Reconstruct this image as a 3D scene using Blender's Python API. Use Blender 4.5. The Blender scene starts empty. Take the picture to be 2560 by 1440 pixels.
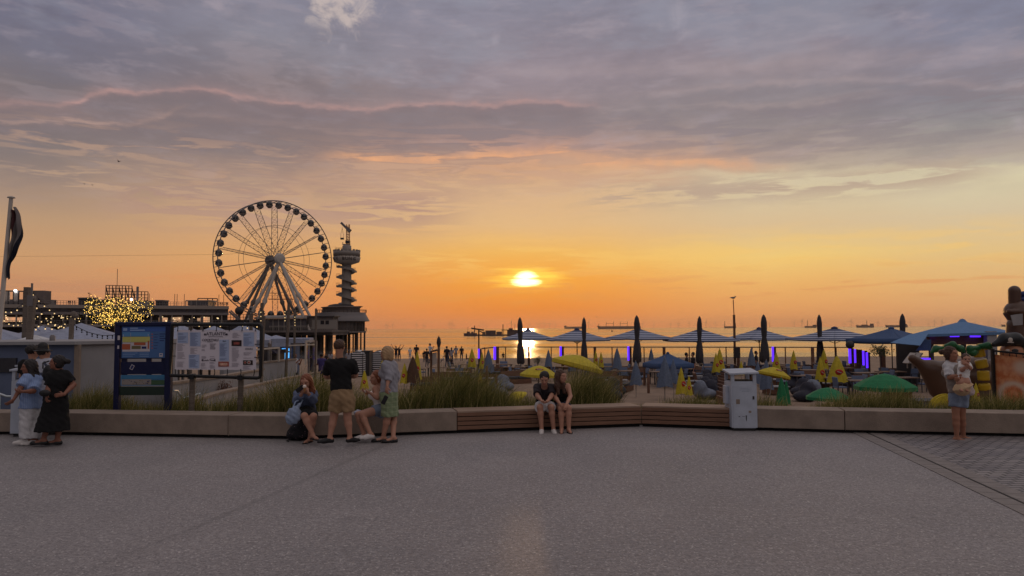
import bpy, math, random
import numpy as np
from mathutils import Vector, Matrix
random.seed(7)
SC = bpy.context.scene
COL = SC.collection

# ---------------- camera ----------------
FPX = 1849.0
PITCH = math.atan(100.6/FPX); ROLL = -.0048
CAMM = Matrix.Rotation(math.pi/2+PITCH, 3, 'X') @ Matrix.Rotation(ROLL, 3, 'Z')
CAMZ = 1.95
cam_d = bpy.data.cameras.new("camera"); cam = bpy.data.objects.new("camera", cam_d); COL.objects.link(cam)
cam.location = (0, 0, CAMZ); cam.rotation_euler = CAMM.to_euler()
cam_d.sensor_width = 36; cam_d.lens = FPX/2560*36; cam_d.clip_start = .05; cam_d.clip_end = 60000
SC.camera = cam

def ray(px, py):
    return CAMM @ Vector(((px-1280)/FPX, (720-py)/FPX, -1))
def P(px, py, Y):
    d = ray(px, py); return Vector((0, 0, CAMZ))+d*(Y/d.y)
def atz(px, py, z=0.0):
    d = ray(px, py); return Vector((0, 0, CAMZ))+d*((z-CAMZ)/d.z)
def pxm(Y): return Y/FPX          # metres per photo pixel at depth Y
def azel(px, py):
    d = ray(px, py).normalized(); return math.degrees(math.atan2(d.x, d.y)), math.degrees(math.asin(d.z))
def srgb(r, g, b):
    f = lambda c: (c/255/12.92 if c/255 <= .04045 else ((c/255+.055)/1.055)**2.4)
    return (f(r), f(g), f(b), 1)

# ---------------- node helper ----------------
class NT:
    def __init__(s, tree): s.t = tree; s.n = tree.nodes; s.l = tree.links
    def new(s, ty, **kw):
        n = s.n.new(ty)
        for k, v in kw.items(): setattr(n, k, v)
        return n
    def inp(s, sock, v):
        if v is None: return
        if isinstance(v, bpy.types.NodeSocket): s.l.new(v, sock)
        else: sock.default_value = v
    def m(s, op, a, b=None, c=None, clamp=False):
        n = s.new('ShaderNodeMath', operation=op, use_clamp=clamp)
        s.inp(n.inputs[0], a); s.inp(n.inputs[1], b)
        if c is not None: s.inp(n.inputs[2], c)
        return n.outputs[0]
    def ss(s, x, a, b):      # smoothstep a->b
        n = s.new('ShaderNodeMapRange', interpolation_type='SMOOTHSTEP')
        s.inp(n.inputs['Value'], x); s.inp(n.inputs['From Min'], a); s.inp(n.inputs['From Max'], b)
        return n.outputs[0]
    def lin(s, x, a, b, c=0., d=1.):
        n = s.new('ShaderNodeMapRange')
        s.inp(n.inputs['Value'], x); s.inp(n.inputs['From Min'], a); s.inp(n.inputs['From Max'], b); s.inp(n.inputs['To Min'], c); s.inp(n.inputs['To Max'], d)
        return n.outputs[0]
    def mix(s, f, a, b, mode='MIX'):
        n = s.new('ShaderNodeMix', data_type='RGBA', blend_type=mode)
        s.inp(n.inputs[0], f); s.inp(n.inputs[6], a); s.inp(n.inputs[7], b)
        return n.outputs[2]
    def ramp(s, x, stops, interp='LINEAR'):
        n = s.new('ShaderNodeValToRGB'); n.color_ramp.interpolation = interp
        e = n.color_ramp.elements
        while len(e) < len(stops): e.new(.5)
        for i, (p, c) in enumerate(stops): e[i].position = p; e[i].color = c
        s.inp(n.inputs[0], x); return n.outputs[0]
    def noise(s, vec, scale=1., detail=4., rough=.5, dist=0., dim='3D'):
        n = s.new('ShaderNodeTexNoise', noise_dimensions=dim)
        s.inp(n.inputs['Vector'], vec); s.inp(n.inputs['Scale'], scale); s.inp(n.inputs['Detail'], detail)
        s.inp(n.inputs['Roughness'], rough); s.inp(n.inputs['Distortion'], dist)
        return n.outputs['Fac']
    def comb(s, x, y, z):
        n = s.new('ShaderNodeCombineXYZ'); s.inp(n.inputs[0], x); s.inp(n.inputs[1], y); s.inp(n.inputs[2], z); return n.outputs[0]
    def sep(s, v):
        n = s.new('ShaderNodeSeparateXYZ'); s.inp(n.inputs[0], v); return n.outputs
    def gauss(s, x, w):      # exp(-(x/w)^2)
        q = s.m('DIVIDE', x, w); q = s.m('MULTIPLY', q, q); return s.m('EXPONENT', s.m('MULTIPLY', q, -1.))
    def curve(s, x, pts):    # pts in 0..1
        n = s.new('ShaderNodeFloatCurve'); c = n.mapping.curves[0]
        pts = sorted(pts)
        c.points[0].location = pts[0]; c.points[-1].location = pts[-1]
        for p in pts[1:-1]: c.points.new(*p)
        n.mapping.update(); s.inp(n.inputs['Value'], x); return n.outputs[0]

# ---------------- sun and sky ----------------
SUN_AZ, SUN_EL = azel(1316, 697)
w = bpy.data.worlds.new("World"); SC.world = w; w.use_nodes = True
T = NT(w.node_tree); T.n.clear()
gen = T.new('ShaderNodeTexCoord').outputs['Generated']
dx, dy, dz = T.sep(gen)
AZ = T.m('MULTIPLY', T.m('ARCTAN2', dx, dy), 57.29578)
EL = T.m('MULTIPLY', T.m('ARCSINE', dz), 57.29578)
def colramp(px, stops):
    out = []
    for y, c in stops:
        e = azel(px, y)[1]; out.append((max(0, min(1, e/30)), srgb(*c)))
    out.sort(key=lambda q: q[0]); out.append((1.0, srgb(160, 152, 158)))
    return T.ramp(E30, out)
cn = T.noise(T.comb(T.m('MULTIPLY', AZ, .06), T.m('MULTIPLY', EL, .2), 0.), 1., 5., .55)
ELw = T.m('ADD', EL, T.m('MULTIPLY', T.m('SUBTRACT', cn, .5), 2.2))
E30 = T.m('DIVIDE', T.m('ADD', EL, T.m('MULTIPLY', T.m('SUBTRACT', cn, .5), T.lin(EL, 1., 12., .3, 3.))), 30.)
cols = [
 (60,  [(0,(112,111,130)),(110,(117,115,130)),(200,(122,114,118)),(290,(133,121,123)),(370,(139,127,121)),(450,(163,139,123)),(540,(188,152,118)),(640,(205,156,110)),(720,(206,146,103)),(815,(200,135,98))]),
 (680, [(0,(137,136,152)),(110,(139,136,147)),(200,(134,122,125)),(290,(140,125,127)),(370,(150,132,126)),(440,(189,153,129)),(540,(205,165,128)),(640,(222,165,106)),(720,(225,152,92)),(815,(218,138,88))]),
 (1316,[(0,(138,136,151)),(110,(143,136,148)),(200,(149,136,144)),(300,(152,137,138)),(370,(180,147,138)),(420,(214,166,130)),(480,(219,180,140)),(560,(226,184,132)),(630,(240,183,95)),(700,(240,154,58)),(770,(230,131,46)),(800,(224,122,54)),(815,(218,118,64))]),
 (1950,[(0,(132,131,147)),(110,(140,131,141)),(200,(144,134,138)),(300,(154,143,141)),(380,(178,158,147)),(440,(206,188,158)),(500,(212,190,155)),(570,(219,188,145)),(640,(243,202,118)),(710,(238,178,102)),(815,(229,149,92))]),
 (2500,[(0,(131,132,151)),(110,(131,132,149)),(200,(137,134,145)),(300,(157,152,149)),(380,(176,162,152)),(440,(213,201,168)),(520,(214,192,158)),(620,(229,193,132)),(700,(229,181,119)),(815,(226,158,108))]),
]
cur = None; lastaz = None
for px, st in cols:
    c = colramp(px, st); a = azel(px, 500)[0]
    cur = c if cur is None else T.mix(T.ss(AZ, lastaz, a), cur, c)
    lastaz = a
# edges: traced cloud ridges as functions of azimuth
AN = T.m('DIVIDE', T.m('ADD', AZ, 40.), 80., clamp=True)
wz = T.noise(T.comb(T.m('MULTIPLY', AZ, .5), T.m('MULTIPLY', EL, 1.0), 3.), 1., 5., .62)
wz = T.m('MULTIPLY', T.m('SUBTRACT', wz, .5), 1.1)
ELn = T.m('ADD', EL, wz)
def edge(pts):
    q = []
    for px, py in pts:
        a, e = azel(px, py); q.append(((a+40)/80, e/30))
    q = [(-.001+min(q)[0]-.05, min(q)[1])]+q+[(max(q)[0]+.05, max(q)[1])]
    q = [(max(0, min(1, a)), b) for a, b in q]
    E = T.m('MULTIPLY', T.curve(AN, q), 30.)
    return T.m('SUBTRACT', ELn, E)
def win(p0, p1, f=3.):
    a0, a1 = azel(p0, 300)[0], azel(p1, 300)[0]
    return T.m('MULTIPLY', T.ss(AZ, a0-f, a0+f), T.m('SUBTRACT', 1., T.ss(AZ, a1-f, a1+f)))
def ridge(pts, wn, line, dark, lw=.28, hd=2.2, fl=.6, fd=.45, soft=.2):
    global cur
    d = edge(pts)
    below = T.m('MULTIPLY', T.ss(d, soft*.6, -soft), T.m('EXPONENT', T.m('DIVIDE', T.m('MINIMUM', d, 0.), hd)))
    cur = T.mix(T.m('MULTIPLY', T.m('MULTIPLY', below, wn), fd), cur, dark)
    ln = T.m('MULTIPLY', T.m('ADD', T.gauss(T.m('SUBTRACT', d, lw*.5), lw), T.m('MULTIPLY', T.gauss(T.m('SUBTRACT', d, lw), lw*3.2), .35)), T.lin(T.noise(T.comb(T.m('MULTIPLY', AZ, .3), T.m('MULTIPLY', EL, .3), 31.), 1., 3., .6), .3, .65, .35, 1.1))
    cur = T.mix(T.m('MULTIPLY', T.m('MULTIPLY', ln, wn), fl), cur, line)
lumpn = T.noise(T.comb(T.m('MULTIPLY', AZ, .16), T.m('MULTIPLY', EL, .34), 9.), 1., 6., .6, .1)
lump = T.ss(lumpn, .40, .62)
up = T.ss(EL, 10., 14.)
cur = T.mix(T.m('MULTIPLY', T.m('MULTIPLY', lump, up), .20), cur, srgb(108, 103, 114))
ln2 = T.noise(T.comb(T.m('MULTIPLY', AZ, .22), T.m('MULTIPLY', EL, .6), 21.), 1., 6., .62, .2)
cur = T.mix(T.m('MULTIPLY', T.m('MULTIPLY', T.ss(ln2, .52, .72), up), .34), cur, srgb(172, 160, 168))
rel1 = T.noise(T.comb(T.m('MULTIPLY', AZ, .11), T.m('MULTIPLY', EL, .42), 41.), 1., 7., .6, .15)
rel2 = T.noise(T.comb(T.m('MULTIPLY', AZ, .10), T.m('ADD', T.m('MULTIPLY', EL, .42), .07), 41.), 1., 7., .6, .15)
relief = T.m('MULTIPLY', T.m('SUBTRACT', rel1, rel2), 9.)
mid_ = T.ss(EL, 7.5, 10.5)
cur = T.mix(T.m('MULTIPLY', T.m('MULTIPLY', T.ss(relief, .0, 1.), mid_), .15), cur, srgb(186, 168, 172))
cur = T.mix(T.m('MULTIPLY', T.m('MULTIPLY', T.ss(relief, .0, -1.), mid_), .15), cur, srgb(108, 101, 110))
blu = T.m('MULTIPLY', T.ss(T.noise(T.comb(T.m('MULTIPLY', AZ, .07), T.m('MULTIPLY', EL, .2), 51.), 1., 5., .6), .48, .62), T.ss(EL, 15., 19.))
cur = T.mix(T.m('MULTIPLY', blu, .35), cur, srgb(152, 154, 168))
# edge 4,5 (upper right)
ridge([(700,190),(860,186),(1000,176),(1280,188),(1500,186),(1650,180),(1850,176),(2100,160),(2300,152),(2560,150)], win(1250, 2700), srgb(168,152,156), srgb(130,124,136), .5, 1.6, .35, .25, .5)
ridge([(1500,236),(1650,240),(1800,224),(1950,211),(2100,205),(2250,205),(2400,215),(2560,222)], win(1620, 2750), srgb(166,150,152), srgb(124,120,128), .26, 2.2, .4, .5, .3)
ridge([(1500,262),(1700,268),(1800,262),(1850,270),(2000,262),(2100,250),(2210,235),(2300,240),(2560,262)], win(1700, 2200), srgb(166,148,146), srgb(128,118,124), .25, 1.2, .4, .5, .3)
# edge 1
ridge([(0,262),(60,263),(140,270),(190,262),(230,236),(300,232),(350,234),(430,228),(520,226),(600,246),(700,257),(760,266),(850,275),(960,272),(1050,262),(1120,262),(1200,268),(1280,260),(1350,256),(1420,262),(1478,268),(1600,272)], win(-300, 1480, 1.5), srgb(188,148,142), srgb(116,106,112), .17, 2.4, .5, .62)
ridge([(0,303),(80,305),(170,302),(230,310),(300,314),(350,306),(400,292),(450,272),(520,262)], win(-300, 440, 1.5), srgb(182,150,138), srgb(116,106,110), .16, 1.4, .5, .55)
ridge([(400,285),(520,294),(650,310),(760,320),(900,345),(1000,360)], win(420, 900, 3), srgb(160,136,130), srgb(120,110,114), .2, 1.6, .25, .4)
# edge 3 : deck underside glow line
ridge([(560,410),(780,396),(900,400),(1100,404),(1300,394),(1400,388),(1480,402),(1560,414),(1640,416),(1720,407),(1800,412),(1900,420),(2000,432)], win(820, 1900, 4), srgb(236,172,126), srgb(214,172,138), .38, 1.4, .62, .25)
d6 = edge([(1500,430),(1700,428),(1850,436),(2000,432),(2100,428),(2200,416),(2350,424),(2500,414),(2560,412)])
cur = T.mix(T.m('MULTIPLY', T.m('MULTIPLY', T.ss(d6, .35, -.15), T.m('EXPONENT', T.m('DIVIDE', T.m('MINIMUM', d6, 0.), 2.4))), T.m('MULTIPLY', win(1750, 2900, 5), .55)), cur, srgb(222, 210, 174))
# wisps
st1 = T.noise(T.comb(T.m('MULTIPLY', AZ, .17), T.m('MULTIPLY', EL, 1.5), 5.), 1., 7., .62, .5)
def patch(px0, px1, py, hh, thr, col, f):
    global cur
    e0 = azel((px0+px1)/2, py)[1]
    g = T.gauss(T.m('SUBTRACT', EL, e0), hh)
    m_ = T.m('MULTIPLY', T.m('MULTIPLY', T.ss(st1, thr, thr+.1), g), win(px0, px1, 3))
    cur = T.mix(T.m('MULTIPLY', m_, f), cur, col)
patch(1480, 2450, 468, .9, .42, srgb(184, 160, 142), .8)
patch(300, 1120, 510, 1.7, .43, srgb(178, 142, 128), .85)
patch(-200, 1300, 345, 2.2, .45, srgb(128, 114, 116), .6)
patch(900, 2700, 320, 2.4, .47, srgb(134, 124, 130), .55)
patch(0, 1500, 405, 1.3, .5, srgb(204, 164, 136), .5)
patch(-200, 700, 430, 1.5, .46, srgb(150, 132, 124), .6)
patch(0, 900, 470, 1.2, .5, srgb(206, 168, 134), .5)
patch(900, 1700, 440, 1.3, .47, srgb(206, 164, 136), .6)
patch(1000, 2560, 640, 1.5, .47, srgb(246, 200, 112), .45)
patch(-200, 2560, 720, 1.2, .52, srgb(222, 140, 88), .4)
patch(950, 1500, 745, .5, .5, srgb(226, 146, 66), .6)
patch(-300, 320, 715, .7, .38, srgb(190, 138, 106), .5)
# opening at the top
a0, e0 = azel(850, 12)
hx = T.m('DIVIDE', T.m('SUBTRACT', AZ, a0), 3.0); hy = T.m('DIVIDE', T.m('SUBTRACT', EL, e0+.6), 2.4)
hr = T.m('SQRT', T.m('ADD', T.m('MULTIPLY', hx, hx), T.m('MULTIPLY', hy, hy)))
hn = T.noise(T.comb(T.m('MULTIPLY', AZ, .45), T.m('MULTIPLY', EL, .5), 7.), 1., 7., .66, .7)
cur = T.mix(T.m('MULTIPLY', T.ss(T.m('ADD', hr, T.m('MULTIPLY', T.m('SUBTRACT', hn, .5), 3.6)), 1.15, .2), .8), cur, srgb(200, 184, 178))
for (sx, sy, sr) in ((855,118,.35),(1238,100,.45),(2545,305,.45),(1700,30,1.2)):
    a0, e0 = azel(sx, sy)
    hx = T.m('DIVIDE', T.m('SUBTRACT', AZ, a0), sr); hy = T.m('DIVIDE', T.m('SUBTRACT', EL, e0), sr*1.2)
    hr = T.m('SQRT', T.m('ADD', T.m('MULTIPLY', hx, hx), T.m('MULTIPLY', hy, hy)))
    cur = T.mix(T.m('MULTIPLY', T.ss(T.m('ADD', hr, T.m('MULTIPLY', T.m('SUBTRACT', hn, .5), 4.)), 1.4, -.2), .26), cur, srgb(186, 176, 184))
# sun glow: broad, then the clipped disc behind streaky cloud
sx_ = T.m('SUBTRACT', AZ, SUN_AZ); sy_ = T.m('SUBTRACT', EL, SUN_EL)
g1 = T.m('EXPONENT', T.m('MULTIPLY', T.m('SQRT', T.m('ADD', T.m('POWER', T.m('DIVIDE', sx_, 3.0), 2.), T.m('POWER', T.m('DIVIDE', sy_, .8), 2.))), -1.))
cur = T.mix(T.m('MULTIPLY', g1, .75), cur, (1.05, .47, .045, 1))
stn = T.noise(T.comb(T.m('MULTIPLY', AZ, .35), T.m('MULTIPLY', EL, 2.6), 14.), 1., 4., .6)
def disc(ax_, ay_, ox, oy, k):
    q = T.m('SQRT', T.m('ADD', T.m('POWER', T.m('ABSOLUTE', T.m('DIVIDE', T.m('SUBTRACT', sx_, ox), ax_)), 2.), T.m('POWER', T.m('ABSOLUTE', T.m('DIVIDE', T.m('SUBTRACT', sy_, oy), ay_)), 2.)))
    return T.m('ADD', q, T.m('MULTIPLY', T.m('SUBTRACT', stn, .5), k))
stn = T.noise(T.comb(T.m('MULTIPLY', AZ, .22), T.m('MULTIPLY', EL, 3.2), 14.), 1., 5., .6)
lo = disc(1.30, .40, .0, -.22, 1.3); hi = disc(.85, .40, -.05, .20, 1.2); sk_ = disc(2.6, .80, .15, .05, 2.2)
core = T.m('MAXIMUM', T.ss(lo, 1.15, .4), T.ss(hi, 1.2, .35))
skirt = T.ss(sk_, 1.4, .2)
add2 = T.new('ShaderNodeMix', data_type='RGBA', blend_type='ADD'); add2.inputs[0].default_value = 1.
T.inp(add2.inputs[6], T.mix(T.m('MULTIPLY', skirt, .9), cur, (1.15, .78, .10, 1))); T.inp(add2.inputs[7], T.mix(core, (0, 0, 0, 1), (2.4, 1.9, 1.1, 1)))
front = add2.outputs[2]
# unseen sky away from the sunset: invented tones, set to light the scene
bn = T.noise(T.comb(dx, dy, dz), 2.6, 5., .6)
back = T.mix(T.ss(bn, .35, .65), srgb(172, 166, 168), srgb(196, 186, 186))
fb = T.ss(dy, .35, .75)
back = T.mix(T.ss(dz, .55, .05), back, srgb(84, 79, 84))  # low part darkened so upright surfaces facing the camera stay dim
col = T.mix(fb, back, front)
col = T.mix(T.m('MULTIPLY', T.m('MULTIPLY', T.ss(dx, -.15, -.8), T.ss(dy, .6, .1)), .75), col, srgb(74, 74, 86))  # unseen left-back sky dimmed to darken the left of the scene
# atmosphere base from the Nishita sky, sun at the photograph's position
nis = T.new('ShaderNodeTexSky', sky_type='NISHITA', sun_disc=False)
nis.sun_elevation = math.radians(SUN_EL); nis.sun_rotation = math.radians(SUN_AZ)
nb = T.new('ShaderNodeBackground'); T.inp(nb.inputs[0], nis.outputs[0]); nb.inputs[1].default_value = .0007
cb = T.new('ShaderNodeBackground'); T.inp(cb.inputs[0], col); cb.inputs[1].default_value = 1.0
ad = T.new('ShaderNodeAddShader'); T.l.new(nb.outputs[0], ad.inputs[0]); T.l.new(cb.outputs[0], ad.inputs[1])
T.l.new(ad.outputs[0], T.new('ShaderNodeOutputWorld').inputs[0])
w.cycles.sampling_method = 'MANUAL'; w.cycles.sample_map_resolution = 1024

sd = bpy.data.lights.new("sun", 'SUN'); sd.energy = 0.16; sd.angle = math.radians(1.0); sd.color = (1.0, .55, .22)
sun = bpy.data.objects.new("sun", sd); COL.objects.link(sun)
az_, el_ = math.radians(SUN_AZ), math.radians(SUN_EL)
sdir = Vector((math.sin(az_)*math.cos(el_), math.cos(az_)*math.cos(el_), math.sin(el_)))
sun.rotation_euler = sdir.to_track_quat('Z', 'Y').to_euler()
SC.view_settings.view_transform = 'Standard'; SC.view_settings.look = 'None'
SC.view_settings.exposure = 0; SC.view_settings.gamma = 1; SC.view_settings.use_curve_mapping = False
SC.cycles.max_bounces = 6; SC.cycles.diffuse_bounces = 3; SC.cycles.glossy_bounces = 3
SC.cycles.transparent_max_bounces = 12; SC.cycles.use_denoising = True
SC.cycles.sample_clamp_indirect = 4.0
# ---------------- mesh builder ----------------
LOCALS = set()
class MB:
    def __init__(s): s.v = []; s.f = []; s.mi = []; s.sm = []
    def add(s, vs, fs, mi=0, smooth=False):
        o = len(s.v); s.v += [tuple(q) for q in vs]
        for f in fs: s.f.append([i+o for i in f]); s.mi.append(mi); s.sm.append(smooth)
    def box(s, c, d, rz=0., mi=0, rot=None):
        hx, hy, hz = d[0]/2, d[1]/2, d[2]/2
        M = rot if rot is not None else Matrix.Rotation(rz, 3, 'Z')
        c = Vector(c)
        vs = [c+M@Vector((x*hx, y*hy, z*hz)) for z in (-1, 1) for y in (-1, 1) for x in (-1, 1)]
        s.add(vs, [(0,2,3,1),(4,5,7,6),(0,1,5,4),(2,6,7,3),(0,4,6,2),(1,3,7,5)], mi); return s
    def bar(s, a, b, w, h=None, mi=0, up=(0, 0, 1)):   # rectangular beam between points
        a = Vector(a); b = Vector(b); d = b-a; L = d.length
        if L < 1e-6: return s
        z = d/L; upv = Vector(up)
        if abs(z.dot(upv)) > .98: upv = Vector((0, 1, 0))
        x = z.cross(upv).normalized(); y = x.cross(z)
        M = Matrix((x, z, y)).transposed()
        return s.box((a+b)/2, (w, L, h or w), mi=mi, rot=M)
    def tube(s, pts, r, n=8, mi=0, cap=True, smooth=True):
        pts = [Vector(p) for p in pts]; rs = r if isinstance(r, (list, tuple)) else [r]*len(pts)
        vs = []; prev = None
        for i, p in enumerate(pts):
            t = (pts[min(i+1, len(pts)-1)]-pts[max(i-1, 0)]).normalized()
            u = Vector((0, 0, 1)) if abs(t.z) < .95 else Vector((1, 0, 0))
            if prev is not None: u = prev
            x = (u-t*u.dot(t)).normalized(); y = t.cross(x); prev = x
            for k in range(n):
                a = 2*math.pi*k/n; vs.append(p+(x*math.cos(a)+y*math.sin(a))*rs[i])
        fs = [(i*n+k, i*n+(k+1) % n, (i+1)*n+(k+1) % n, (i+1)*n+k) for i in range(len(pts)-1) for k in range(n)]
        s.add(vs, fs, mi, smooth)
        if cap:
            s.add(vs[:n][::-1], [tuple(range(n))], mi); s.add(vs[-n:], [tuple(range(n))], mi)
        return s
    def lathe(s, c, prof, n=16, mi=0, smooth=True, sx=1., sy=1., rot=0.):
        c = Vector(c); vs = []
        for r, z in prof:
            for k in range(n):
                a = 2*math.pi*k/n+rot; vs.append(c+Vector((math.cos(a)*r*sx, math.sin(a)*r*sy, z)))
        fs = [(i*n+k, i*n+(k+1) % n, (i+1)*n+(k+1) % n, (i+1)*n+k) for i in range(len(prof)-1) for k in range(n)]
        s.add(vs, fs, mi, smooth)
        if prof[0][0] > 1e-4: s.add(vs[:n][::-1], [tuple(range(n))], mi)
        if prof[-1][0] > 1e-4: s.add(vs[-n:], [tuple(range(n))], mi)
        return s
    def prism(s, poly, a, b, mi=0):    # poly: list of 3D points; extruded by vector b-a
        e = Vector(b)-Vector(a); n = len(poly); p0 = [Vector(p) for p in poly]; p1 = [p+e for p in p0]
        s.add(p0+p1, [tuple(range(n))[::-1], tuple(range(n, 2*n))]+[(i, (i+1) % n, n+(i+1) % n, n+i) for i in range(n)], mi); return s
    def quad(s, a, b, c, d, mi=0): s.add([a, b, c, d], [(0, 1, 2, 3)], mi); return s
    def sphere(s, c, r, n=12, m_=8, mi=0, sc=(1, 1, 1)):
        c = Vector(c); vs = []
        for i in range(m_+1):
            th = math.pi*i/m_
            for k in range(n):
                a = 2*math.pi*k/n
                vs.append(c+Vector((math.sin(th)*math.cos(a)*r*sc[0], math.sin(th)*math.sin(a)*r*sc[1], -math.cos(th)*r*sc[2])))
        fs = [(i*n+k, i*n+(k+1) % n, (i+1)*n+(k+1) % n, (i+1)*n+k) for i in range(m_) for k in range(n)]
        s.add(vs, fs, mi, True); return s
    def grid(s, fn, nu, nv, mi=0, smooth=True):
        vs = [fn(i/nu, j/nv) for j in range(nv+1) for i in range(nu+1)]
        s.add(vs, [(j*(nu+1)+i, j*(nu+1)+i+1, (j+1)*(nu+1)+i+1, (j+1)*(nu+1)+i) for j in range(nv) for i in range(nu)], mi, smooth); return s
    def build(s, name, mats, parent=None, bevel=0., solid=0.):
        me = bpy.data.meshes.new(name); me.from_pydata(s.v, [], s.f)
        if not isinstance(mats, (list, tuple)): mats = [mats]
        for q in mats: me.materials.append(q)
        me.polygons.foreach_set('material_index', s.mi); me.polygons.foreach_set('use_smooth', s.sm); me.update()
        o = bpy.data.objects.new(name, me); COL.objects.link(o)
        if parent is not None:
            o.parent = parent; l = parent.location
            if parent.name not in LOCALS: o.matrix_parent_inverse = (Matrix.Translation(l) @ parent.rotation_euler.to_matrix().to_4x4()).inverted()
        if bevel:
            b = o.modifiers.new('bevel', 'BEVEL'); b.width = bevel; b.segments = 2; b.limit_method = 'ANGLE'
        if solid:
            b = o.modifiers.new('solid', 'SOLIDIFY'); b.thickness = solid; b.offset = 0
        return o
def tag(o, label=None, cat=None, group=None, kind=None):
    if label: o['label'] = label
    if cat: o['category'] = cat
    if group: o['group'] = group
    if kind: o['kind'] = kind
    return o
def empty(name, loc, label, cat, group=None, rz=0., local=False):
    o = bpy.data.objects.new(name, None); COL.objects.link(o); o.location = loc; o.rotation_euler.z = rz
    o.empty_display_size = .2
    if local: LOCALS.add(o.name)
    return tag(o, label, cat, group)
def kids(o): return [c for c in bpy.data.objects if c.parent == o]
def copy_tree(o, loc, rz=0., label=None, sc=None, cache={}):
    def tree(q):
        if q.name not in cache: cache[q.name] = [c for c in bpy.data.objects if c.parent == q]
        return cache[q.name]
    def rec(q, par):
        c = q.copy(); COL.objects.link(c)
        if par is not None: c.parent = par
        for ch in tree(q): rec(ch, c)
        return c
    r = rec(o, None); r.location = loc; r.rotation_euler.z = rz
    if sc: r.scale = (sc, sc, sc) if not isinstance(sc, (tuple, list)) else sc
    if label: r['label'] = label
    return r
def text_mesh(body, size, ext=.002, offs=0., shear=0., bold=0.):
    cu = bpy.data.curves.new('t', 'FONT'); cu.body = body; cu.size = size; cu.extrude = ext; cu.align_x = 'CENTER'; cu.offset = offs; cu.shear = shear
    cu.resolution_u = 3
    o = bpy.data.objects.new('t', cu); COL.objects.link(o); dg = bpy.context.evaluated_depsgraph_get()
    me = bpy.data.meshes.new_from_object(o.evaluated_get(dg)); bpy.data.objects.remove(o); bpy.data.curves.remove(cu); return me
# ---------------- materials ----------------
def mat(name, c, rough=.75, metal=0., bump=0., bscale=40., var=0., vscale=3., spec=.4, emit=None, es=0., sub=0., trans=0.):
    m_ = bpy.data.materials.new(name); m_.use_nodes = True; t = NT(m_.node_tree)
    b = t.n['Principled BSDF']; b.inputs['Roughness'].default_value = rough; b.inputs['Metallic'].default_value = metal
    b.inputs['Specular IOR Level'].default_value = spec
    if len(c) == 3: c = (*c, 1)
    obj = t.new('ShaderNodeTexCoord').outputs['Object']
    if var:
        n = t.noise(obj, vscale, 6., .6)
        d = tuple(x*(1-var) for x in c[:3])+(1,); e = tuple(min(1, x*(1+var)) for x in c[:3])+(1,)
        t.inp(b.inputs['Base Color'], t.mix(t.ss(n, .3, .7), d, e))
    else: b.inputs['Base Color'].default_value = c
    if bump:
        bn = t.new('ShaderNodeBump'); bn.inputs['Strength'].default_value = bump; bn.inputs['Distance'].default_value = .02
        t.inp(bn.inputs['Height'], t.noise(obj, bscale, 4., .6)); t.l.new(bn.outputs[0], b.inputs['Normal'])
    if emit: b.inputs['Emission Color'].default_value = (*emit[:3], 1); b.inputs['Emission Strength'].default_value = es
    if trans:
        b.inputs['Transmission Weight'].default_value = trans
    return m_

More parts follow.
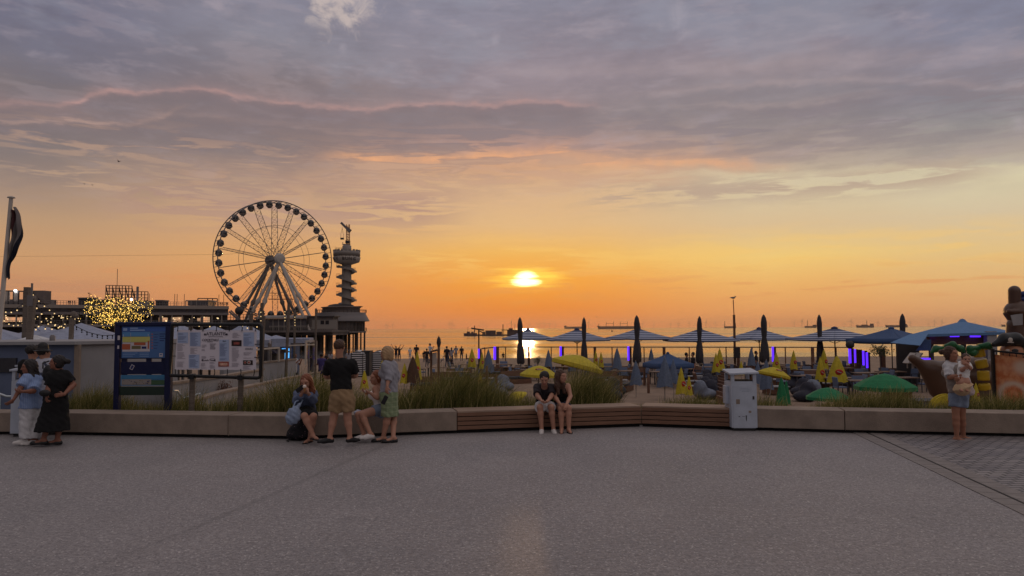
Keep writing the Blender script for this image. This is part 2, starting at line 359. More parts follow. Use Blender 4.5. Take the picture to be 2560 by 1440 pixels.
# promenade: pale fine aggregate
def asphalt():
    m_ = bpy.data.materials.new('aggregate_paving'); m_.use_nodes = True; t = NT(m_.node_tree); b = t.n['Principled BSDF']
    obj = t.new('ShaderNodeTexCoord').outputs['Object']
    big = t.noise(obj, .35, 5., .6); mid = t.noise(obj, 1.6, 5., .65); grit = t.noise(obj, 42., 3., .75)
    v = t.new('ShaderNodeTexVoronoi'); t.inp(v.inputs['Vector'], obj); v.inputs['Scale'].default_value = 70.
    vc = t.sep(v.outputs['Color'])[0]
    c = t.mix(t.ss(big, .35, .65), srgb(136, 131, 131), srgb(152, 145, 144))
    c = t.mix(t.m('MULTIPLY', t.ss(mid, .35, .7), .4), c, srgb(134, 126, 124))
    gr2 = t.noise(obj, 21., 2., .8); c = t.mix(t.m('MULTIPLY', t.ss(gr2, .50, .68), .30), c, srgb(206, 198, 194)); c = t.mix(t.m('MULTIPLY', t.ss(gr2, .48, .32), .42), c, srgb(82, 78, 78))
    c = t.mix(t.m('MULTIPLY', t.ss(grit, .35, .75), .35), c, srgb(108, 102, 101))
    c = t.mix(t.m('MULTIPLY', t.ss(vc, .5, .0), .55), c, srgb(88, 82, 84))
    c = t.mix(t.m('MULTIPLY', t.ss(vc, .94, .99), .55), c, srgb(215, 208, 204))
    st = t.noise(obj, 5., 3., .5); c = t.mix(t.m('MULTIPLY', t.ss(st, .72, .76), .5), c, srgb(95, 88, 88))
    # long darker worn track running across the square
    sx, sy, sz = t.sep(obj)
    for (xa, ya), (xb, yb), wd, dk in (((975, 1108), (480, 1322), .055, .28), ((480, 1322), (200, 1434), .03, .2), ((640, 1236), (1000, 1400), .02, .0)):
        A, B = atz(xa, ya), atz(xb, yb); d = (B-A); L = d.length; d.normalize()
        dist = t.m('ADD', t.m('MULTIPLY', sx, -d.y), t.m('ADD', t.m('MULTIPLY', sy, d.x), A.x*d.y-A.y*d.x))
        along = t.m('ADD', t.m('MULTIPLY', sx, d.x), t.m('ADD', t.m('MULTIPLY', sy, d.y), -(A.x*d.x+A.y*d.y)))
        dist = t.m('ADD', dist, t.m('MULTIPLY', t.m('SUBTRACT', mid, .5), .12))
        w_ = t.m('MULTIPLY', t.ss(along, -.3, .2), t.ss(along, L+.3, L-.2))
        c = t.mix(t.m('MULTIPLY', t.m('MULTIPLY', t.gauss(dist, wd), w_), dk), c, srgb(70, 68, 66))
        if dk > .4: c = t.mix(t.m('MULTIPLY', t.ss(dist, -.1, .35), .10), c, srgb(196, 186, 180))
    for k, (xa, ya, ra) in enumerate(((1700, 1180, .18), (1420, 1250, .1), (880, 1300, .16), (2120, 1300, .12), (1190, 1150, .1), (560, 1190, .14), (1900, 1160, .1), (340, 1330, .09))):
        A = atz(xa, ya); q = t.m('SQRT', t.m('ADD', t.m('POWER', t.m('SUBTRACT', sx, A.x), 2.), t.m('POWER', t.m('SUBTRACT', sy, A.y), 2.)))
        q = t.m('ADD', q, t.m('MULTIPLY', t.m('SUBTRACT', mid, .5), ra*2.4))
        c = t.mix(t.m('MULTIPLY', t.ss(q, ra, ra*.5), .16), c, srgb(84, 80, 80))
    t.inp(b.inputs['Base Color'], c); b.inputs['Roughness'].default_value = .6; b.inputs['Specular IOR Level'].default_value = .6
    bp = t.new('ShaderNodeBump'); bp.inputs['Strength'].default_value = .55; bp.inputs['Distance'].default_value = .006
    t.inp(bp.inputs['Height'], t.m('ADD', v.outputs['Distance'], grit)); t.l.new(bp.outputs[0], b.inputs['Normal'])
    return m_
M_ASPH = asphalt()
M_CONC = mat('concrete', srgb(142, 126, 113), .8, bump=.35, bscale=45, var=.17, vscale=2.6)
M_SAND = mat('sand', srgb(140, 118, 100), .95, bump=.6, bscale=6, var=.16, vscale=.8)

# wall line (foot of the bench wall) in world coordinates
WL = [atz(-700, 1084), atz(172, 1088), atz(570, 1096), atz(740, 1099), atz(1143, 1084), atz(1604, 1067), atz(1830, 1075), atz(2113, 1083), atz(2560, 1093), atz(3300, 1104)]
for q in WL: q.z = 0
def off(poly, d):
    out = []
    for i, p in enumerate(poly):
        a = poly[max(i-1, 0)]; b = poly[min(i+1, len(poly)-1)]
        t = (b-a).normalized(); out.append(p+Vector((-t.y, t.x, 0))*d)
    return out
SEA_Z = -5.85
mb = MB()
back = off(WL, .62)
pl = [Vector((-60, 40, 0)), Vector((-60, -30, 0)), Vector((60, -30, 0)), Vector((60, 18, 0))]
front_pts = [Vector((-60, WL[0].y+.3, 0))]+[p+Vector((0, .3, 0)) for p in WL]+[Vector((60, WL[-1].y, 0))]
vs = []; fs = []
for p in front_pts: vs.append(p); vs.append(Vector((p.x, -30, 0)))
for i in range(len(front_pts)-1): fs.append((2*i, 2*i+1, 2*i+3, 2*i+2))
mb.add(vs, fs)
tag(mb.build('ground', M_ASPH), kind='structure')
# beach / sand, one sheet from under the promenade to the water
def sandz(x, y):
    if y < 75:
        k = max(0, min(1, (y-15.5)/6)); z = -.12+(-1.28)*k*k*(3-2*k)
    else: z = -1.4-(y-75)*.0372
    return z
import mathutils.noise as mn
mb = MB()
ys = [13.2, 14, 15, 16, 17, 18, 19, 20, 21, 22, 24, 27, 31, 36, 42, 50, 60, 75, 85, 95, 110, 130, 150, 170, 190, 205, 230]
NX = 140
vs = []
for j, y in enumerate(ys):
    for i in range(NX+1):
        x = (i/NX-.5)*2*(28+y*1.0)
        z = sandz(x, y)+(.05*mn.noise(Vector((x*.5, y*.3, 0))) if y > 20 else 0)
        if y < 16.5: z -= .1
        vs.append((x, y, z))
fs = [(j*(NX+1)+i, j*(NX+1)+i+1, (j+1)*(NX+1)+i+1, (j+1)*(NX+1)+i) for j in range(len(ys)-1) for i in range(NX)]
mb.add(vs, fs, 0, True)
tag(mb.build('beach', M_SAND), kind='structure')
# sea
def sea_mat():
    m_ = bpy.data.materials.new('sea_water'); m_.use_nodes = True; t = NT(m_.node_tree); b = t.n['Principled BSDF']
    b.inputs['Base Color'].default_value = (.09, .085, .085, 1); b.inputs['Roughness'].default_value = .12; b.inputs['IOR'].default_value = 1.33
    obj = t.new('ShaderNodeTexCoord').outputs['Object']; x, y, z = t.sep(obj)
    w1 = t.noise(t.comb(t.m('MULTIPLY', x, .05), t.m('MULTIPLY', y, .22), 0.), 1., 5., .6)
    w2 = t.noise(t.comb(t.m('MULTIPLY', x, .4), t.m('MULTIPLY', y, .9), 4.), 1., 3., .6)
    bigw = t.noise(t.comb(t.m('MULTIPLY', x, .0022), t.m('MULTIPLY', y, .011), 2.), 1., 5., .6)
    b1 = t.new('ShaderNodeBump'); b1.inputs['Distance'].default_value = .09; t.inp(b1.inputs['Strength'], 1.)
    t.inp(b1.inputs['Height'], t.m('ADD', w1, t.m('MULTIPLY', w2, .25)))
    t.l.new(b1.outputs[0], b.inputs['Normal'])
    t.inp(b.inputs['Roughness'], t.lin(bigw, .35, .65, .05, .22))
    return m_
mb = MB()
ys = [150, 190, 240, 300, 400, 600, 900, 1400, 2200, 3500, 6000, 10000, 16000, 24000]
vs = []; NXX = 24
for y in ys:
    for i in range(NXX+1): vs.append(((i/NXX-.5)*2*(y*1.2+300), y, SEA_Z))
fs = [(j*(NXX+1)+i, j*(NXX+1)+i+1, (j+1)*(NXX+1)+i+1, (j+1)*(NXX+1)+i) for j in range(len(ys)-1) for i in range(NXX)]
mb.add(vs, fs); tag(mb.build('sea', sea_mat()), kind='structure')
# ================= materials for the pier =================
M_WHITE = mat('white_paint', srgb(186, 176, 166), .5, var=.06, vscale=1.)
M_PALE = mat('pale_grey_steel', srgb(142, 133, 126), .55)
M_STEEL = mat('grey_steel', srgb(118, 112, 112), .5)
M_DARK = mat('dark_steel', srgb(58, 54, 56), .6)
M_RED = mat('red_lattice_paint', srgb(150, 84, 66), .6)
M_GLASSD = mat('dark_glass', srgb(40, 40, 46), .08, spec=.7)
M_GLASSP = mat('grey_glass', srgb(92, 88, 92), .12, spec=.7)
M_PCONC = mat('pier_concrete', srgb(112, 102, 98), .85, var=.18, vscale=.25)
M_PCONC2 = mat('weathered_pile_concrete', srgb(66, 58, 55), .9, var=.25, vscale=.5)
M_BULB = mat('warm_bulb', srgb(255, 224, 160), .4, emit=(1., .68, .30), es=1.05)
M_BULBP = mat('pier_lamp', srgb(255, 224, 160), .4, emit=(1., .74, .38), es=1.3)
M_BULBW = mat('cool_lamp', srgb(255, 255, 255), .4, emit=(.9, .95, 1.), es=6.)

# ================= ferris wheel =================
def ferris():
    C = P(687, 649, 275); phi = math.radians(40)
    ax = Vector((math.sin(phi), -math.cos(phi), 0)); h = Vector((math.cos(phi), math.sin(phi), 0)); up = Vector((0, 0, 1))
    root = empty('ferris_wheel', (C.x, C.y, 1.3), 'tall white ferris wheel with round cabins standing on the pier', 'ferris wheel')
    R = 21.7
    pt = lambda a, r, s: C+(h*math.sin(a)+up*math.cos(a))*r+ax*s
    TW = 2*math.pi
    m = MB()
    for s in (-2.5, 2.5): m.tube([pt(TW*i/90, R, s) for i in range(91)], .20, 6, cap=False)
    for i in range(72): m.bar(pt(TW*i/72, R, -2.5), pt(TW*i/72, R, 2.5), .16)
    m.build('rim', M_STEEL, root)
    m = MB()
    for i in range(18):
        a = TW*i/18-.02
        for s in (-1, 1): m.tube([pt(a, 1.5, s*3.2), pt(a, R-1.6, s*2.4)], .11, 5)
        K = 9
        for k in range(K):
            r0 = 2.4+(R-4.4)*k/K; r1 = 2.4+(R-4.4)*(k+1)/K
            m.bar(pt(a, r0, -2.9), pt(a, r1, 2.9), .07); m.bar(pt(a, r0, 2.9), pt(a, r1, -2.9), .07); m.bar(pt(a, r1, -2.9), pt(a, r1, 2.9), .07)
    m.build('spokes', M_PALE, root)
    m = MB()
    for s in (-2.4, 2.4): m.tube([pt(TW*i/72, 12.6, s) for i in range(73)], .07, 4, cap=False)
    m.build('light_ring', M_PALE, root)
    for s, mt, nm, rr in ((4.3, M_WHITE, 'hub_cover', 2.05), (-4.3, M_STEEL, 'hub_cover', 1.95)):
        m = MB(); n = 28
        for k, (r0, z0, r1, z1) in enumerate([(rr, 0, rr, .5), (rr, .5, rr*.72, .95), (rr*.72, .95, .01, 1.15), (.01, 0, rr, 0)]):
            vs = []
            for i in range(n):
                a = TW*i/n; sg = 1 if s > 0 else -1
                vs.append(pt(a, r0, s+z0*sg)); vs.append(pt(a, r1, s+z1*sg))
            m.add(vs, [(2*i, 2*i+1, (2*i+3) % (2*n), (2*i+2) % (2*n)) for i in range(n)], 0, k == 1)
        m.build(nm, mt, root)
    m = MB(); m.tube([C-ax*4.4, C+ax*4.4], .8, 12); m.build('axle', M_STEEL, root)
    gm = None
    for i in range(36):
        c = pt(TW*(i+.35)/36, R-1.15, 0)
        if gm is None:
            g = MB(); g.sphere((0, 0, 0), 1.22, 14, 10, 0, (1, 1, 1.05))
            g.lathe((0, 0, 0), [(1.0, .78), (.6, 1.2), (.15, 1.4)], 12, 1); g.lathe((0, 0, 0), [(.5, -1.3), (1.08, -.72), (1.26, -.45), (1.26, -.38)], 14, 1)
            for q in range(4): 
                a = q*math.pi/2+.4; g.bar((math.cos(a)*1.24, math.sin(a)*1.24, -.5), (math.cos(a)*1.0, math.sin(a)*1.0, .8), .12, mi=1)
            go = g.build('gondola', [M_GLASSD, M_PALE]); gm = go.data
        else: go = bpy.data.objects.new('gondola', gm); COL.objects.link(go)
        go.parent = root; go.location = c-root.location
    F = C+ax*4.4; B = C-ax*4.4
    for hub, px, py in ((B, 607, 773), (B, 624, 776), (B, 713, 780), (B, 737, 782), (F, 632, 778), (F, 650, 786), (F, 752, 776), (F, 781, 801)):
        hp = hub-Vector((0, 0, .8)); Yh = hp.y+(-3 if hub is F else 3)
        t = P(px, py, Yh); zf = 1.4 if py < 800 else t.z
        k = (hp.z-zf)/(hp.z-t.z); foot = hp+(t-hp)*k
        m = MB(); mid = hp+(foot-hp)*.58; d = (foot-hp).normalized()
        m.tube([hp, mid-d*1.2, mid, mid+d*1.2, foot], [.52, .56, .95, .56, .5], 10)
        m.build('support_leg', M_WHITE if hub is F else M_PALE, root)
    # maintenance platform between the legs
    m = MB(); a, b = P(672, 748, 276), P(733, 748, 276)
    m.bar(a, b, 1.6, .25)
    for i in range(9):
        q = a+(b-a)*(i/8); m.bar(q, q+Vector((0, 0, 1.5)), .1)
    m.bar(a+Vector((0, 0, 1.5)), b+Vector((0, 0, 1.5)), .1); m.build('service_platform', M_RED, root)
    return root
ferris()

# ================= bungee tower =================
def tower():
    Y = 300; s = Y/FPX
    base = P(866, 764, Y)
    root = empty('bungee_tower', base, 'round concrete tower with spiral stairs and lettered lookout ring at pier end', 'tower')
    z = lambda py: P(866, py, Y).z
    m = MB(); m.lathe((base.x, base.y, 0), [(12.2*s, z(775)), (12.0*s, z(700)), (11.6*s, z(655))], 28); m.build('shaft', M_PALE, root)
    m = MB()
    c = Vector((base.x, base.y, 0))
    m.lathe(c, [(12*s, z(662)), (31*s, z(655.5)), (34.5*s, z(645.5)), (34.5*s, z(644)), (30*s, z(644)), (30*s, z(640))], 20); m.build('lettered_ring', M_WHITE, root)
    m = MB(); m.lathe(c, [(28*s, z(644.5)), (28*s, z(634))], 20); m.build('window_band', M_GLASSD, root)
    m = MB(); m.lathe(c, [(30*s, z(640)), (33.5*s, z(639.5)), (33.5*s, z(628.5)), (14*s, z(628))], 20)
    for k in range(20):
        a = 2*math.pi*(k+.5)/20; q = Vector((math.cos(a)*31.5*s, math.sin(a)*31.5*s, 0))+c
        m.bar(q+Vector((0, 0, z(645))), q+Vector((0, 0, z(638))), .35)
        m.box(q*1+Vector((0, 0, z(627.2))), (.7, .7, .6), a)
    m.build('upper_gallery', M_PALE, root)
    m = MB(); m.lathe(c, [(12*s, z(628.5)), (11*s, z(615)), (7*s, z(612))], 16); m.box(P(866, 611, Y), (20*s, .4, .4)); m.bar(P(857, 612, Y), P(857, 605, Y), .2); m.build('lift_house', M_PALE, root)
    m = MB(); a, b = P(838, 620, Y-3), P(857, 620, Y-3)
    for zz in (0, -.9):
        m.bar(a+Vector((0, 0, zz)), b+Vector((0, 0, zz)), .12)
    for i in range(6):
        q = a+(b-a)*(i/5); m.bar(q+Vector((0, 0, .2)), q-Vector((0, 0, 1.4)), .12)
    m.build('jump_platform', M_DARK, root)
    # letters round the ring
    word = [('G', -27), ('Y', -18), ('B', -1), ('U', 7.5), ('N', 16), ('G', 25)]
    r = 34.9*s
    for ch, off_ in word:
        cu = text_mesh(ch, 9.2*s*1.25, .05, .012)
        o = bpy.data.objects.new('letter', cu); COL.objects.link(o); a = math.asin(max(-1, min(1, off_*s/r)))
        view = math.atan2(base.x, base.y)
        th = a-view+math.pi*0
        # facing outwards towards the viewer's side of the ring
        n = Vector((math.sin(a+view*0), -math.cos(a), 0))
        rr_ = 33.2*s
        o.location = Vector((c.x+n.x*rr_, c.y+n.y*rr_, z(652.6)))-root.location
        o.rotation_euler = (math.radians(90+17), 0, math.atan2(n.x, -n.y))
        cu.materials.append(M_DARK); o.parent = root
    # spiral stair flights wrapped round the shaft, a landing at each end
    m = MB()
    flights = [(665, -12, 683, 13), (683, 13, 693, -14), (693, -14, 709, 12), (709, 12, 717, -12), (717, -12, 727, 11), (727, 11, 735, -15), (735, -15, 751, 12), (751, 12, 762, -6)]
    st = [668, 680, 694, 710, 717, 727, 738, 752, 764]
    for k in range(8):
        y0, y1 = st[k], st[k+1]; sg = -1 if k % 2 == 0 else 1     # alternately from left landing to right landing
        a0 = math.pi if k % 2 == 0 else 2*math.pi
        N = 10; vs = []
        for i in range(N+1):
            a = a0+math.pi*i/N
            zz = z(y0+(y1-y0)*i/N)
            for r_ in (11.0*s, 20.5*s):
                for dz_ in (0, 1.0): vs.append(c+Vector((math.cos(a)*r_, math.sin(a)*r_, zz+dz_*(1 if r_ > 15*s else .25))))
        fs = []
        for i in range(N):
            q = 4*i; fs += [(q, q+2, q+6, q+4), (q+2, q+3, q+7, q+6), (q+1, q+5, q+7, q+3), (q, q+4, q+5, q+1)]
        fs += [(0, 1, 3, 2), (4*N, 4*N+2, 4*N+3, 4*N+1)]
        m.add(vs, fs)
        sx = -1 if k % 2 == 0 else 1
        m.box(c+Vector((sx*19*s, 0, z(y0)+.2)), (10*s, 2.8, .8))
        for i in range(4): m.bar(c+Vector((sx*(15+3*i)*s, -1.3, z(y0)+.5)), c+Vector((sx*(15+3*i)*s, -1.3, z(y0)+1.5)), .08)
        m.bar(c+Vector((sx*14*s, -1.3, z(y0)+1.5)), c+Vector((sx*24.5*s, -1.3, z(y0)+1.5)), .1)
    m.build('spiral_stairs', M_PALE, root)
    # crane
    cr = empty('tower_crane', P(870, 612, Y), 'short jib crane with hanging cage on top of the round tower', 'crane')
    m = MB(); p0, p1 = P(870, 612, Y), P(870, 561, Y); w_ = 1.05/2
    for sx in (-w_, w_):
        for sy in (-w_, w_): m.bar(p0+Vector((sx*1.1, sy, 0)), p1+Vector((sx*1.1, sy, 0)), .16)
    K = 8
    for i in range(K):
        za = p0.z+(p1.z-p0.z)*i/K; zb = p0.z+(p1.z-p0.z)*(i+1)/K
        for sy in (-w_, w_):
            m.bar((p0.x-w_, p0.y+sy, za), (p0.x+w_, p0.y+sy, za), .12)
            a, b = ((p0.x-w_, p0.y+sy, za), (p0.x+w_, p0.y+sy, zb)); m.bar(a, b, .09)
    m.build('mast', M_RED, cr)
    m = MB(); m.bar(P(853, 557, Y), P(868, 572, Y), 1.3, .9); m.bar(P(868, 572, Y), P(876, 578, Y), 1.8, 1.4); m.build('jib', M_STEEL, cr)
    m = MB(); m.box(P(869.5, 605, Y), (1.7, 1.6, 1.1)); m.build('slewing_base', M_DARK, cr)
    m = MB(); q = P(855.5, 585, Y)
    m.bar(P(855.5, 567, Y), q+Vector((0, 0, .2)), .08); m.bar(P(855.5, 570, Y), q+Vector((-.6, 0, 0)), .06); m.bar(P(855.5, 570, Y), q+Vector((.6, 0, 0)), .06)
    for sx in (-.55, .55): m.bar(q+Vector((sx, 0, 0)), q+Vector((sx, 0, -2)), .1)
    m.box(q+Vector((0, 0, -1.9)), (1.3, 1., .7)); m.build('cage', M_DARK, cr)
tower()

# ================= round pavilion under the tower =================
def round_pavilion():
    Y = 300; s = Y/FPX; c = P(859, 0, Y); c.z = 0; z = lambda py: P(859, py, Y).z
    root = empty('pier_end_pavilion', (c.x, c.y, z(829)), 'dark round stepped pavilion at the end of the pier below the tower', 'pavilion')
    m = MB(); m.lathe(c, [(63*s, z(832)), (63*s, z(828)), (61*s, z(828))], 14); m.build('platform', M_PCONC, root)
    m = MB(); m.lathe(c, [(44*s, z(828)), (44*s, z(803)), (1, z(803))], 14); 
    for k in range(28):
        a = 2*math.pi*k/28; q = Vector((math.cos(a), math.sin(a), 0)); m.bar(c+q*56*s+Vector((0, 0, z(828))), c+q*56*s+Vector((0, 0, z(803))), .7)
        if not (-.9 < a < .3 or a > 5.5): m.box(c+q*55*s+Vector((0, 0, z(815.5))), (.3, 2*math.pi*55*s/28+.05, z(803)-z(828)), a)
    m.build('wall', M_PCONC, root)
    m = MB(); m.lathe(c, [(58*s, z(804.5)), (71*s, z(803.5)), (71*s, z(802.5)), (66*s, z(793)), (62*s, z(786)), (62*s, z(782)), (58*s, z(782)), (46*s, z(781))], 14); m.build('roof', M_STEEL, root)
    m = MB(); m.lathe(c, [(47*s, z(782)), (47*s, z(770)), (50*s, z(769.5)), (50*s, z(768)), (30*s, z(766))], 14); m.build('upper_storey', M_PCONC, root)
    m = MB(); m.lathe(c, [(34*s, z(768)), (30*s, z(762.5)), (18*s, z(760))], 14); m.box(P(835, 765, Y), (26*s, 3, .35)); m.box(P(893, 766.5, Y), (24*s, 3, .3)); m.build('roof_terrace', M_DARK, root)
    m = MB()
    for rr, zt, n in ((62, 775, 40), (63, 820, 48)):
        zb = z(782) if rr == 62 else z(828)
        for k in range(n):
            a = 2*math.pi*k/n; q = c+Vector((math.cos(a)*rr*s, math.sin(a)*rr*s, 0)); b = 2*math.pi*(k+1)/n; q2 = c+Vector((math.cos(b)*rr*s, math.sin(b)*rr*s, 0))
            m.bar(q+Vector((0, 0, zb)), q+Vector((0, 0, z(zt))), .12); m.bar(q+Vector((0, 0, z(zt))), q2+Vector((0, 0, z(zt))), .12)
    m.build('railing', M_DARK, root)
    for px in (805, 822): 
        m = MB(); m.box(P(px, 810, Y-9.6), (8*s, .2, 9*s)); m.build('window', M_GLASSD, root)
round_pavilion()

# ================= pier deck and piles =================
def pier():
    root = empty('pier', (P(700, 840, 285).x, 285, SEA_Z), 'long concrete pier deck on thick piles running out over the sea', 'pier')
    A = P(-200, 826, 170); B = P(560, 826, 215); D = P(840, 826, 288)
    ZD = 1.55
    m = MB()
    def slab(a, b, w_, zt, zb):
        d = (b-a); d.z = 0; d.normalize(); n = Vector((-d.y, d.x, 0))*w_
        pl_ = [a, b, b+n, a+n]; pl_ = [Vector((q.x, q.y, zb)) for q in pl_]
        m.prism(pl_, (0, 0, zb), (0, 0, zt))
    slab(Vector((A.x, A.y, 0)), Vector((B.x, B.y, 0)), 26, ZD, ZD-1.2)
    a = P(548, 826, 262); b = P(838, 826, 268); m.box(((a.x+b.x)/2, 285, ZD-.35), (b.x-a.x, 44, .7)); m.box(((a.x+b.x)/2, 286, ZD-1.25), (b.x-a.x-1, 40, 1.1))
    m.build('deck', M_PCONC, root)
    m = MB(); n = 60
    for i in range(n+1):
        q = a+(b-a)*(i/n); q = Vector((q.x, 263.2, ZD)); m.bar(q, q+Vector((0, 0, 1.1)), .07)
    m.bar((a.x, 263.2, ZD+1.1), (b.x, 263.2, ZD+1.1), .12); m.bar((a.x, 263.2, ZD+.55), (b.x, 263.2, ZD+.55), .06); m.build('railing', M_PALE, root)
    cols_ = [(733,753),(758,766),(769,778),(784,794),(796,806),(813,818),(820,832),(839,850),(853,857),(859,868),(869,876),(881,885),(886.5,895.5),(900,904),(909,913.5)]
    x = 727
    while x > 555: cols_.append((x-9, x)); x -= 14.5
    for x0, x1 in cols_:
        Y = 272 if x1 < 840 else 297
        c = P((x0+x1)/2, 850, Y); r = (x1-x0)/2*Y/FPX
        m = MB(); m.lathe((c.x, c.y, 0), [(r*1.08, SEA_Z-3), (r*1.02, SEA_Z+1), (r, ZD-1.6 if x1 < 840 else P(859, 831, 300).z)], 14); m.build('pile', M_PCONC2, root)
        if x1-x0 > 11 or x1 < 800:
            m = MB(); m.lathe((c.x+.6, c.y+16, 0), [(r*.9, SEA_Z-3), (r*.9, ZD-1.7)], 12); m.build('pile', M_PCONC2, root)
    # piles below the long building
    for i in range(15):
        t = i/14; q = A+(B-A)*t
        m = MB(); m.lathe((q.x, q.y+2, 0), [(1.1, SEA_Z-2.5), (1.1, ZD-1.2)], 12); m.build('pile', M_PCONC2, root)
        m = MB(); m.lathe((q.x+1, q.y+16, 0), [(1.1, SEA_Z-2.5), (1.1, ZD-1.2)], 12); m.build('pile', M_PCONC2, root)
pier()

# glass pavilion on the deck in front of the wheel
def glass_pav():
    Y = 264; z = lambda py, px=715: P(px, py, Y).z
    a, b = P(640, 818, Y), P(765, 818, Y)
    root = empty('glass_pavilion', ((a.x+b.x)/2, Y, 1.55), 'long low glass-fronted pavilion on the pier deck under the wheel', 'pavilion')
    W = b.x-a.x; cx = (a.x+b.x)/2
    m = MB(); m.prism([(a.x-.6, Y-.6, z(797)), (a.x+1, Y+8, z(790)), (b.x-1.5, Y+8, z(790)), (b.x+.3, Y-.6, z(797))], (0, 0, 0), (0, 0, .45)); m.build('roof', M_PALE, root)
    m = MB(); m.box((cx, Y+4.5, (z(797)+1.55)/2), (W-.6, 7.6, z(797)-1.55-.02)); m.build('wall', M_DARK, root)
    n = 9
    for i in range(n):
        x0 = a.x+W*i/n
        m = MB(); m.box((x0+W/n/2, Y+.55, (z(798)+z(815))/2), (W/n*.86, .12, z(798)-z(815))); m.build('window', M_GLASSP, root)
        m = MB(); m.bar((x0, Y+.4, 1.55), (x0, Y+.4, z(797)), .28); m.build('mullion', M_PALE, root)
    m = MB(); m.bar((a.x, Y+.4, z(815.5)), (b.x, Y+.4, z(815.5)), .3); m.build('sill', M_PALE, root)
glass_pav()
def mid_hut():
    Y = 268; a, b = P(766, 820, Y), P(832, 820, Y); z = lambda py: P(800, py, Y).z
    root = empty('pier_hut', ((a.x+b.x)/2, Y, 1.55), 'grey hut with two dark windows between glass and round pavilions', 'hut')
    m = MB(); m.box(((a.x+b.x)/2, Y+4, (z(792)+1.55)/2), (b.x-a.x, 8, z(792)-1.55)); m.build('wall', M_PCONC, root)
    m = MB(); m.box(((a.x+b.x)/2, Y+4, z(791)), (b.x-a.x+1.5, 9.5, .4)); m.build('roof', M_DARK, root)
    for px in (806, 818): m = MB(); m.box(P(px, 806, Y-.05), (1.3, .15, 1.4)); m.build('window', M_GLASSD, root)
    m = MB(); m.box(P(811, 811, Y-.02), (9, .1, 3.2)); m.build('pale_panel', M_PALE, root)
mid_hut()

# ================= long pier building =================
PBA = P(-90, 762, 176); PBB = P(571, 762, 203)
def pb(px, zz, out=0.):   # point on the building's front plane at photo column px
    r = ray(px, 760); d = PBB-PBA
    t = (PBA.x*r.y-PBA.y*r.x)/(d.y*r.x-d.x*r.y); q = PBA+d*t
    n = Vector((d.y, -d.x, 0)).normalized(); return Vector((q.x, q.y, zz))+n*out
def pier_building():
    root = empty('pier_building', (PBB.x, PBB.y, 1.55), 'long two-storey pier building with white roof edge and lit lower floor', 'building')
    d = (PBB-PBA); d.z = 0; L = d.length; d.normalize(); n = Vector((d.y, -d.x, 0)); rz = math.atan2(d.y, d.x)
    Z = {'t': 8.35, 'b': 7.45}
    def band(z1, z0, o, nm, mt, x0=0., x1=None, dep=14.):
        x1 = L if x1 is None else x1
        c = PBA+d*((x0+x1)/2)+n*(o-dep/2); m = MB(); m.box((c.x, c.y, (z0+z1)/2), (x1-x0, dep, z1-z0), rz); return m.build(nm, mt, root)
    band(8.35, 7.5, 1.2, 'roof', M_PALE, dep=16)
    band(7.5, 6.55, 0, 'upper_wall', M_PCONC)
    band(6.55, 5.9, .9, 'floor_band', M_STEEL, dep=15)
    band(5.9, 3.45, -1.5, 'lower_wall', M_DARK)
    band(3.45, 2.85, 1., 'terrace_slab', M_PALE, dep=15)
    band(2.85, 1.55, -3., 'plinth', M_DARK)
    for i in range(24):
        q = PBA+d*(L*(i+.3)/24)
        m = MB(); m.box((q.x-n.x*.0, q.y-n.y*.0, 7.05), (L/24*.8, .12, .75), rz); o = m.build('window', M_GLASSP, root); o.location = n*.08
        m = MB(); m.bar((q.x+n.x*.6, q.y+n.y*.6, 3.45), (q.x+n.x*.6, q.y+n.y*.6, 5.9), .25); m.build('column', M_PALE, root)
    m = MB()
    for i in range(90):
        q = PBA+d*(L*i/90)+n*1.0; m.bar((q.x, q.y, 8.35), (q.x, q.y, 9.35), .06)
    for zz in (9.35, 8.85): m.bar((PBA+n).xy[:]+(zz,), (PBB+n).xy[:]+(zz,), .07)
    m.build('railing', M_STEEL, root)
    m = MB()
    for i in range(90):
        q = PBA+d*(L*i/90)+n*.9; m.bar((q.x, q.y, 3.45), (q.x, q.y, 4.4), .05)
    m.bar((PBA+n*.9).xy[:]+(4.4,), (PBB+n*.9).xy[:]+(4.4,), .08)
    m.build('terrace_railing', M_STEEL, root)
    rnd = random.Random(3)
    for i in range(34):
        px = rnd.choice([rnd.uniform(5, 62), rnd.uniform(82, 160), rnd.uniform(88, 230), rnd.uniform(360, 570)])
        q = pb(px, rnd.uniform(4.2, 5.6), .9+rnd.uniform(-.8, .3)); m = MB(); m.sphere(q, .13 if rnd.random() < .7 else .19, 6, 5); m.build('lamp', M_BULBP, root)
    for i in range(14):   # lit panes of the lower floor
        px = rnd.choice([rnd.uniform(5, 60), rnd.uniform(400, 560)]); q = pb(px, 4.7, -1.42); m = MB(); m.box(q, (rnd.uniform(1.2, 2.2), .1, rnd.uniform(.8, 1.6)), rz)
        m.build('lit_window', M_LIT, root)
M_LIT = mat('lit_room', srgb(190, 150, 110), .6, emit=(.75, .45, .26), es=.55)
pier_building()
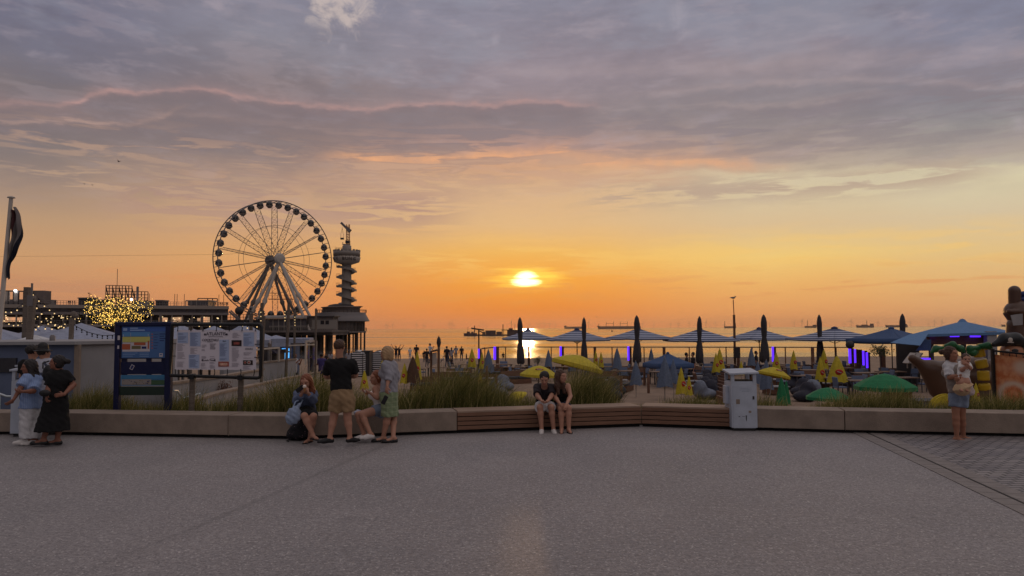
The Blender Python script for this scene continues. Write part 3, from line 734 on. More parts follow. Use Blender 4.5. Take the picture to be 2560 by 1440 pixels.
# things on its roof
def on_roof(name, label, cat, px0, px1, py0, py1, mats, fn=None, depth=4., off_=-3):
    a = pb(px0, 8.36, off_); b = pb(px1, 8.36, off_); zt = P((px0+px1)/2, py0, (a.y+b.y)/2).z
    root = empty(name, (a+b)/2, label, cat)
    fn(root, a, b, zt); return root
def lattice(root, a, b, zt, nx=7, nz=4, zb=None, mt=None, nm='frame'):
    m = MB(); zb = zb or a.z
    for i in range(nx+1): q = a+(b-a)*(i/nx); m.bar((q.x, q.y, zb), (q.x, q.y, zt), .16)
    for j in range(nz+1): zz = zb+(zt-zb)*j/nz; m.bar((a.x, a.y, zz), (b.x, b.y, zz), .16)
    m.build(nm, mt or M_DARK, root)
def f1(root, a, b, zt):
    zb = a.z+(zt-a.z)*.42; lattice(root, a, b, zt, 8, 4, zb)
    m = MB()
    for i in range(5): q = a+(b-a)*(i/4); m.bar((q.x, q.y, a.z), (q.x, q.y, zb), .3); m.bar((q.x, q.y+2.5, a.z), (q.x, q.y, zt-.5), .2)
    m.build('supports', M_DARK, root)
on_roof('sign_scaffold', 'larger open lattice sign frame on the pier roof behind the lit tree', 'sign frame', 263, 329, 714, 760, None, f1)
def f2(root, a, b, zt):
    zb = a.z+(zt-a.z)*.34; lattice(root, a, b, zt, 5, 3, zb)
    m = MB(); c = (a+b)/2; m.box((c.x, c.y+2, (a.z+zb)/2), ((b-a).length, 3.5, zb-a.z)); m.build('base', M_PALE, root)
    m = MB(); q = a+(b-a)*.42; m.bar((q.x, q.y-.5, zb), (q.x, q.y-.5, zt+1.3), .45); m.build('pipe', M_STEEL, root)
    m = MB(); q = a+(b-a)*.1; m.sphere((q.x, q.y-.8, zb+.3), .3, 8, 6); m.build('lamp', M_BULBW, root)
on_roof('roof_cabin', 'small rooftop cabin with pale base and lattice cage beside larger frame', 'cabin', 328, 370, 729, 760, None, f2)
def hut(root, a, b, zt, roof=None):
    m = MB(); c = (a+b)/2; L = (b-a).length; m.box((c.x, c.y+1.5, (a.z+zt)/2), (L*.94, 3, zt-a.z-.1)); m.build('wall', M_DARK, root)
    m = MB(); m.box((c.x, c.y+1.5, zt), (L, 3.6, .25)); m.build('roof', M_STEEL, root)
on_roof('roof_hut', 'long dark low hut on the pier roof with wide flat top', 'hut', 190, 230, 745, 760, None, hut)
on_roof('roof_hut', 'low dark flat hut directly left of the large lattice frame', 'hut', 231, 262, 750, 760, None, hut)
on_roof('roof_hut', 'small square dark hut right of the lattice cage on the roof', 'hut', 388, 411, 751, 763, None, hut)
def f3(root, a, b, zt):
    m = MB(); c = (a+b)/2; L = (b-a).length; m.box((c.x-L*.03, c.y+2, (a.z+zt)/2-.3), (L*.8, 4.5, zt-a.z-1.0)); m.build('wall', M_GLASSP, root)
    m = MB(); m.box((c.x-L*.03, c.y+2, zt-.75), (L*.94, 5.2, .3)); m.build('roof', M_PALE, root)
    m = MB(); e = b; s_ = a+(b-a)*.28
    for q in (s_, (s_+e)/2, s_*.25+e*.75, e): m.bar((q.x, q.y+3, a.z), (q.x, q.y+3, zt), .2)
    m.bar((s_.x, s_.y+3, zt), (e.x, e.y+3, zt), .25); m.build('pergola', M_DARK, root)
    m = MB()
    for i in range(5): q = a+(b-a)*(i/5+.02); m.bar((q.x, q.y-.3, a.z), (q.x, q.y-.3, zt-.8), .16)
    m.build('post', M_PALE, root)
on_roof('roof_pavilion', 'pale glazed rooftop pavilion with pergola near the wheel end', 'pavilion', 465, 535, 745, 763, None, f3)
def f4(root, a, b, zt):
    c = (a+b)/2; L = (b-a).length
    m = MB(); m.box((c.x, c.y+3, (a.z+zt)/2-1.), (L, 5, zt-a.z-2.)); m.build('wall', M_STEEL, root)
    m = MB(); m.bar((a.x, a.y, zt), (a.x+L*.62, b.y, zt), .3)
    for i in range(6): x_ = a.x+L*.62*i/5; m.bar((x_, a.y, a.z), (x_, a.y, zt), .25)
    m.build('frame', M_DARK, root)
    for k, t in enumerate((.22, .42)):
        m = MB(); m.box((a.x+L*t, a.y, a.z+2.), (L*.12, .2, 2.4)); m.build('panel', M_WHITE, root)
    m = MB(); m.box((a.x+L*.85, c.y+1, a.z+1.9), (L*.28, 3, 3.2)); m.build('cabin', M_PCONC, root)
    m = MB(); m.sphere((a.x+L*.44, a.y-.4, zt), .33, 8, 6); m.build('lamp', M_BULBW, root)
on_roof('roof_structure', 'boxy rooftop structure with frames and white lamp at far left', 'building', -10, 113, 728, 760, None, f4)
for i, px in enumerate((92, 222, 291, 373, 437, 443, 461, 548, 560)):
    q = pb(px, 8.36, -1 if px != 291 else -3.2); h_ = 3.2 if px not in (291,) else 9.6
    m = MB(); m.tube([q, q+Vector((0, 0, h_))], .07, 5)
    tag(m.build('roof_mast', M_DARK), 'thin bare mast standing on the pier building roof', 'mast', 'thin masts on the pier roof')

# lookout deck stretch between long building and wheel
def link_block():
    Y = 240; a, b = P(560, 820, Y), P(648, 820, Y); z = lambda py: P(600, py, Y).z
    root = empty('pier_terrace', ((a.x+b.x)/2, Y, 1.55), 'dark open terrace block under the left side of the wheel', 'terrace')
    m = MB(); m.box(((a.x+b.x)/2, Y+5, (z(800)+1.55)/2), (b.x-a.x, 9, z(800)-1.55)); m.build('wall', M_DARK, root)
    m = MB()
    for i in range(12):
        q = a+(b-a)*(i/11); m.bar((q.x, Y, 1.55), (q.x, Y, z(786)), .14)
    for py in (786, 793, 800): m.bar((a.x, Y, z(py)), (b.x, Y, z(py)), .14)
    m.build('railing', M_DARK, root)
    m = MB(); m.bar(P(573, 779, Y), P(596, 800, Y), .5); m.bar(P(577, 776, Y), P(601, 799, Y), .4); m.build('stair', M_STEEL, root)
link_block()
def kiosk_sphere():
    c = P(598, 777, 255); m = MB(); m.sphere(c, 1.45, 16, 12)
    r = empty('dark_cabin', c-Vector((0, 0, 1.5)), 'round black cabin at the foot of the ferris wheel', 'cabin'); m.build('shell', M_DARK, r)
    m = MB(); m.bar(c-Vector((0, 0, 1.2)), (c.x, c.y, 1.6), .5); m.build('post', M_DARK, r)
kiosk_sphere()

# ================= ships, turbines, buoy =================
M_SHIP = mat('ship_paint', srgb(126, 104, 98), .7); M_SHIPD = mat('ship_dark', srgb(92, 76, 76), .8); M_TURB = mat('turbine_paint', srgb(150, 140, 136), .6)
def hull(m, a, b, wl, top, w_, bow=1, mi=0, bowl=.06):
    L = (b-a).length; d = (b-a).normalized(); n = Vector((-d.y, d.x, 0))
    def q(t, s, z): return Vector((a.x+d.x*L*t, a.y+d.y*L*t, 0))+n*(w_*s)+Vector((0, 0, z))
    ts = [0, .02, 1-bowl, 1] if bow > 0 else [0, bowl, .98, 1]
    ws = [.35, .5, .5, 0.02] if bow > 0 else [.02, .5, .5, .35]
    rise = [top+.0, top, top, top+.25*(top-wl)] if bow > 0 else [top+.25*(top-wl), top, top, top]
    vs = []
    for t, s_, r in zip(ts, ws, rise):
        tb = t
        if bow > 0 and t == 1: tb = .975
        if bow < 0 and t == 0: tb = .025
        vs += [q(tb, -s_, wl-1), q(tb, s_, wl-1), q(t, s_, r), q(t, -s_, r)]
    fs = []
    for i in range(3):
        o = 4*i
        for k in range(4): fs.append((o+k, o+(k+1) % 4, o+4+(k+1) % 4, o+4+k))
    fs += [(0, 3, 2, 1), (12, 13, 14, 15)]; m.add(vs, fs, mi)
def ship(label, px0, px1, ytop, Y, parts, bow=-1, name='cargo_ship'):
    a, b = P(px0, ytop, Y), P(px1, ytop, Y); zt = (a.z+b.z)/2; a.z = b.z = 0
    root = empty(name, ((a.x+b.x)/2, Y, SEA_Z), label, 'ship')
    m = MB(); hull(m, a, b, SEA_Z, zt, (b-a).length*.14, bow); m.build('hull', M_SHIP, root)
    for nm, x0, x1, y0, y1 in parts:
        p, q = P(x0, y1, Y), P(x1, y0, Y); m = MB()
        if nm == 'mast': m.bar((p.x, Y, min(p.z, q.z)), (p.x, Y, max(p.z, q.z)), Y*.9/FPX)
        elif nm == 'boom': m.bar(p, q, Y*.7/FPX)
        else: m.box(((p.x+q.x)/2, Y, (p.z+q.z)/2), (abs(q.x-p.x), (b-a).length*.1, abs(q.z-p.z)))
        m.build(nm, M_SHIPD, root)
    return root
ship('long bulk carrier with four deck cranes on the horizon right of the sun', 1493, 1601, 815.5, 4500,
     [('mast', 1515.6, 1515.6, 805, 816), ('mast', 1533.5, 1533.5, 804, 816), ('boom', 1515.6, 1533.5, 808.5, 808.5), ('mast', 1550.5, 1550.5, 804, 816), ('mast', 1568.5, 1568.5, 804, 816), ('boom', 1550.5, 1568.5, 808.5, 808.5), ('bridge', 1590, 1599, 808, 816), ('mast', 1497, 1497, 809, 816)])
ship('very faint low freighter left of the bulk carrier on the horizon', 1410, 1462, 816.5, 6500, [('bridge', 1411, 1416, 814, 817)])
ship('small distant vessel with tall mast behind the thin beach pole', 1810, 1840, 815.6, 6000, [('mast', 1812, 1812, 803, 816), ('bridge', 1833, 1839, 812, 816), ('mast', 1839, 1839, 807, 816)])
ship('small coaster with mast near the sixth closed parasol', 2012, 2042, 815, 5500, [('bridge', 2032, 2041, 812, 816), ('mast', 2019, 2019, 801, 816)], 1)
ship('stubby ship with tall stern bridge between parasols at the right', 2140, 2184, 813.6, 5200, [('bridge', 2176, 2183, 809, 814), ('bridge', 2154, 2168, 811.5, 814), ('mast', 2167, 2167, 801, 814), ('mast', 2145, 2145, 811, 814)])
ship('long low tanker beside the rightmost closed parasol', 2213, 2268, 812.8, 6000, [('bridge', 2258, 2266, 810, 813)])
ship('faint flat freighter between blue pavilion roof and inflatable mast', 2503, 2535, 811.6, 7000, [('bridge', 2528, 2532, 810, 812)])
def barge():
    Y = 800
    root = empty('work_barge', (P(1250, 838, Y).x, Y, SEA_Z), 'flat work barge with containers and tall poles on the sea left of the sun', 'barge')
    a, b = P(1188, 835.5, Y), P(1312, 835.5, Y); a.z = b.z = 0
    m = MB(); hull(m, a, b, SEA_Z, P(1250, 836, Y).z, 9, -1); m.build('hull', M_SHIPD, root)
    for nm, x0, x1, y0, y1 in [('container', 1214, 1239.5, 826, 837), ('container', 1206, 1213, 829.5, 837), ('container', 1241, 1255, 829, 837), ('deckhouse', 1268, 1296, 824.5, 837), ('deckhouse', 1272, 1282, 820.5, 826), ('gangway', 1253, 1275, 824, 826)]:
        p, q = P(x0, y1, Y), P(x1, y0, Y); m = MB(); m.box(((p.x+q.x)/2, Y, (p.z+q.z)/2), (q.x-p.x, 5, q.z-p.z)); m.build(nm, M_SHIPD, root)
    for x, y0, y1, w_ in ((1257.5, 811, 838, 1.0), (1278, 802, 822, .3), (1287, 810, 826, .25)):
        m = MB(); m.bar(P(x, y0, Y), P(x, y1, Y), w_); m.build('pole', M_SHIPD, root)
barge()
def tug():
    Y = 790; root = empty('tug_boat', (P(1174, 838, Y).x, Y, SEA_Z), 'small tug with dark funnel mast at the left end of the barge', 'boat')
    a, b = P(1159, 832.5, Y), P(1193, 832.5, Y); a.z = b.z = 0
    m = MB(); hull(m, a, b, SEA_Z, P(1175, 833, Y).z, 4.5, -1); m.build('hull', M_SHIPD, root)
    for nm, x0, x1, y0, y1 in [('wheelhouse', 1167, 1175, 829, 834), ('deckhouse', 1178, 1184, 829.5, 834)]:
        p, q = P(x0, y1, Y), P(x1, y0, Y); m = MB(); m.box(((p.x+q.x)/2, Y, (p.z+q.z)/2), (q.x-p.x, 2.5, q.z-p.z)); m.build(nm, M_SHIPD, root)
    m = MB(); m.bar(P(1186.5, 814, Y), P(1186.5, 834, Y), .9); m.build('funnel', M_SHIPD, root)
    m = MB(); m.bar(P(1169.5, 817, Y), P(1169.5, 830, Y), .3); m.build('mast', M_SHIPD, root)
tug()
def buoy():
    q = atz(1530, 829, SEA_Z); s = q.y/FPX; root = empty('navigation_buoy', (q.x, q.y, SEA_Z), 'small dark conical buoy floating below the bulk carrier', 'buoy')
    m = MB(); m.lathe((q.x, q.y, SEA_Z), [(2.2*s, -.3), (2.4*s, 1.2*s), (1.2*s, 2.6*s), (.5*s, 4.6*s)], 10); m.build('float', M_SHIPD, root)
    m = MB(); m.sphere((q.x, q.y, SEA_Z+5*s), .7*s, 8, 6); m.build('topmark', M_SHIPD, root)
buoy()
# wind farm
def turbine():
    root = empty('wind_turbine', (0, 0, 0), 'tiny three-bladed wind turbine standing out on the sea horizon', 'wind turbine', 'offshore wind turbines on the horizon', local=True)
    m = MB(); m.tube([(0, 0, -2), (0, 0, 100)], [3.6, 2.4], 6); m.build('mast', M_TURB, root)
    m = MB(); m.box((0, -2, 101), (4, 10, 5)); m.build('nacelle', M_TURB, root)
    for k in range(3):
        m = MB(); a = k*2*math.pi/3+.3; d = Vector((math.sin(a), 0, math.cos(a))); m.tube([Vector((0, -7, 101)), Vector((0, -7, 101))+d*20, Vector((0, -7, 101))+d*72], [1.8, 2.4, .8], 5); m.build('blade', M_TURB, root)
    return root
tb = turbine(); rt = random.Random(5)
tx = [965,970,982,1041,1058,1062,1123,1130,1136,1200,1207,1216,1278,1287,1325,1348,1360,1374,1388,1472,1607,1634,1676,1693,1697,1723,1765,1774,1788,1811,1855,1924,1986,2005,2040,2110,2128,2195,2276,2322,2336,2355,2413,2438,2472,2485,2500,2518]
for i, x in enumerate(tx):
    Y = rt.uniform(15000, 21000); q = P(x, 815, Y); tall = rt.uniform(.85, 1.25)
    o = tb if i == 0 else copy_tree(tb, (0, 0, 0))
    o.location = (q.x, Y, SEA_Z); o.rotation_euler.z = rt.uniform(-.6, .6); o.scale = (tall,)*3
# ================= materials =================
M_WOOD = None
def wood_mat(name, c, sc=1., v=.25):
    m_ = bpy.data.materials.new(name); m_.use_nodes = True; t = NT(m_.node_tree); b = t.n['Principled BSDF']
    obj = t.new('ShaderNodeTexCoord').outputs['Object']; x, y, z = t.sep(obj)
    n = t.noise(t.comb(t.m('MULTIPLY', x, 2.*sc), t.m('MULTIPLY', y, 14.*sc), t.m('MULTIPLY', z, 40.*sc)), 1., 5., .6)
    t.inp(b.inputs['Base Color'], t.mix(t.ss(n, .3, .7), tuple(q*(1-v) for q in c[:3])+(1,), tuple(min(1, q*(1+v)) for q in c[:3])+(1,)))
    b.inputs['Roughness'].default_value = .65
    return m_
M_WOOD = wood_mat('bench_hardwood', srgb(122, 88, 68), .6, .14)
M_POLE = wood_mat('weathered_post', srgb(104, 92, 82), 1.)
M_SEAT = wood_mat('bench_seat_wood', srgb(152, 128, 110), .6, .12)
M_BLACK = mat('black_steel', srgb(26, 25, 27), .45)
M_BLUE = mat('navy_sign_frame', srgb(22, 28, 66), .4)
M_BIN = mat('pale_blue_enamel', srgb(176, 182, 194), .5, var=.08, vscale=5)
M_BIND = mat('bin_scuffs', srgb(60, 58, 58), .8)
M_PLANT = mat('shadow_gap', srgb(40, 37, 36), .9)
M_GREYB = mat('blue_grey_render', srgb(94, 104, 128), .8, var=.08, vscale=1.5)
M_GREYC = mat('pale_concrete_panel', srgb(150, 148, 150), .8, var=.08, vscale=1.5)
M_RAIL = mat('galvanised_rail', srgb(196, 204, 210), .35, metal=.3)

# ================= low wall / benches =================
CAPD = .62
def wall_seg(i0, i1, label, wood=False, name='concrete_bench', t0=0., t1=1.):
    pts = WL[i0:i1+1]; pts = [p.copy() for p in pts]
    if t0: pts[0] = pts[0]+(pts[1]-pts[0])*t0
    if t1 < 1: pts[-1] = pts[-2]+(pts[-1]-pts[-2])*t1
    g = .006
    pts[0] = pts[0]+(pts[1]-pts[0]).normalized()*g; pts[-1] = pts[-1]-(pts[-1]-pts[-2]).normalized()*g
    root = empty(name, (pts[0]+pts[-1])/2, label, 'bench')
    def strip(o0, o1, z0, z1):
        a = off(pts, o0); b = off(pts, o1); m = MB(); n = len(pts)
        vs = []
        for p, q in zip(a, b): vs += [(p.x, p.y, z0), (q.x, q.y, z0), (q.x, q.y, z1), (p.x, p.y, z1)]
        fs = [(0, 3, 2, 1)[::-1], (4*n-4, 4*n-3, 4*n-2, 4*n-1)]
        for i in range(n-1):
            o = 4*i
            for k in range(4): fs.append((o+k, o+(k+1) % 4, o+4+(k+1) % 4, o+4+k))
        m.add(vs, fs); return m
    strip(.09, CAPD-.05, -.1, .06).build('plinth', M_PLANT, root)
    if not wood:
        strip(0, CAPD, .058, .41).build('block', M_CONC, root, bevel=.010)
    else:
        strip(.05, CAPD-.03, .05, .375).build('core', M_PLANT, root)
        for k in range(4):
            z0 = .066+k*.083; m = strip(.0, .045, z0, z0+.069); m.build('front_board', M_WOOD, root, bevel=.004)
        for k in range(5):
            o0 = .0+k*.124; strip(o0, o0+.116, .379, .412).build('seat_board', M_SEAT, root, bevel=.004)
    return root
wall_seg(0, 2, 'long plain concrete bench block behind the group at far left')
wall_seg(2, 4, 'plain concrete bench block that the ice cream group sits on')
wall_seg(4, 5, 'long slatted timber bench under the seated young couple', True, 'wooden_bench')
wall_seg(5, 6, 'short slatted timber bench left of the white litter bin', True, 'wooden_bench')
wall_seg(6, 7, 'short plain concrete bench block right of the white litter bin')
wall_seg(7, 9, 'long plain concrete bench block behind the woman carrying a baby')

# planted bank behind the benches
M_SOIL = mat('bank_soil', srgb(92, 84, 70), .95, bump=.5, bscale=12, var=.2, vscale=2)
bk0 = off(WL, CAPD-.02); bk1 = off(WL, 1.5); bk2 = off(WL, 2.9)
m = MB(); vs = []
for p, q, r in zip(bk0, bk1, bk2): vs += [(p.x, p.y, -.4), (p.x, p.y, .26), (q.x, q.y, .22), (r.x, r.y, -.6)]
fs = []
for i in range(len(bk0)-1):
    o = 4*i
    for k in range(3): fs.append((o+k, o+4+k, o+5+k, o+k+1))
m.add(vs, fs, 0, True); tag(m.build('planted_bank', M_SOIL), kind='structure')

# cobbled area at the right with a stone border
def cobbles():
    A = atz(2180, 1089); B = atz(2560, 1262); A.z = B.z = 0
    d = (B-A).normalized()
    A2 = A-d*.0; B2 = A+d*14
    m_ = bpy.data.materials.new('granite_setts'); m_.use_nodes = True; t = NT(m_.node_tree); b = t.n['Principled BSDF']
    obj = t.new('ShaderNodeTexCoord').outputs['Object']
    def brick(w_, h_, mort, rot):
        mp = t.new('ShaderNodeMapping'); mp.inputs['Rotation'].default_value[2] = rot; t.inp(mp.inputs[0], t.mix(.02, obj, t.new('ShaderNodeTexNoise').outputs['Color']))
        br = t.new('ShaderNodeTexBrick'); t.l.new(mp.outputs[0], br.inputs[0]); br.inputs['Scale'].default_value = 1; br.inputs['Brick Width'].default_value = w_; br.inputs['Row Height'].default_value = h_
        br.inputs['Mortar Size'].default_value = mort; br.inputs['Mortar Smooth'].default_value = .3; br.inputs['Bias'].default_value = 0
        br.inputs['Color1'].default_value = srgb(150, 142, 140); br.inputs['Color2'].default_value = srgb(118, 112, 114); br.inputs['Mortar'].default_value = srgb(34, 32, 32); return br
    br = brick(.21, .115, .013, 0)
    n = t.noise(obj, 1.2, 5., .6)
    c = t.mix(t.m('MULTIPLY', t.ss(n, .35, .7), .35), br.outputs[0], srgb(96, 92, 96))
    t.inp(b.inputs['Base Color'], c); b.inputs['Roughness'].default_value = .55
    bp = t.new('ShaderNodeBump'); bp.inputs['Strength'].default_value = .9; bp.inputs['Distance'].default_value = .012
    t.inp(bp.inputs['Height'], t.m('ADD', t.m('SUBTRACT', 1., br.outputs['Fac']), t.m('MULTIPLY', t.noise(obj, 9., 3.), .6))); t.l.new(bp.outputs[0], b.inputs['Normal'])
    m = MB(); n_ = Vector((d.y, -d.x, 0))
    if n_.x < 0: n_ = -n_
    q0, q1 = A-d*1.0, B2
    m.add([q0+Vector((0, 0, .004)), q1+Vector((0, 0, .004)), Vector((30, q1.y, .004)), Vector((30, q0.y, .004))], [(0, 1, 2, 3)])
    tag(m.build('cobbled_pavement', m_), kind='structure')
    # stone border course, individually laid slabs in one strip with a dark slot channel
    MS = mat('border_stone', srgb(132, 124, 120), .65, var=.15, vscale=6, bump=.3, bscale=30)
    m = MB(); L = 15; k = 0; t_ = -1.0
    rz = math.atan2(d.y, d.x)
    while t_ < L:
        ln = .30
        for o0, o1, zz in ((-.24, .0, .009), (.03, .27, .009)):
            c_ = A+d*(t_+ln/2)+n_*((o0+o1)/2); m.box((c_.x, c_.y, zz-.01), (ln-.012, o1-o0-.01, .02), rz)
        t_ += ln
    tag(m.build('pavement_border', MS), kind='structure')
    m = MB(); c_ = A+d*(L/2-1)+n_*.015; m.box((c_.x, c_.y, .0), (L, .028, .012), rz); tag(m.build('pavement_slot', M_PLANT), kind='structure')
cobbles()

# ================= litter bins =================
def litter_bin(name, label, c, w_, dpt, h, rz, hood=True):
    root = empty(name, c, label, 'litter bin', None, rz, local=True)
    m = MB(); m.box((0, 0, .03), (w_*.86, dpt*.86, .06)); m.build('foot', M_BIND, root)
    hb = h*.80
    m = MB(); m.prism([(-w_/2, -dpt/2, .06), (w_/2, -dpt/2, .06), (w_/2, dpt/2, .06), (-w_/2, dpt/2, .06)], (0, 0, 0), (0, 0, hb-.06)); m.build('body', M_BIN, root, bevel=.005)
    m = MB(); m.box((0, -dpt/2-.004, hb*.5), (w_*.88, .008, hb*.88)); d_ = m.build('front_door', M_BIN, root, bevel=.003)
    # opening with corner posts and sloping lid
    m = MB()
    for sx in (-1, 1):
        for sy in (-1, 1): m.box((sx*(w_/2-.035), sy*(dpt/2-.03), (hb+h-.06)/2), (.06, .05, h-hb-.07))
    m.box((0, 0, hb+.012), (w_*.94, dpt*.94, .024)); m.build('hood_post', M_BIN, root)
    m = MB(); m.box((0, 0, hb+.03), (w_*.8, dpt*.8, .02)); m.build('opening', M_PLANT, root)
    m = MB(); m.prism([(-w_/2-.03, -dpt/2-.03, h-.08), (w_/2+.04, -dpt/2-.03, h-.06), (w_/2+.04, dpt/2+.02, h-.01), (-w_/2-.03, dpt/2+.02, h-.03)], (0, 0, 0), (0, 0, .035)); m.build('lid', M_BIN, root, bevel=.006)
    return root
c = atz(1864, 1078); c.z = 0
bn_ = litter_bin('litter_bin', 'tall pale blue litter bin in front of the timber and concrete benches', (c.x, c.y+.27, 0), .48, .5, 1.13, math.radians(-1.5))
m = MB(); m.box((-.27, .02, .66), (.07, .2, .34)); m.build('side_ashtray', M_BIN, bn_, bevel=.01)
m = MB(); m.box((.17, -.259, .62), (.035, .01, .06)); m.build('lock', M_BIND, bn_)
m = MB(); m.box((-.12, -.2595, .55), (.07, .002, .09)); m.box((.1, -.2595, .36), (.05, .002, .04)); m.build('worn_sticker', M_CONC, bn_)
m = MB(); 
for q in ((.03, .17, .018, .07), (-.1, .19, .03, .012), (.032, .13, .01, .05), (-.02, .195, .05, .006), (.03, .205, .03, .012)): m.box((q[0], -.259, q[1]+.08), (q[2], .003, q[3]))
m.build('scuff_mark', M_BIND, bn_)
m = MB(); 
for k, wd in enumerate((.16, .2, .14)): m.box((-.0+.01*k, -.2595, .80-.03*k), (wd, .002, .006))
m.build('faded_print', mat('faded_print', srgb(140, 150, 166), .6), bn_)
c = atz(66, 1092); c.z = 0
b2 = litter_bin('litter_bin', 'pale bin half hidden behind the girl in blue shirt at far left', (c.x, c.y+.25, 0), .62, .5, 1.28, math.radians(2))
m = MB(); m.box((.05, -.02, 1.0), (.42, .34, .26)); m.box((.05, -.04, 1.3), (.6, .45, .03)); m.build('top_tray', M_BIN, b2)

# ================= information sign (blue) =================
def flat(root, name, px0, px1, py0, py1, Y, mt, th=.02, dy=0.):
    a = P(px0, py1, Y); b = P(px1, py0, Y); m = MB(); m.box(((a.x+b.x)/2, Y+dy, (a.z+b.z)/2), (abs(b.x-a.x), th, abs(b.z-a.z))); return m.build(name, mt, root)
def info_sign():
    Y = 14.6
    c = P(362, 1000, Y); root = empty('map_sign', (c.x, Y, .2), 'navy framed town map sign standing in dune grass left of the menu board', 'sign')
    m = MB()
    for px0, px1, pb_ in ((291, 304, 960), (417, 432, 1025)):
        a = P((px0+px1)/2, 805, Y); m.box((a.x, Y, (a.z+.2)/2), (pxm(Y)*(px1-px0), .12, a.z-.2))
    m.build('post', M_BLUE, root, bevel=.012)
    m = MB(); a, b = P(292, 805, Y), P(432, 815, Y); m.box(((a.x+b.x)/2, Y-.005, (a.z+b.z)/2), (b.x-a.x, .14, a.z-b.z)); m.build('top_rail', M_BLUE, root, bevel=.02)
    flat(root, 'map_back', 303, 419, 814, 897, Y, M_BLUE, .06)
    MB1 = mat('map_sea_blue', srgb(76, 110, 160), .4); MB2 = mat('map_light_blue', srgb(88, 140, 190), .5); MY = mat('map_sand_yellow', srgb(196, 192, 108), .5); MO = mat('map_blocks_orange', srgb(176, 92, 62), .5)
    MW = mat('map_pale', srgb(200, 192, 196), .5); MG = mat('map_olive', srgb(112, 100, 70), .5); MT = mat('map_ink', srgb(40, 50, 100), .6); MT2 = mat('map_pale_text', srgb(150, 176, 214), .6); MBR = mat('map_deep_blue', srgb(66, 100, 170), .5)
    f = lambda n, x0, x1, y0, y1, mt, k=1: flat(root, n, x0, x1, y0, y1, Y-.034-.003*k, mt, .004)
    f('map_panel', 304, 418, 816, 895, MB1, 0)
    f('map_header', 305, 417, 817, 829, MBR); f('map_sea', 306, 375, 830, 842, MB2); f('map_beach', 306, 375, 841, 856, MY); f('map_town', 306, 375, 855, 879, MW)
    for i, (x0, x1, y0, y1, mt) in enumerate([(305, 326, 860, 874, MO), (335, 364, 856, 863, MO), (329, 352, 864.5, 872.5, MG), (354, 366, 866, 872, MT), (369, 373, 852, 872, MO)]): f('map_block', x0, x1, y0, y1, mt, 2)
    f('map_pier', 325.5, 327, 832, 878, MW, 3); f('map_pier', 308, 309, 836, 842, MW, 3); f('map_pier', 370, 371, 835, 842, MW, 3)
    for k in range(6): f('map_key', 379, 382, 834+k*7, 837+k*7, MO, 1); f('map_text', 385, 396-(k % 3)*2, 835+k*7, 836.2+k*7, MT, 1)
    for k in range(4): f('map_text', 399, 414-(k % 2)*4, 834+k*5.5, 836+k*5.5, MT, 1)
    f('map_text', 325, 345, 819, 822, MT2, 2); f('map_text', 325, 362, 824, 827, MT2, 2); f('map_text', 308, 318, 820, 827, MT2, 2)
    for k in range(3): f('map_text', 307, 344-k*6, 882+k*4, 883+k*4, MT2, 1); f('map_text', 349, 372, 882+k*4, 883+k*4, MT2, 1)
    f('map_emblem', 398, 407, 883, 892, MW, 1); f('map_emblem', 400, 405, 885, 888, MB1, 2)
    flat(root, 'middle_panel', 303, 419, 904, 935.5, Y, M_BLUE, .05)
    a = P(330, 918, Y-.03); m = MB(); m.box(a, (.065, .004, .095), rot=Matrix.Rotation(math.radians(28), 3, 'Y')); m.build('sticker', MW, root)
    a = P(330, 918, Y-.033); m = MB(); m.box(a, (.045, .004, .075), rot=Matrix.Rotation(math.radians(28), 3, 'Y')); m.build('sticker_print', MT, root)
    for x0, x1, y0, y1 in ((294, 300, 839, 850), (293.5, 298, 864, 872)): flat(root, 'sticker', x0, x1, y0, y1, Y-.064, MW, .004)
    flat(root, 'photo_panel', 303, 419, 937, 964, Y, MB2, .05)
    f('photo_sea', 304, 418, 938, 948, mat('photo_teal', srgb(62, 120, 160), .5)); f('photo_shore', 304, 378, 948, 962, mat('photo_shore', srgb(146, 138, 134), .6)); f('photo_dune', 378, 418, 950, 962, mat('photo_green', srgb(62, 92, 66), .6))
    rn = random.Random(2)
    for k in range(22): x = rn.uniform(306, 374); y = rn.uniform(950, 960); f('photo_building', x, x+rn.uniform(1, 4), y, y+rn.uniform(.8, 2), MT if k % 2 else MG, 2)
    flat(root, 'base_panel', 300, 419, 966, 988, Y, mat('dark_green_panel', srgb(36, 52, 44), .5), .05)
    m = MB()
    for x in (311, 372, 410): a = P(x, 900, Y); m.box((a.x, Y+.01, a.z), (.1, .03, .1)); a = P(x, 936, Y); m.box((a.x, Y+.01, a.z), (.1, .03, .06))
    m.build('bracket', M_BLUE, root)
info_sign()

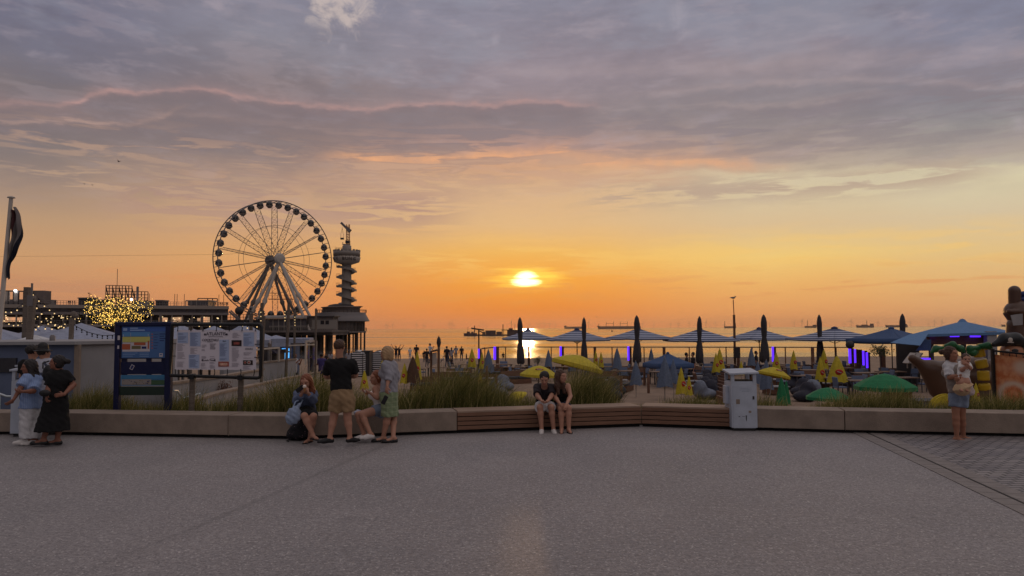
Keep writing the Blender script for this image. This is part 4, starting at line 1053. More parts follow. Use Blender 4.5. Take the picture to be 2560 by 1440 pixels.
# ================= menu board =================
def menu_board():
    Y = 14.3; c = P(541, 1000, Y)
    root = empty('menu_board', (c.x, Y, .2), 'large white restaurant menu banner laced into a black tube frame on two posts', 'menu board')
    pts = [(446, 811), (648, 811), (653, 813), (655, 818), (651, 940), (648, 945), (642, 946), (425, 938)]
    c3 = [P(x, y, Y) for x, y in [(431, 811), (645, 811), (651, 812.5), (654.5, 818), (653, 880), (651, 939), (648.5, 943.5), (643, 945), (426, 938.5), (428.5, 870), (431, 811)]]
    m = MB(); m.tube(c3, .033, 10, cap=False); m.build('tube_frame', M_BLACK, root)
    for px, pt_ in ((481, 942), (602, 944)):
        a = P(px-1.5, pt_-8, Y+.12); m = MB(); m.tube([(a.x, a.y, .0), (a.x+.02, a.y, a.z)], .055, 10); m.build('post', M_POLE, root)
        m = MB(); b = P(px, pt_, Y); m.box(b, (.1, .1, .09)); m.build('clamp', M_BLACK, root)
    c4 = [P(x, y, Y+.01) for x, y in ((436.5, 924), (640, 925), (641.5, 826), (443, 824.5))]
    MWH = mat('banner_vinyl', srgb(214, 206, 214), .5); MBL = mat('banner_blue_column', srgb(168, 182, 212), .5); MTX = mat('banner_text_grey', srgb(140, 132, 142), .6); MTD = mat('banner_text_dark', srgb(62, 54, 66), .6)
    MPH = mat('food_photo_dark', srgb(44, 26, 26), .4, var=.4, vscale=14); MPR = mat('food_photo_red', srgb(150, 76, 66), .4, var=.35, vscale=16); MPW = mat('food_plate', srgb(196, 190, 184), .4)
    m = MB(); m.prism(c4[::-1], (0, 0, 0), (0, .006, 0)); ban = m.build('banner', MWH, root)
    # banner local coordinates u,v
    o = c4[0]; u = c4[1]-c4[0]; v = c4[3]-c4[0]; n = u.cross(v).normalized()
    if n.y > 0: n = -n
    def q2(zx, zy, k=1):   # zoom-picture coordinates (banner spans 190..1240 x 235..750)
        px = 400+zx/5.144; py = 780+zy/5.144
        return P(px, py, Y+.01)+Vector((0, -.004*k-.002, 0))
    def rect(nm, x0, x1, y0, y1, mt, k=1, par=None):
        m = MB(); m.prism([q2(x0, y1, k), q2(x1, y1, k), q2(x1, y0, k), q2(x0, y0, k)], (0, 0, 0), (0, .003, 0)); return m.build(nm, mt, par or ban)
    def tx(body, zx, zy, size, mt=None, bold=0.004, shear=0.):
        me = text_mesh(body, size, .001, bold, shear); me.materials.append(mt or MTD); ob = bpy.data.objects.new('lettering', me); COL.objects.link(ob)
        ob.parent = ban; ob.location = q2(zx, zy, 2); ob.rotation_euler = (math.pi/2, 0, 0); return ob
    tx('ATLANTIS', 722, 299, .085, bold=.0004)
    rect('rule', 625, 810, 314, 318, MTD, 2)
    for x in (580, 860):
        m = MB(); cc = q2(x, 288, 2); m.tube([cc+Vector((0, -.003, 0)), cc+Vector((0, .001, 0))], .02, 12); m.build('emblem', MTD, ban)
    tx('COCKTAILS', 645, 373, .06, bold=.0008, shear=.3); rect('rule', 610, 680, 381, 385, MTD, 2)
    tx('DRINKS', 1145, 484, .042, bold=.0004); tx('Lunch Time', 627, 629, .045, bold=.0008); tx('Menu', 830, 380, .03, bold=.0002)
    for x in (546, 707): rect('emblem', x-8, x+8, 608, 630, MTD, 2)
    rect('blue_column', 385, 522, 262, 440, MBL); rect('blue_column', 372, 507, 548, 722, MBL); rect('blue_column', 765, 888, 356, 628, MBL); rect('blue_column', 228, 362, 262, 400, MBL); rect('blue_column', 1072, 1210, 262, 440, MBL)
    rect('food_photo', 922, 1050, 362, 438, MPH, 2); rect('food', 950, 1025, 388, 418, MPR, 3)
    rect('food_photo', 752, 888, 638, 702, MPR, 2); rect('food', 770, 870, 655, 688, mat('food_cream', srgb(206, 160, 140), .5, var=.3, vscale=30), 3)
    rect('food_photo', 1070, 1194, 620, 680, MPH, 2)
    for x in (1098, 1148):
        m = MB(); cc = q2(x, 648, 3); m.tube([cc+Vector((0, -.004, 0)), cc+Vector((0, .001, 0))], .034 if x > 1100 else .026, 14); m.build('plate', MPW, ban); m = MB(); cc = q2(x, 648, 4); m.tube([cc+Vector((0, -.004, 0)), cc+Vector((0, .001, 0))], .022, 12); m.build('food', MPR, ban)
    # printed lines of small text, one object per column
    rn = random.Random(4)
    def lines(x0, x1, y0, y1, st, mt=MTX):
        m = MB(); y = y0
        while y < y1:
            if rn.random() > .12:
                w_ = rn.uniform(.5, .95)*(x1-x0); m.prism([q2(x0, y+4, 2), q2(x0+w_, y+4, 2), q2(x0+w_, y, 2), q2(x0, y, 2)], (0, 0, 0), (0, .001, 0))
            y += st
        m.build('small_print', mt, ban)
    MTB = mat('banner_text_blue', srgb(108, 116, 150), .6)
    lines(236, 352, 275, 392, 13, MTB); lines(392, 505, 270, 430, 13, MTB); lines(382, 498, 556, 715, 13, MTB); lines(772, 876, 395, 620, 12, MTB); lines(1078, 1196, 270, 430, 14, MTB)
    lines(226, 340, 415, 600, 15); lines(218, 320, 640, 715, 15); lines(392, 490, 462, 535, 14); lines(538, 612, 408, 500, 14, MTX); lines(645, 735, 408, 500, 13, MTD)
    lines(535, 612, 570, 600, 12); lines(645, 720, 570, 600, 12); lines(528, 610, 645, 720, 12); lines(640, 715, 645, 720, 12); lines(935, 1045, 270, 340, 14); lines(925, 1030, 460, 720, 14); lines(1076, 1190, 520, 600, 14); lines(1070, 1180, 695, 735, 12)
    # lacing hooks
    for x in (225, 395, 550, 722, 888, 1052, 1226):
        m = MB(); a = q2(x, 158, 2); b = q2(x+3, 248, 2); m.tube([a, (a+b)/2+Vector((.012, 0, 0)), b], .008, 5); m.build('lacing_cord', M_BLACK, root)
    for x in (198, 352, 528, 702, 868, 1040, 1212):
        m = MB(); a = q2(x, 735, 2); b = q2(x-6, 822, 2); m.tube([a, (a+b)/2+Vector((.012, 0, 0)), b], .008, 5); m.build('lacing_cord', M_BLACK, root)
    for x0, x1, y in ((150, 212, 408), (140, 205, 566), (1222, 1300, 415), (1215, 1295, 582)):
        m = MB(); m.tube([q2(x0, y, 2), q2(x1, y, 2)], .008, 5); m.build('lacing_cord', M_BLACK, root)
menu_board()

# ================= left block building and ramp =================
def left_block():
    Yf = 16.4; a = P(-260, 1045, Yf); b = P(185, 1045, Yf); zt = P(100, 856, Yf).z
    root = empty('low_building', ((a.x+b.x)/2, Yf+2, 0), 'low blue-grey flat-roofed building behind the group at far left', 'building')
    m = MB(); m.box(((a.x+b.x)/2, Yf+2, (zt-.05)/2), (b.x-a.x, 4, zt-.05)); m.build('front_wall', M_GREYB, root)
    e = P(330, 940, 17.6)
    m = MB(); m.prism([(b.x, Yf-.01, -1), (e.x, 17.6, -1), (e.x, 20, -1), (b.x, 20, -1)], (0, 0, -1), (0, 0, zt-.05)); m.build('side_wall', M_GREYC, root)
    m = MB(); m.prism([(a.x, Yf-.12, 0), (b.x+.05, Yf-.14, 0), (e.x, 17.46, 0), (e.x, 20.1, 0), (a.x, 20.1, 0)], (0, 0, zt-.05), (0, 0, zt+.02)); 
    r = m.build('roof_edge', M_GREYC, root); r.location.z = zt-.05
    m = MB(); m.box((b.x+.06, Yf-.03, zt/2-.3), (.12, .06, zt+.5)); m.build('corner_trim', M_CONC, root)
    q0, q1 = P(-40, 895, Yf), P(43, 930, Yf); m = MB(); m.box(((q0.x+q1.x)/2, Yf-.02, (q0.z+q1.z)/2), (q1.x-q0.x, .05, q0.z-q1.z)); m.build('window', M_GLASSD, root)
    m = MB(); a2, b2 = P(-60, 1047, Yf-.1), P(24, 1047, Yf-.1); m.box(((a2.x+b2.x)/2, Yf-.1, .03), (b2.x-a2.x, .12, .1)); m.build('plinth', M_CONC, root)
    m = MB(); q = P(131, 850, Yf+1); m.lathe((q.x, q.y, zt), [(.06, 0), (.06, .12), (.03, .16)], 10); m.build('roof_vent', M_STEEL, root)
left_block()
def handrail(label, pts, Y0, Y1, posts=()):
    n = len(pts); c = P(*pts[0], Y0); root = empty('handrail', (c.x, c.y, c.z-.9), label, 'handrail')
    q = [P(x, y, Y0+(Y1-Y0)*i/(n-1)) for i, (x, y) in enumerate(pts)]
    m = MB(); m.tube(q, .025, 8); m.build('rail', M_RAIL, root)
    for k in posts:
        m = MB(); m.tube([q[k], q[k]-Vector((0, 0, .75))], .018, 6); m.build('post', M_RAIL, root)
handrail('pale metal handrail fixed along the grey side wall left of the map sign', [(186, 947), (240, 942), (296, 938)], 16.6, 17.4, (0, 1, 2))
handrail('short bent handrail at the left picture edge beside the pale bin', [(-40, 978), (0, 985), (16, 991), (30, 991)], 15.7, 15.9, (1, 3))
handrail('zigzag silver handrail at the foot of the ramp behind the sign posts', [(434, 977), (443, 977), (458, 996), (501, 984)], 15.8, 16.6, (1, 2, 3))

def ramp_wall(label, pts, zb, th=.18, cap=True):
    # pts: (px, py_top, Y)
    q = [P(x, y, Y) for x, y, Y in pts]; root = empty('ramp_wall', (q[0].x, q[0].y, zb), label, 'wall')
    m = MB()
    for a, b in zip(q[:-1], q[1:]):
        d = (b-a); d.z = 0; d.normalize(); n = Vector((-d.y, d.x, 0))*th
        v = [Vector((a.x, a.y, zb)), Vector((b.x, b.y, zb)), b, a]; m.add(v+[p+n for p in v], [(0, 1, 2, 3), (7, 6, 5, 4), (3, 2, 6, 7), (0, 3, 7, 4), (1, 5, 6, 2)])
    m.build('wall', M_GREYC, root)
    m = MB()
    for a, b in zip(q[:-1], q[1:]):
        n = Vector((-(b-a).y, (b-a).x, 0)).normalized()*(th/2); m.bar(a+n+Vector((0, 0, .03)), b+n+Vector((0, 0, .03)), th+.06, .06)
    m.build('coping', M_CONC, root); return root
ramp_wall('nearest sloping pale ramp wall seen below the menu banner', [(430, 962, 17.5), (545, 946, 21), (660, 925, 27)], -1.5)
ramp_wall('long outer ramp wall rising to the right behind the menu board post', [(470, 1010, 16.8), (560, 983, 19), (720, 948, 28), (800, 932, 36)], -1.5)
ramp_wall('grey panelled wall under the glass windscreen beside the lit kiosk', [(560, 918, 26), (655, 909, 28), (740, 900, 32)], -1.5)

# glass windscreens on that wall
def windscreen(label, pts, h_, z0=None, frame=M_WHITE, group=None):
    q = [P(x, y, Y) for x, y, Y in pts]; root = empty('glass_windscreen', q[0], label, 'windscreen', group)
    for i, a in enumerate(q):
        m = MB(); m.bar(a, a+Vector((0, 0, h_)), .07); m.build('post', frame, root)
        if i+1 < len(q):
            b = q[i+1]; m = MB(); m.bar(a+Vector((0, 0, h_)), b+Vector((0, 0, h_)), .06); m.build('top_rail', frame, root)
            m = MB(); m.prism([a+Vector((0, 0, .05)), b+Vector((0, 0, .05)), b+Vector((0, 0, h_-.04)), a+Vector((0, 0, h_-.04))], (0, 0, 0), (0, .012, 0)); m.build('pane', M_GLASS, root)
    return root
M_GLASS = mat('clear_glass', (.9, .92, .92), .03, trans=1., spec=.3)
M_GLASS.node_tree.nodes['Principled BSDF'].inputs['IOR'].default_value = 1.02
windscreen('white framed glass windscreen left of the lit kiosk', [(600, 918, 26.8), (655, 909, 28), (697, 904, 29.5)], .55)
windscreen('glass terrace screen with white posts behind the queueing people', [(716, 905, 34), (764, 902, 35), (788, 900, 36)], .75)
windscreen('tall angled glass screen edge left of the man in black', [(764, 912, 33), (790, 909, 34.5)], 1.05)

# ================= grass =================
def blade_mat():
    m_ = bpy.data.materials.new('dune_grass'); m_.use_nodes = True; t = NT(m_.node_tree); b = t.n['Principled BSDF']
    a = t.new('ShaderNodeAttribute', attribute_name='tone'); 
    c = t.ramp(a.outputs['Fac'], [(0., srgb(66, 72, 36)), (.4, srgb(106, 108, 56)), (.7, srgb(146, 134, 78)), (1., srgb(206, 186, 132))])
    t.inp(b.inputs['Base Color'], c); b.inputs['Roughness'].default_value = .7; b.inputs['Specular IOR Level'].default_value = .2
    tr = t.new('ShaderNodeBsdfTranslucent'); t.inp(tr.inputs[0], c); mx = t.new('ShaderNodeMixShader'); mx.inputs[0].default_value = .45
    out = t.n['Material Output']; t.l.new(b.outputs[0], mx.inputs[1]); t.l.new(tr.outputs[0], mx.inputs[2]); t.l.new(mx.outputs[0], out.inputs[0]); return m_
M_GRASS = blade_mat()
def grass_clumps(name, label, specs, seed=1, lean=.5):
    """specs: (px0, px1, height_fn(px)->m, dist_from_wall0, dist1, count, lean)"""
    rg = np.random.default_rng(seed); V = []; F = []; TN = []
    nb = off(WL, 1.0)
    for (x, y, z0, h, n, rad, ln) in specs:
        for _ in range(n):
            r_ = rad*math.sqrt(rg.random()); th = rg.random()*6.283
            bx, by = x+r_*math.cos(th), y+r_*math.sin(th)*.6
            hh = h*rg.uniform(.45, 1.18); az = rg.normal(ln[0], .9); tilt = abs(rg.normal(ln[1], .22))
            dxy = Vector((math.cos(az), math.sin(az), 0)); w_ = rg.uniform(.0035, .007); side = Vector((-dxy.y*.6+rg.normal(0, .5), dxy.x*.6, 0)).normalized() if abs(dxy.y)+abs(dxy.x) > 0 else Vector((1, 0, 0))
            side = Vector((rg.choice([-1, 1])*1.0, rg.normal(0, .5), 0)).normalized()
            o = len(V)
            for k in range(4):
                t_ = k/3; bend = tilt*t_*t_*hh*1.1; p = Vector((bx, by, z0))+dxy*bend+Vector((0, 0, hh*(t_-.25*tilt*t_*t_)))
                ww = w_*(1-t_*.85); V.append(p-side*ww); V.append(p+side*ww)
            for k in range(3): F.append((o+2*k, o+2*k+1, o+2*k+3, o+2*k+2))
            tn = min(1, max(0, rg.normal(.46, .27))); TN += [tn]*8
    me = bpy.data.meshes.new(name); me.from_pydata([tuple(v) for v in V], [], F); me.materials.append(M_GRASS)
    at = me.attributes.new('tone', 'FLOAT', 'POINT'); at.data.foreach_set('value', TN); me.update()
    o = bpy.data.objects.new(name, me); COL.objects.link(o); return tag(o, label, 'grass', kind='stuff')
def walldist(px, d):     # point d metres behind the wall's front foot at photo column px
    pts = off(WL, d); best = None
    r = ray(px, 1010)
    for a, b in zip(pts[:-1], pts[1:]):
        e = b-a; den = e.y*r.x-e.x*r.y
        if abs(den) < 1e-9: continue
        t_ = (a.x*r.y-a.y*r.x)/den
        if -.001 <= t_ <= 1.001: q = a+e*t_; return q
    return pts[-1]
def hprof(px, pts):
    for (a, ha), (b, hb) in zip(pts[:-1], pts[1:]):
        if a <= px <= b: return ha+(hb-ha)*(px-a)/(b-a)
    return 0
# height of the grass tops in the photo (pixel row) as px -> row
GT = [(150, 985), (185, 975), (240, 962), (290, 978), (330, 1000), (420, 1010), (440, 985), (470, 975), (500, 1010), (600, 985), (660, 972), (700, 945), (760, 938), (830, 950), (900, 985), (960, 975), (1000, 975), (1060, 955), (1110, 930), (1160, 925), (1210, 940), (1260, 975), (1300, 990), (1330, 985), (1400, 955), (1440, 935), (1480, 940), (1520, 975), (1545, 1015), (1580, 1010), (1630, 1025), (1670, 1000), (1720, 980), (1755, 985), (1790, 1005), (1825, 995), (1900, 980), (1935, 990), (1965, 1012), (2020, 1025), (2060, 1005), (2120, 985), (2200, 975), (2260, 975), (2300, 995), (2340, 1015), (2400, 1000), (2460, 985), (2560, 985), (2700, 980)]
rg_ = random.Random(12)
specs = []
px = 158
while px < 2640:
    for _ in range(2):
        q = walldist(px+rg_.uniform(-12, 12), rg_.uniform(.85, 1.75))
        row = hprof(px, GT); top = P(px, row, q.y).z; z0 = .18; h = max(.10, (top-z0))*rg_.uniform(.75, 1.2)
        dens = int(70 if px < 1560 or px > 2040 else 36)
        specs.append((q.x, q.y, z0, h, dens, .26, (rg_.choice([0., .3, 3.0, -.4, 1.2]), .32)))
    px += 12
grass_clumps('dune_grass', 'dense band of dune grass growing behind the benches', specs, 3)
# taller tussocks that lean with the wind
ts = []
for px, row, n in ((745, 922, 420), (700, 936, 300), (780, 942, 260), (820, 950, 200), (1130, 905, 520), (1180, 915, 420), (1075, 935, 300), (1230, 958, 260), (1030, 960, 200), (1420, 915, 420), (1455, 912, 480), (1490, 930, 300), (250, 960, 260), (220, 970, 220), (2150, 975, 300), (2220, 970, 300), (1740, 985, 200), (2480, 990, 240)):
    q = walldist(px, 1.35); top = P(px, row, q.y).z; ts.append((q.x, q.y, .15, (top-.15), n, .32, (.15, .5)))
grass_clumps('tall_grass', 'taller wind-bent dune grass tussocks between the benches and the beach', ts, 9)
# ================= implicit-surface figure builder =================
class SDF:
    def __init__(s): s.p = []
    def cone(s, a, b, r1, r2=None, k=.02, sq=None, clip=None, sub=False):   # rounded cone; sq=(axis, factor) squashes it along an axis
        s.p.append(('c', np.array(a, float), np.array(b, float), r1, r1 if r2 is None else r2, k, sq, clip, sub)); return s
    def ell(s, c, r, R=None, k=.02, clip=None, sub=False):
        s.p.append(('e', np.array(c, float), np.array(r, float), R, 0, k, None, clip, sub)); return s
    def mesh(s, vox=.01, fold=None, clips=()):
        lo = np.full(3, 1e9); hi = -lo
        bx = []
        for q in s.p:
            if q[0] == 'c': m = max(q[3], q[4]); a = np.minimum(q[1], q[2])-m; b = np.maximum(q[1], q[2])+m
            else: m = q[2].max(); a = q[1]-m; b = q[1]+m
            mg = q[5]+2.5*vox; bx.append((a-mg, b+mg))
            if not q[8]: lo = np.minimum(lo, a); hi = np.maximum(hi, b)
        lo -= 3*vox; hi += 3*vox; n = np.ceil((hi-lo)/vox).astype(int)+1
        G = np.full(n, 1., np.float32)
        for q, (a, b) in zip(s.p, bx):
            i0 = np.maximum(0, np.floor((a-lo)/vox).astype(int)); i1 = np.minimum(n, np.ceil((b-lo)/vox).astype(int)+1)
            if (i1 <= i0).any(): continue
            X, Y, Z = np.meshgrid(*[lo[i]+vox*np.arange(i0[i], i1[i]) for i in range(3)], indexing='ij')
            Pt = np.stack([X, Y, Z], -1).astype(np.float32)
            if q[0] == 'c':
                A, B, r1, r2 = q[1], q[2], q[3], q[4]; pa = Pt-A; ba = B-A
                if q[6]:
                    ax = np.array(q[6][0], float); ax /= np.linalg.norm(ax); f = q[6][1]
                    pa = pa+(pa@ax)[..., None]*ax*(1/f-1); ba = ba+(ba@ax)*ax*(1/f-1)
                L = max(ba@ba, 1e-9); t = np.clip(pa@ba/L, 0, 1); d = np.linalg.norm(pa-t[..., None]*ba, axis=-1)-(r1+(r2-r1)*t)
            else:
                pc = Pt-q[1]
                if q[3] is not None: pc = pc@q[3]
                r = q[2]; k0 = np.linalg.norm(pc/r, axis=-1); k1 = np.linalg.norm(pc/(r*r), axis=-1); d = k0*(k0-1)/np.maximum(k1, 1e-6)
            if q[7]:
                for cp, cn in q[7]:
                    cn = np.array(cn, float); cn /= np.linalg.norm(cn); d = np.maximum(d, (Pt-np.array(cp, float))@cn)
            sl = tuple(slice(i0[i], i1[i]) for i in range(3)); g = G[sl]; k = q[5]
            if q[8]: G[sl] = np.maximum(g, -d)
            else:
                h = np.maximum(k-np.abs(g-d), 0)/k; G[sl] = np.minimum(g, d)-h*h*k*.25
        if fold or clips:
            X, Y, Z = np.meshgrid(*[lo[i]+vox*np.arange(n[i]) for i in range(3)], indexing='ij')
            if fold:
                am, fr = fold; G += (am*(np.sin(X*fr+Z*fr*.35+1.3*np.sin(Z*fr*.3))*np.sin(Y*fr*.9+Z*fr*.22+2.)+.5*np.sin(Z*fr*1.3+X*fr*.8+Y*fr*.5))).astype(np.float32)
            for cp, cn in clips:
                cn = np.array(cn, float); cn /= np.linalg.norm(cn); G = np.maximum(G, ((X-cp[0])*cn[0]+(Y-cp[1])*cn[1]+(Z-cp[2])*cn[2]).astype(np.float32))
        return nets(G, lo, vox)
def nets(G, lo, h):
    ins = G < 0; n = G.shape
    acc = np.zeros((n[0]-1, n[1]-1, n[2]-1, 3), np.float32); cnt = np.zeros((n[0]-1, n[1]-1, n[2]-1), np.float32)
    crosses = []
    for ax in range(3):
        s0 = [slice(None)]*3; s1 = [slice(None)]*3; s0[ax] = slice(0, -1); s1[ax] = slice(1, None)
        a, b = G[tuple(s0)], G[tuple(s1)]; cr = (a < 0) != (b < 0); I = np.argwhere(cr)
        if len(I) == 0: crosses.append((I, None)); continue
        va = a[cr]; vb = b[cr]; t = va/(va-vb); pos = I.astype(np.float32); pos[:, ax] += t
        o1, o2 = [q for q in range(3) if q != ax]
        for d1 in (0, -1):
            for d2 in (0, -1):
                J = I.copy(); J[:, o1] += d1; J[:, o2] += d2
                ok = np.all((J >= 0) & (J < np.array(acc.shape[:3])), axis=1); J = J[ok]
                np.add.at(acc, (J[:, 0], J[:, 1], J[:, 2]), pos[ok]); np.add.at(cnt, (J[:, 0], J[:, 1], J[:, 2]), 1)
        crosses.append((I, va < 0))
    m = cnt > 0; idx = np.full(cnt.shape, -1, int); idx[m] = np.arange(m.sum())
    V = lo+h*(acc[m]/cnt[m][:, None]); F = []
    for ax in range(3):
        I, neg = crosses[ax]
        if len(I) == 0: continue
        o1, o2 = (ax+1) % 3, (ax+2) % 3; q = []
        for d1, d2 in ((0, 0), (-1, 0), (-1, -1), (0, -1)):
            J = I.copy(); J[:, o1] += d1; J[:, o2] += d2; J = np.clip(J, 0, np.array(cnt.shape)-1); q.append(idx[J[:, 0], J[:, 1], J[:, 2]])
        f = np.stack(q, 1); f[~neg] = f[~neg][:, ::-1]; F.append(f)
    F = np.concatenate(F); return V, F[(F >= 0).all(1)]
def relax(V, F, it=1):
    for _ in range(it):
        A = np.zeros_like(V); c = np.zeros(len(V))
        for k in range(4):
            a, b = F[:, k], F[:, (k+1) % 4]
            for i in range(3): A[:, i] += np.bincount(a, V[b, i], len(V))+np.bincount(b, V[a, i], len(V))
            c += np.bincount(a, minlength=len(V))+np.bincount(b, minlength=len(V))
        V = V*.4+.6*A/np.maximum(c, 1)[:, None]
    return V
def sdf_obj(name, pieces, mats, parent=None, paint=None):
    """pieces: list of (V, F); merged into one mesh"""
    Vs = []; Fs = []; o = 0
    for V, F in pieces: V = relax(V, F, 1); Vs.append(V); Fs.append(F+o); o += len(V)
    V = np.concatenate(Vs); F = np.concatenate(Fs); me = bpy.data.meshes.new(name)
    me.vertices.add(len(V)); me.vertices.foreach_set('co', V.astype(np.float32).ravel()); me.loops.add(len(F)*4); me.loops.foreach_set('vertex_index', F.ravel().astype(np.int32))
    me.polygons.add(len(F)); me.polygons.foreach_set('loop_start', np.arange(0, len(F)*4, 4, dtype=np.int32)); me.polygons.foreach_set('loop_total', np.full(len(F), 4, np.int32))
    me.polygons.foreach_set('use_smooth', np.ones(len(F), bool))
    for q in (mats if isinstance(mats, (list, tuple)) else [mats]): me.materials.append(q)
    if paint is not None: me.polygons.foreach_set('material_index', paint(V[F].mean(1)).astype(np.int32))
    me.update(calc_edges=True); me.validate()
    ob = bpy.data.objects.new(name, me); COL.objects.link(ob)
    if parent is not None: ob.parent = parent
    return ob
def nrm(v): v = np.array(v, float); return v/max(np.linalg.norm(v), 1e-9)

def hand(S, wrist, d, palm, side, curl=.5, sc=1.):
    """five fingers; d = direction hand points, palm = palm normal, side=+1 thumb along cross(d,palm)"""
    d = nrm(d); palm = np.array(palm, float); palm = nrm(palm-d*(palm@d)); w = np.cross(d, palm)*side
    W = np.array(wrist, float); S.cone(W, W+d*.04*sc, .026*sc, .028*sc, k=.012, sq=(palm, .65)); S.ell(W+d*.058*sc, (.033*sc, .045*sc, .018*sc), np.stack([w, d, palm], 1), k=.012)
    for i, (o, L) in enumerate(((.028, .068), (.010, .078), (-.009, .072), (-.027, .055))):
        p = W+d*.088*sc+w*o*sc; c = curl*(1+.12*i); L *= sc
        q = p+(d*math.cos(c*.7)+palm*math.sin(c*.7))*L*.45; r = q+(d*math.cos(c*1.6)+palm*math.sin(c*1.6))*L*.32; t = r+(d*math.cos(c*2.3)+palm*math.sin(c*2.3))*L*.26
        S.cone(p-d*.012, q, .0098*sc, .009*sc, k=.004); S.cone(q, r, .009*sc, .0082*sc, k=.004); S.cone(r, t, .0082*sc, .007*sc, k=.004)
    p = W+d*.03*sc+w*.026*sc; q = p+nrm(w*.75+d*.65+palm*.25)*.038*sc; r = q+nrm(w*.25+d*.8+palm*.5)*.03*sc
    S.cone(p, q, .013*sc, .0105*sc, k=.008); S.cone(q, r, .0105*sc, .0085*sc, k=.004)

M_SHOEW = mat('white_shoe', srgb(214, 208, 204), .5); M_SHOED = mat('black_shoe', srgb(26, 24, 26), .5); M_LIPS = mat('lips', srgb(150, 84, 78), .5); M_EYE = mat('eye_dark', srgb(30, 24, 24), .2)
SKINS = {'fair': mat('skin_fair', srgb(178, 130, 108), .55, spec=.35), 'tan': mat('skin_tan', srgb(164, 114, 90), .55, spec=.35), 'brown': mat('skin_brown', srgb(138, 92, 74), .55, spec=.35)}
HAIRS = {'dark': mat('hair_dark', srgb(34, 27, 26), .5, bump=.5, bscale=90), 'brown': mat('hair_brown', srgb(78, 52, 38), .5, bump=.5, bscale=90), 'auburn': mat('hair_auburn', srgb(130, 74, 46), .45, bump=.5, bscale=90), 'grey': mat('hair_blond_grey', srgb(176, 142, 104), .5, bump=.5, bscale=90)}
def cloth(name, c, **k): return mat(name, srgb(*c), k.pop('rough', .85), bump=.5, bscale=38, var=k.pop('var', .12), vscale=k.pop('vscale', 9.), **k)

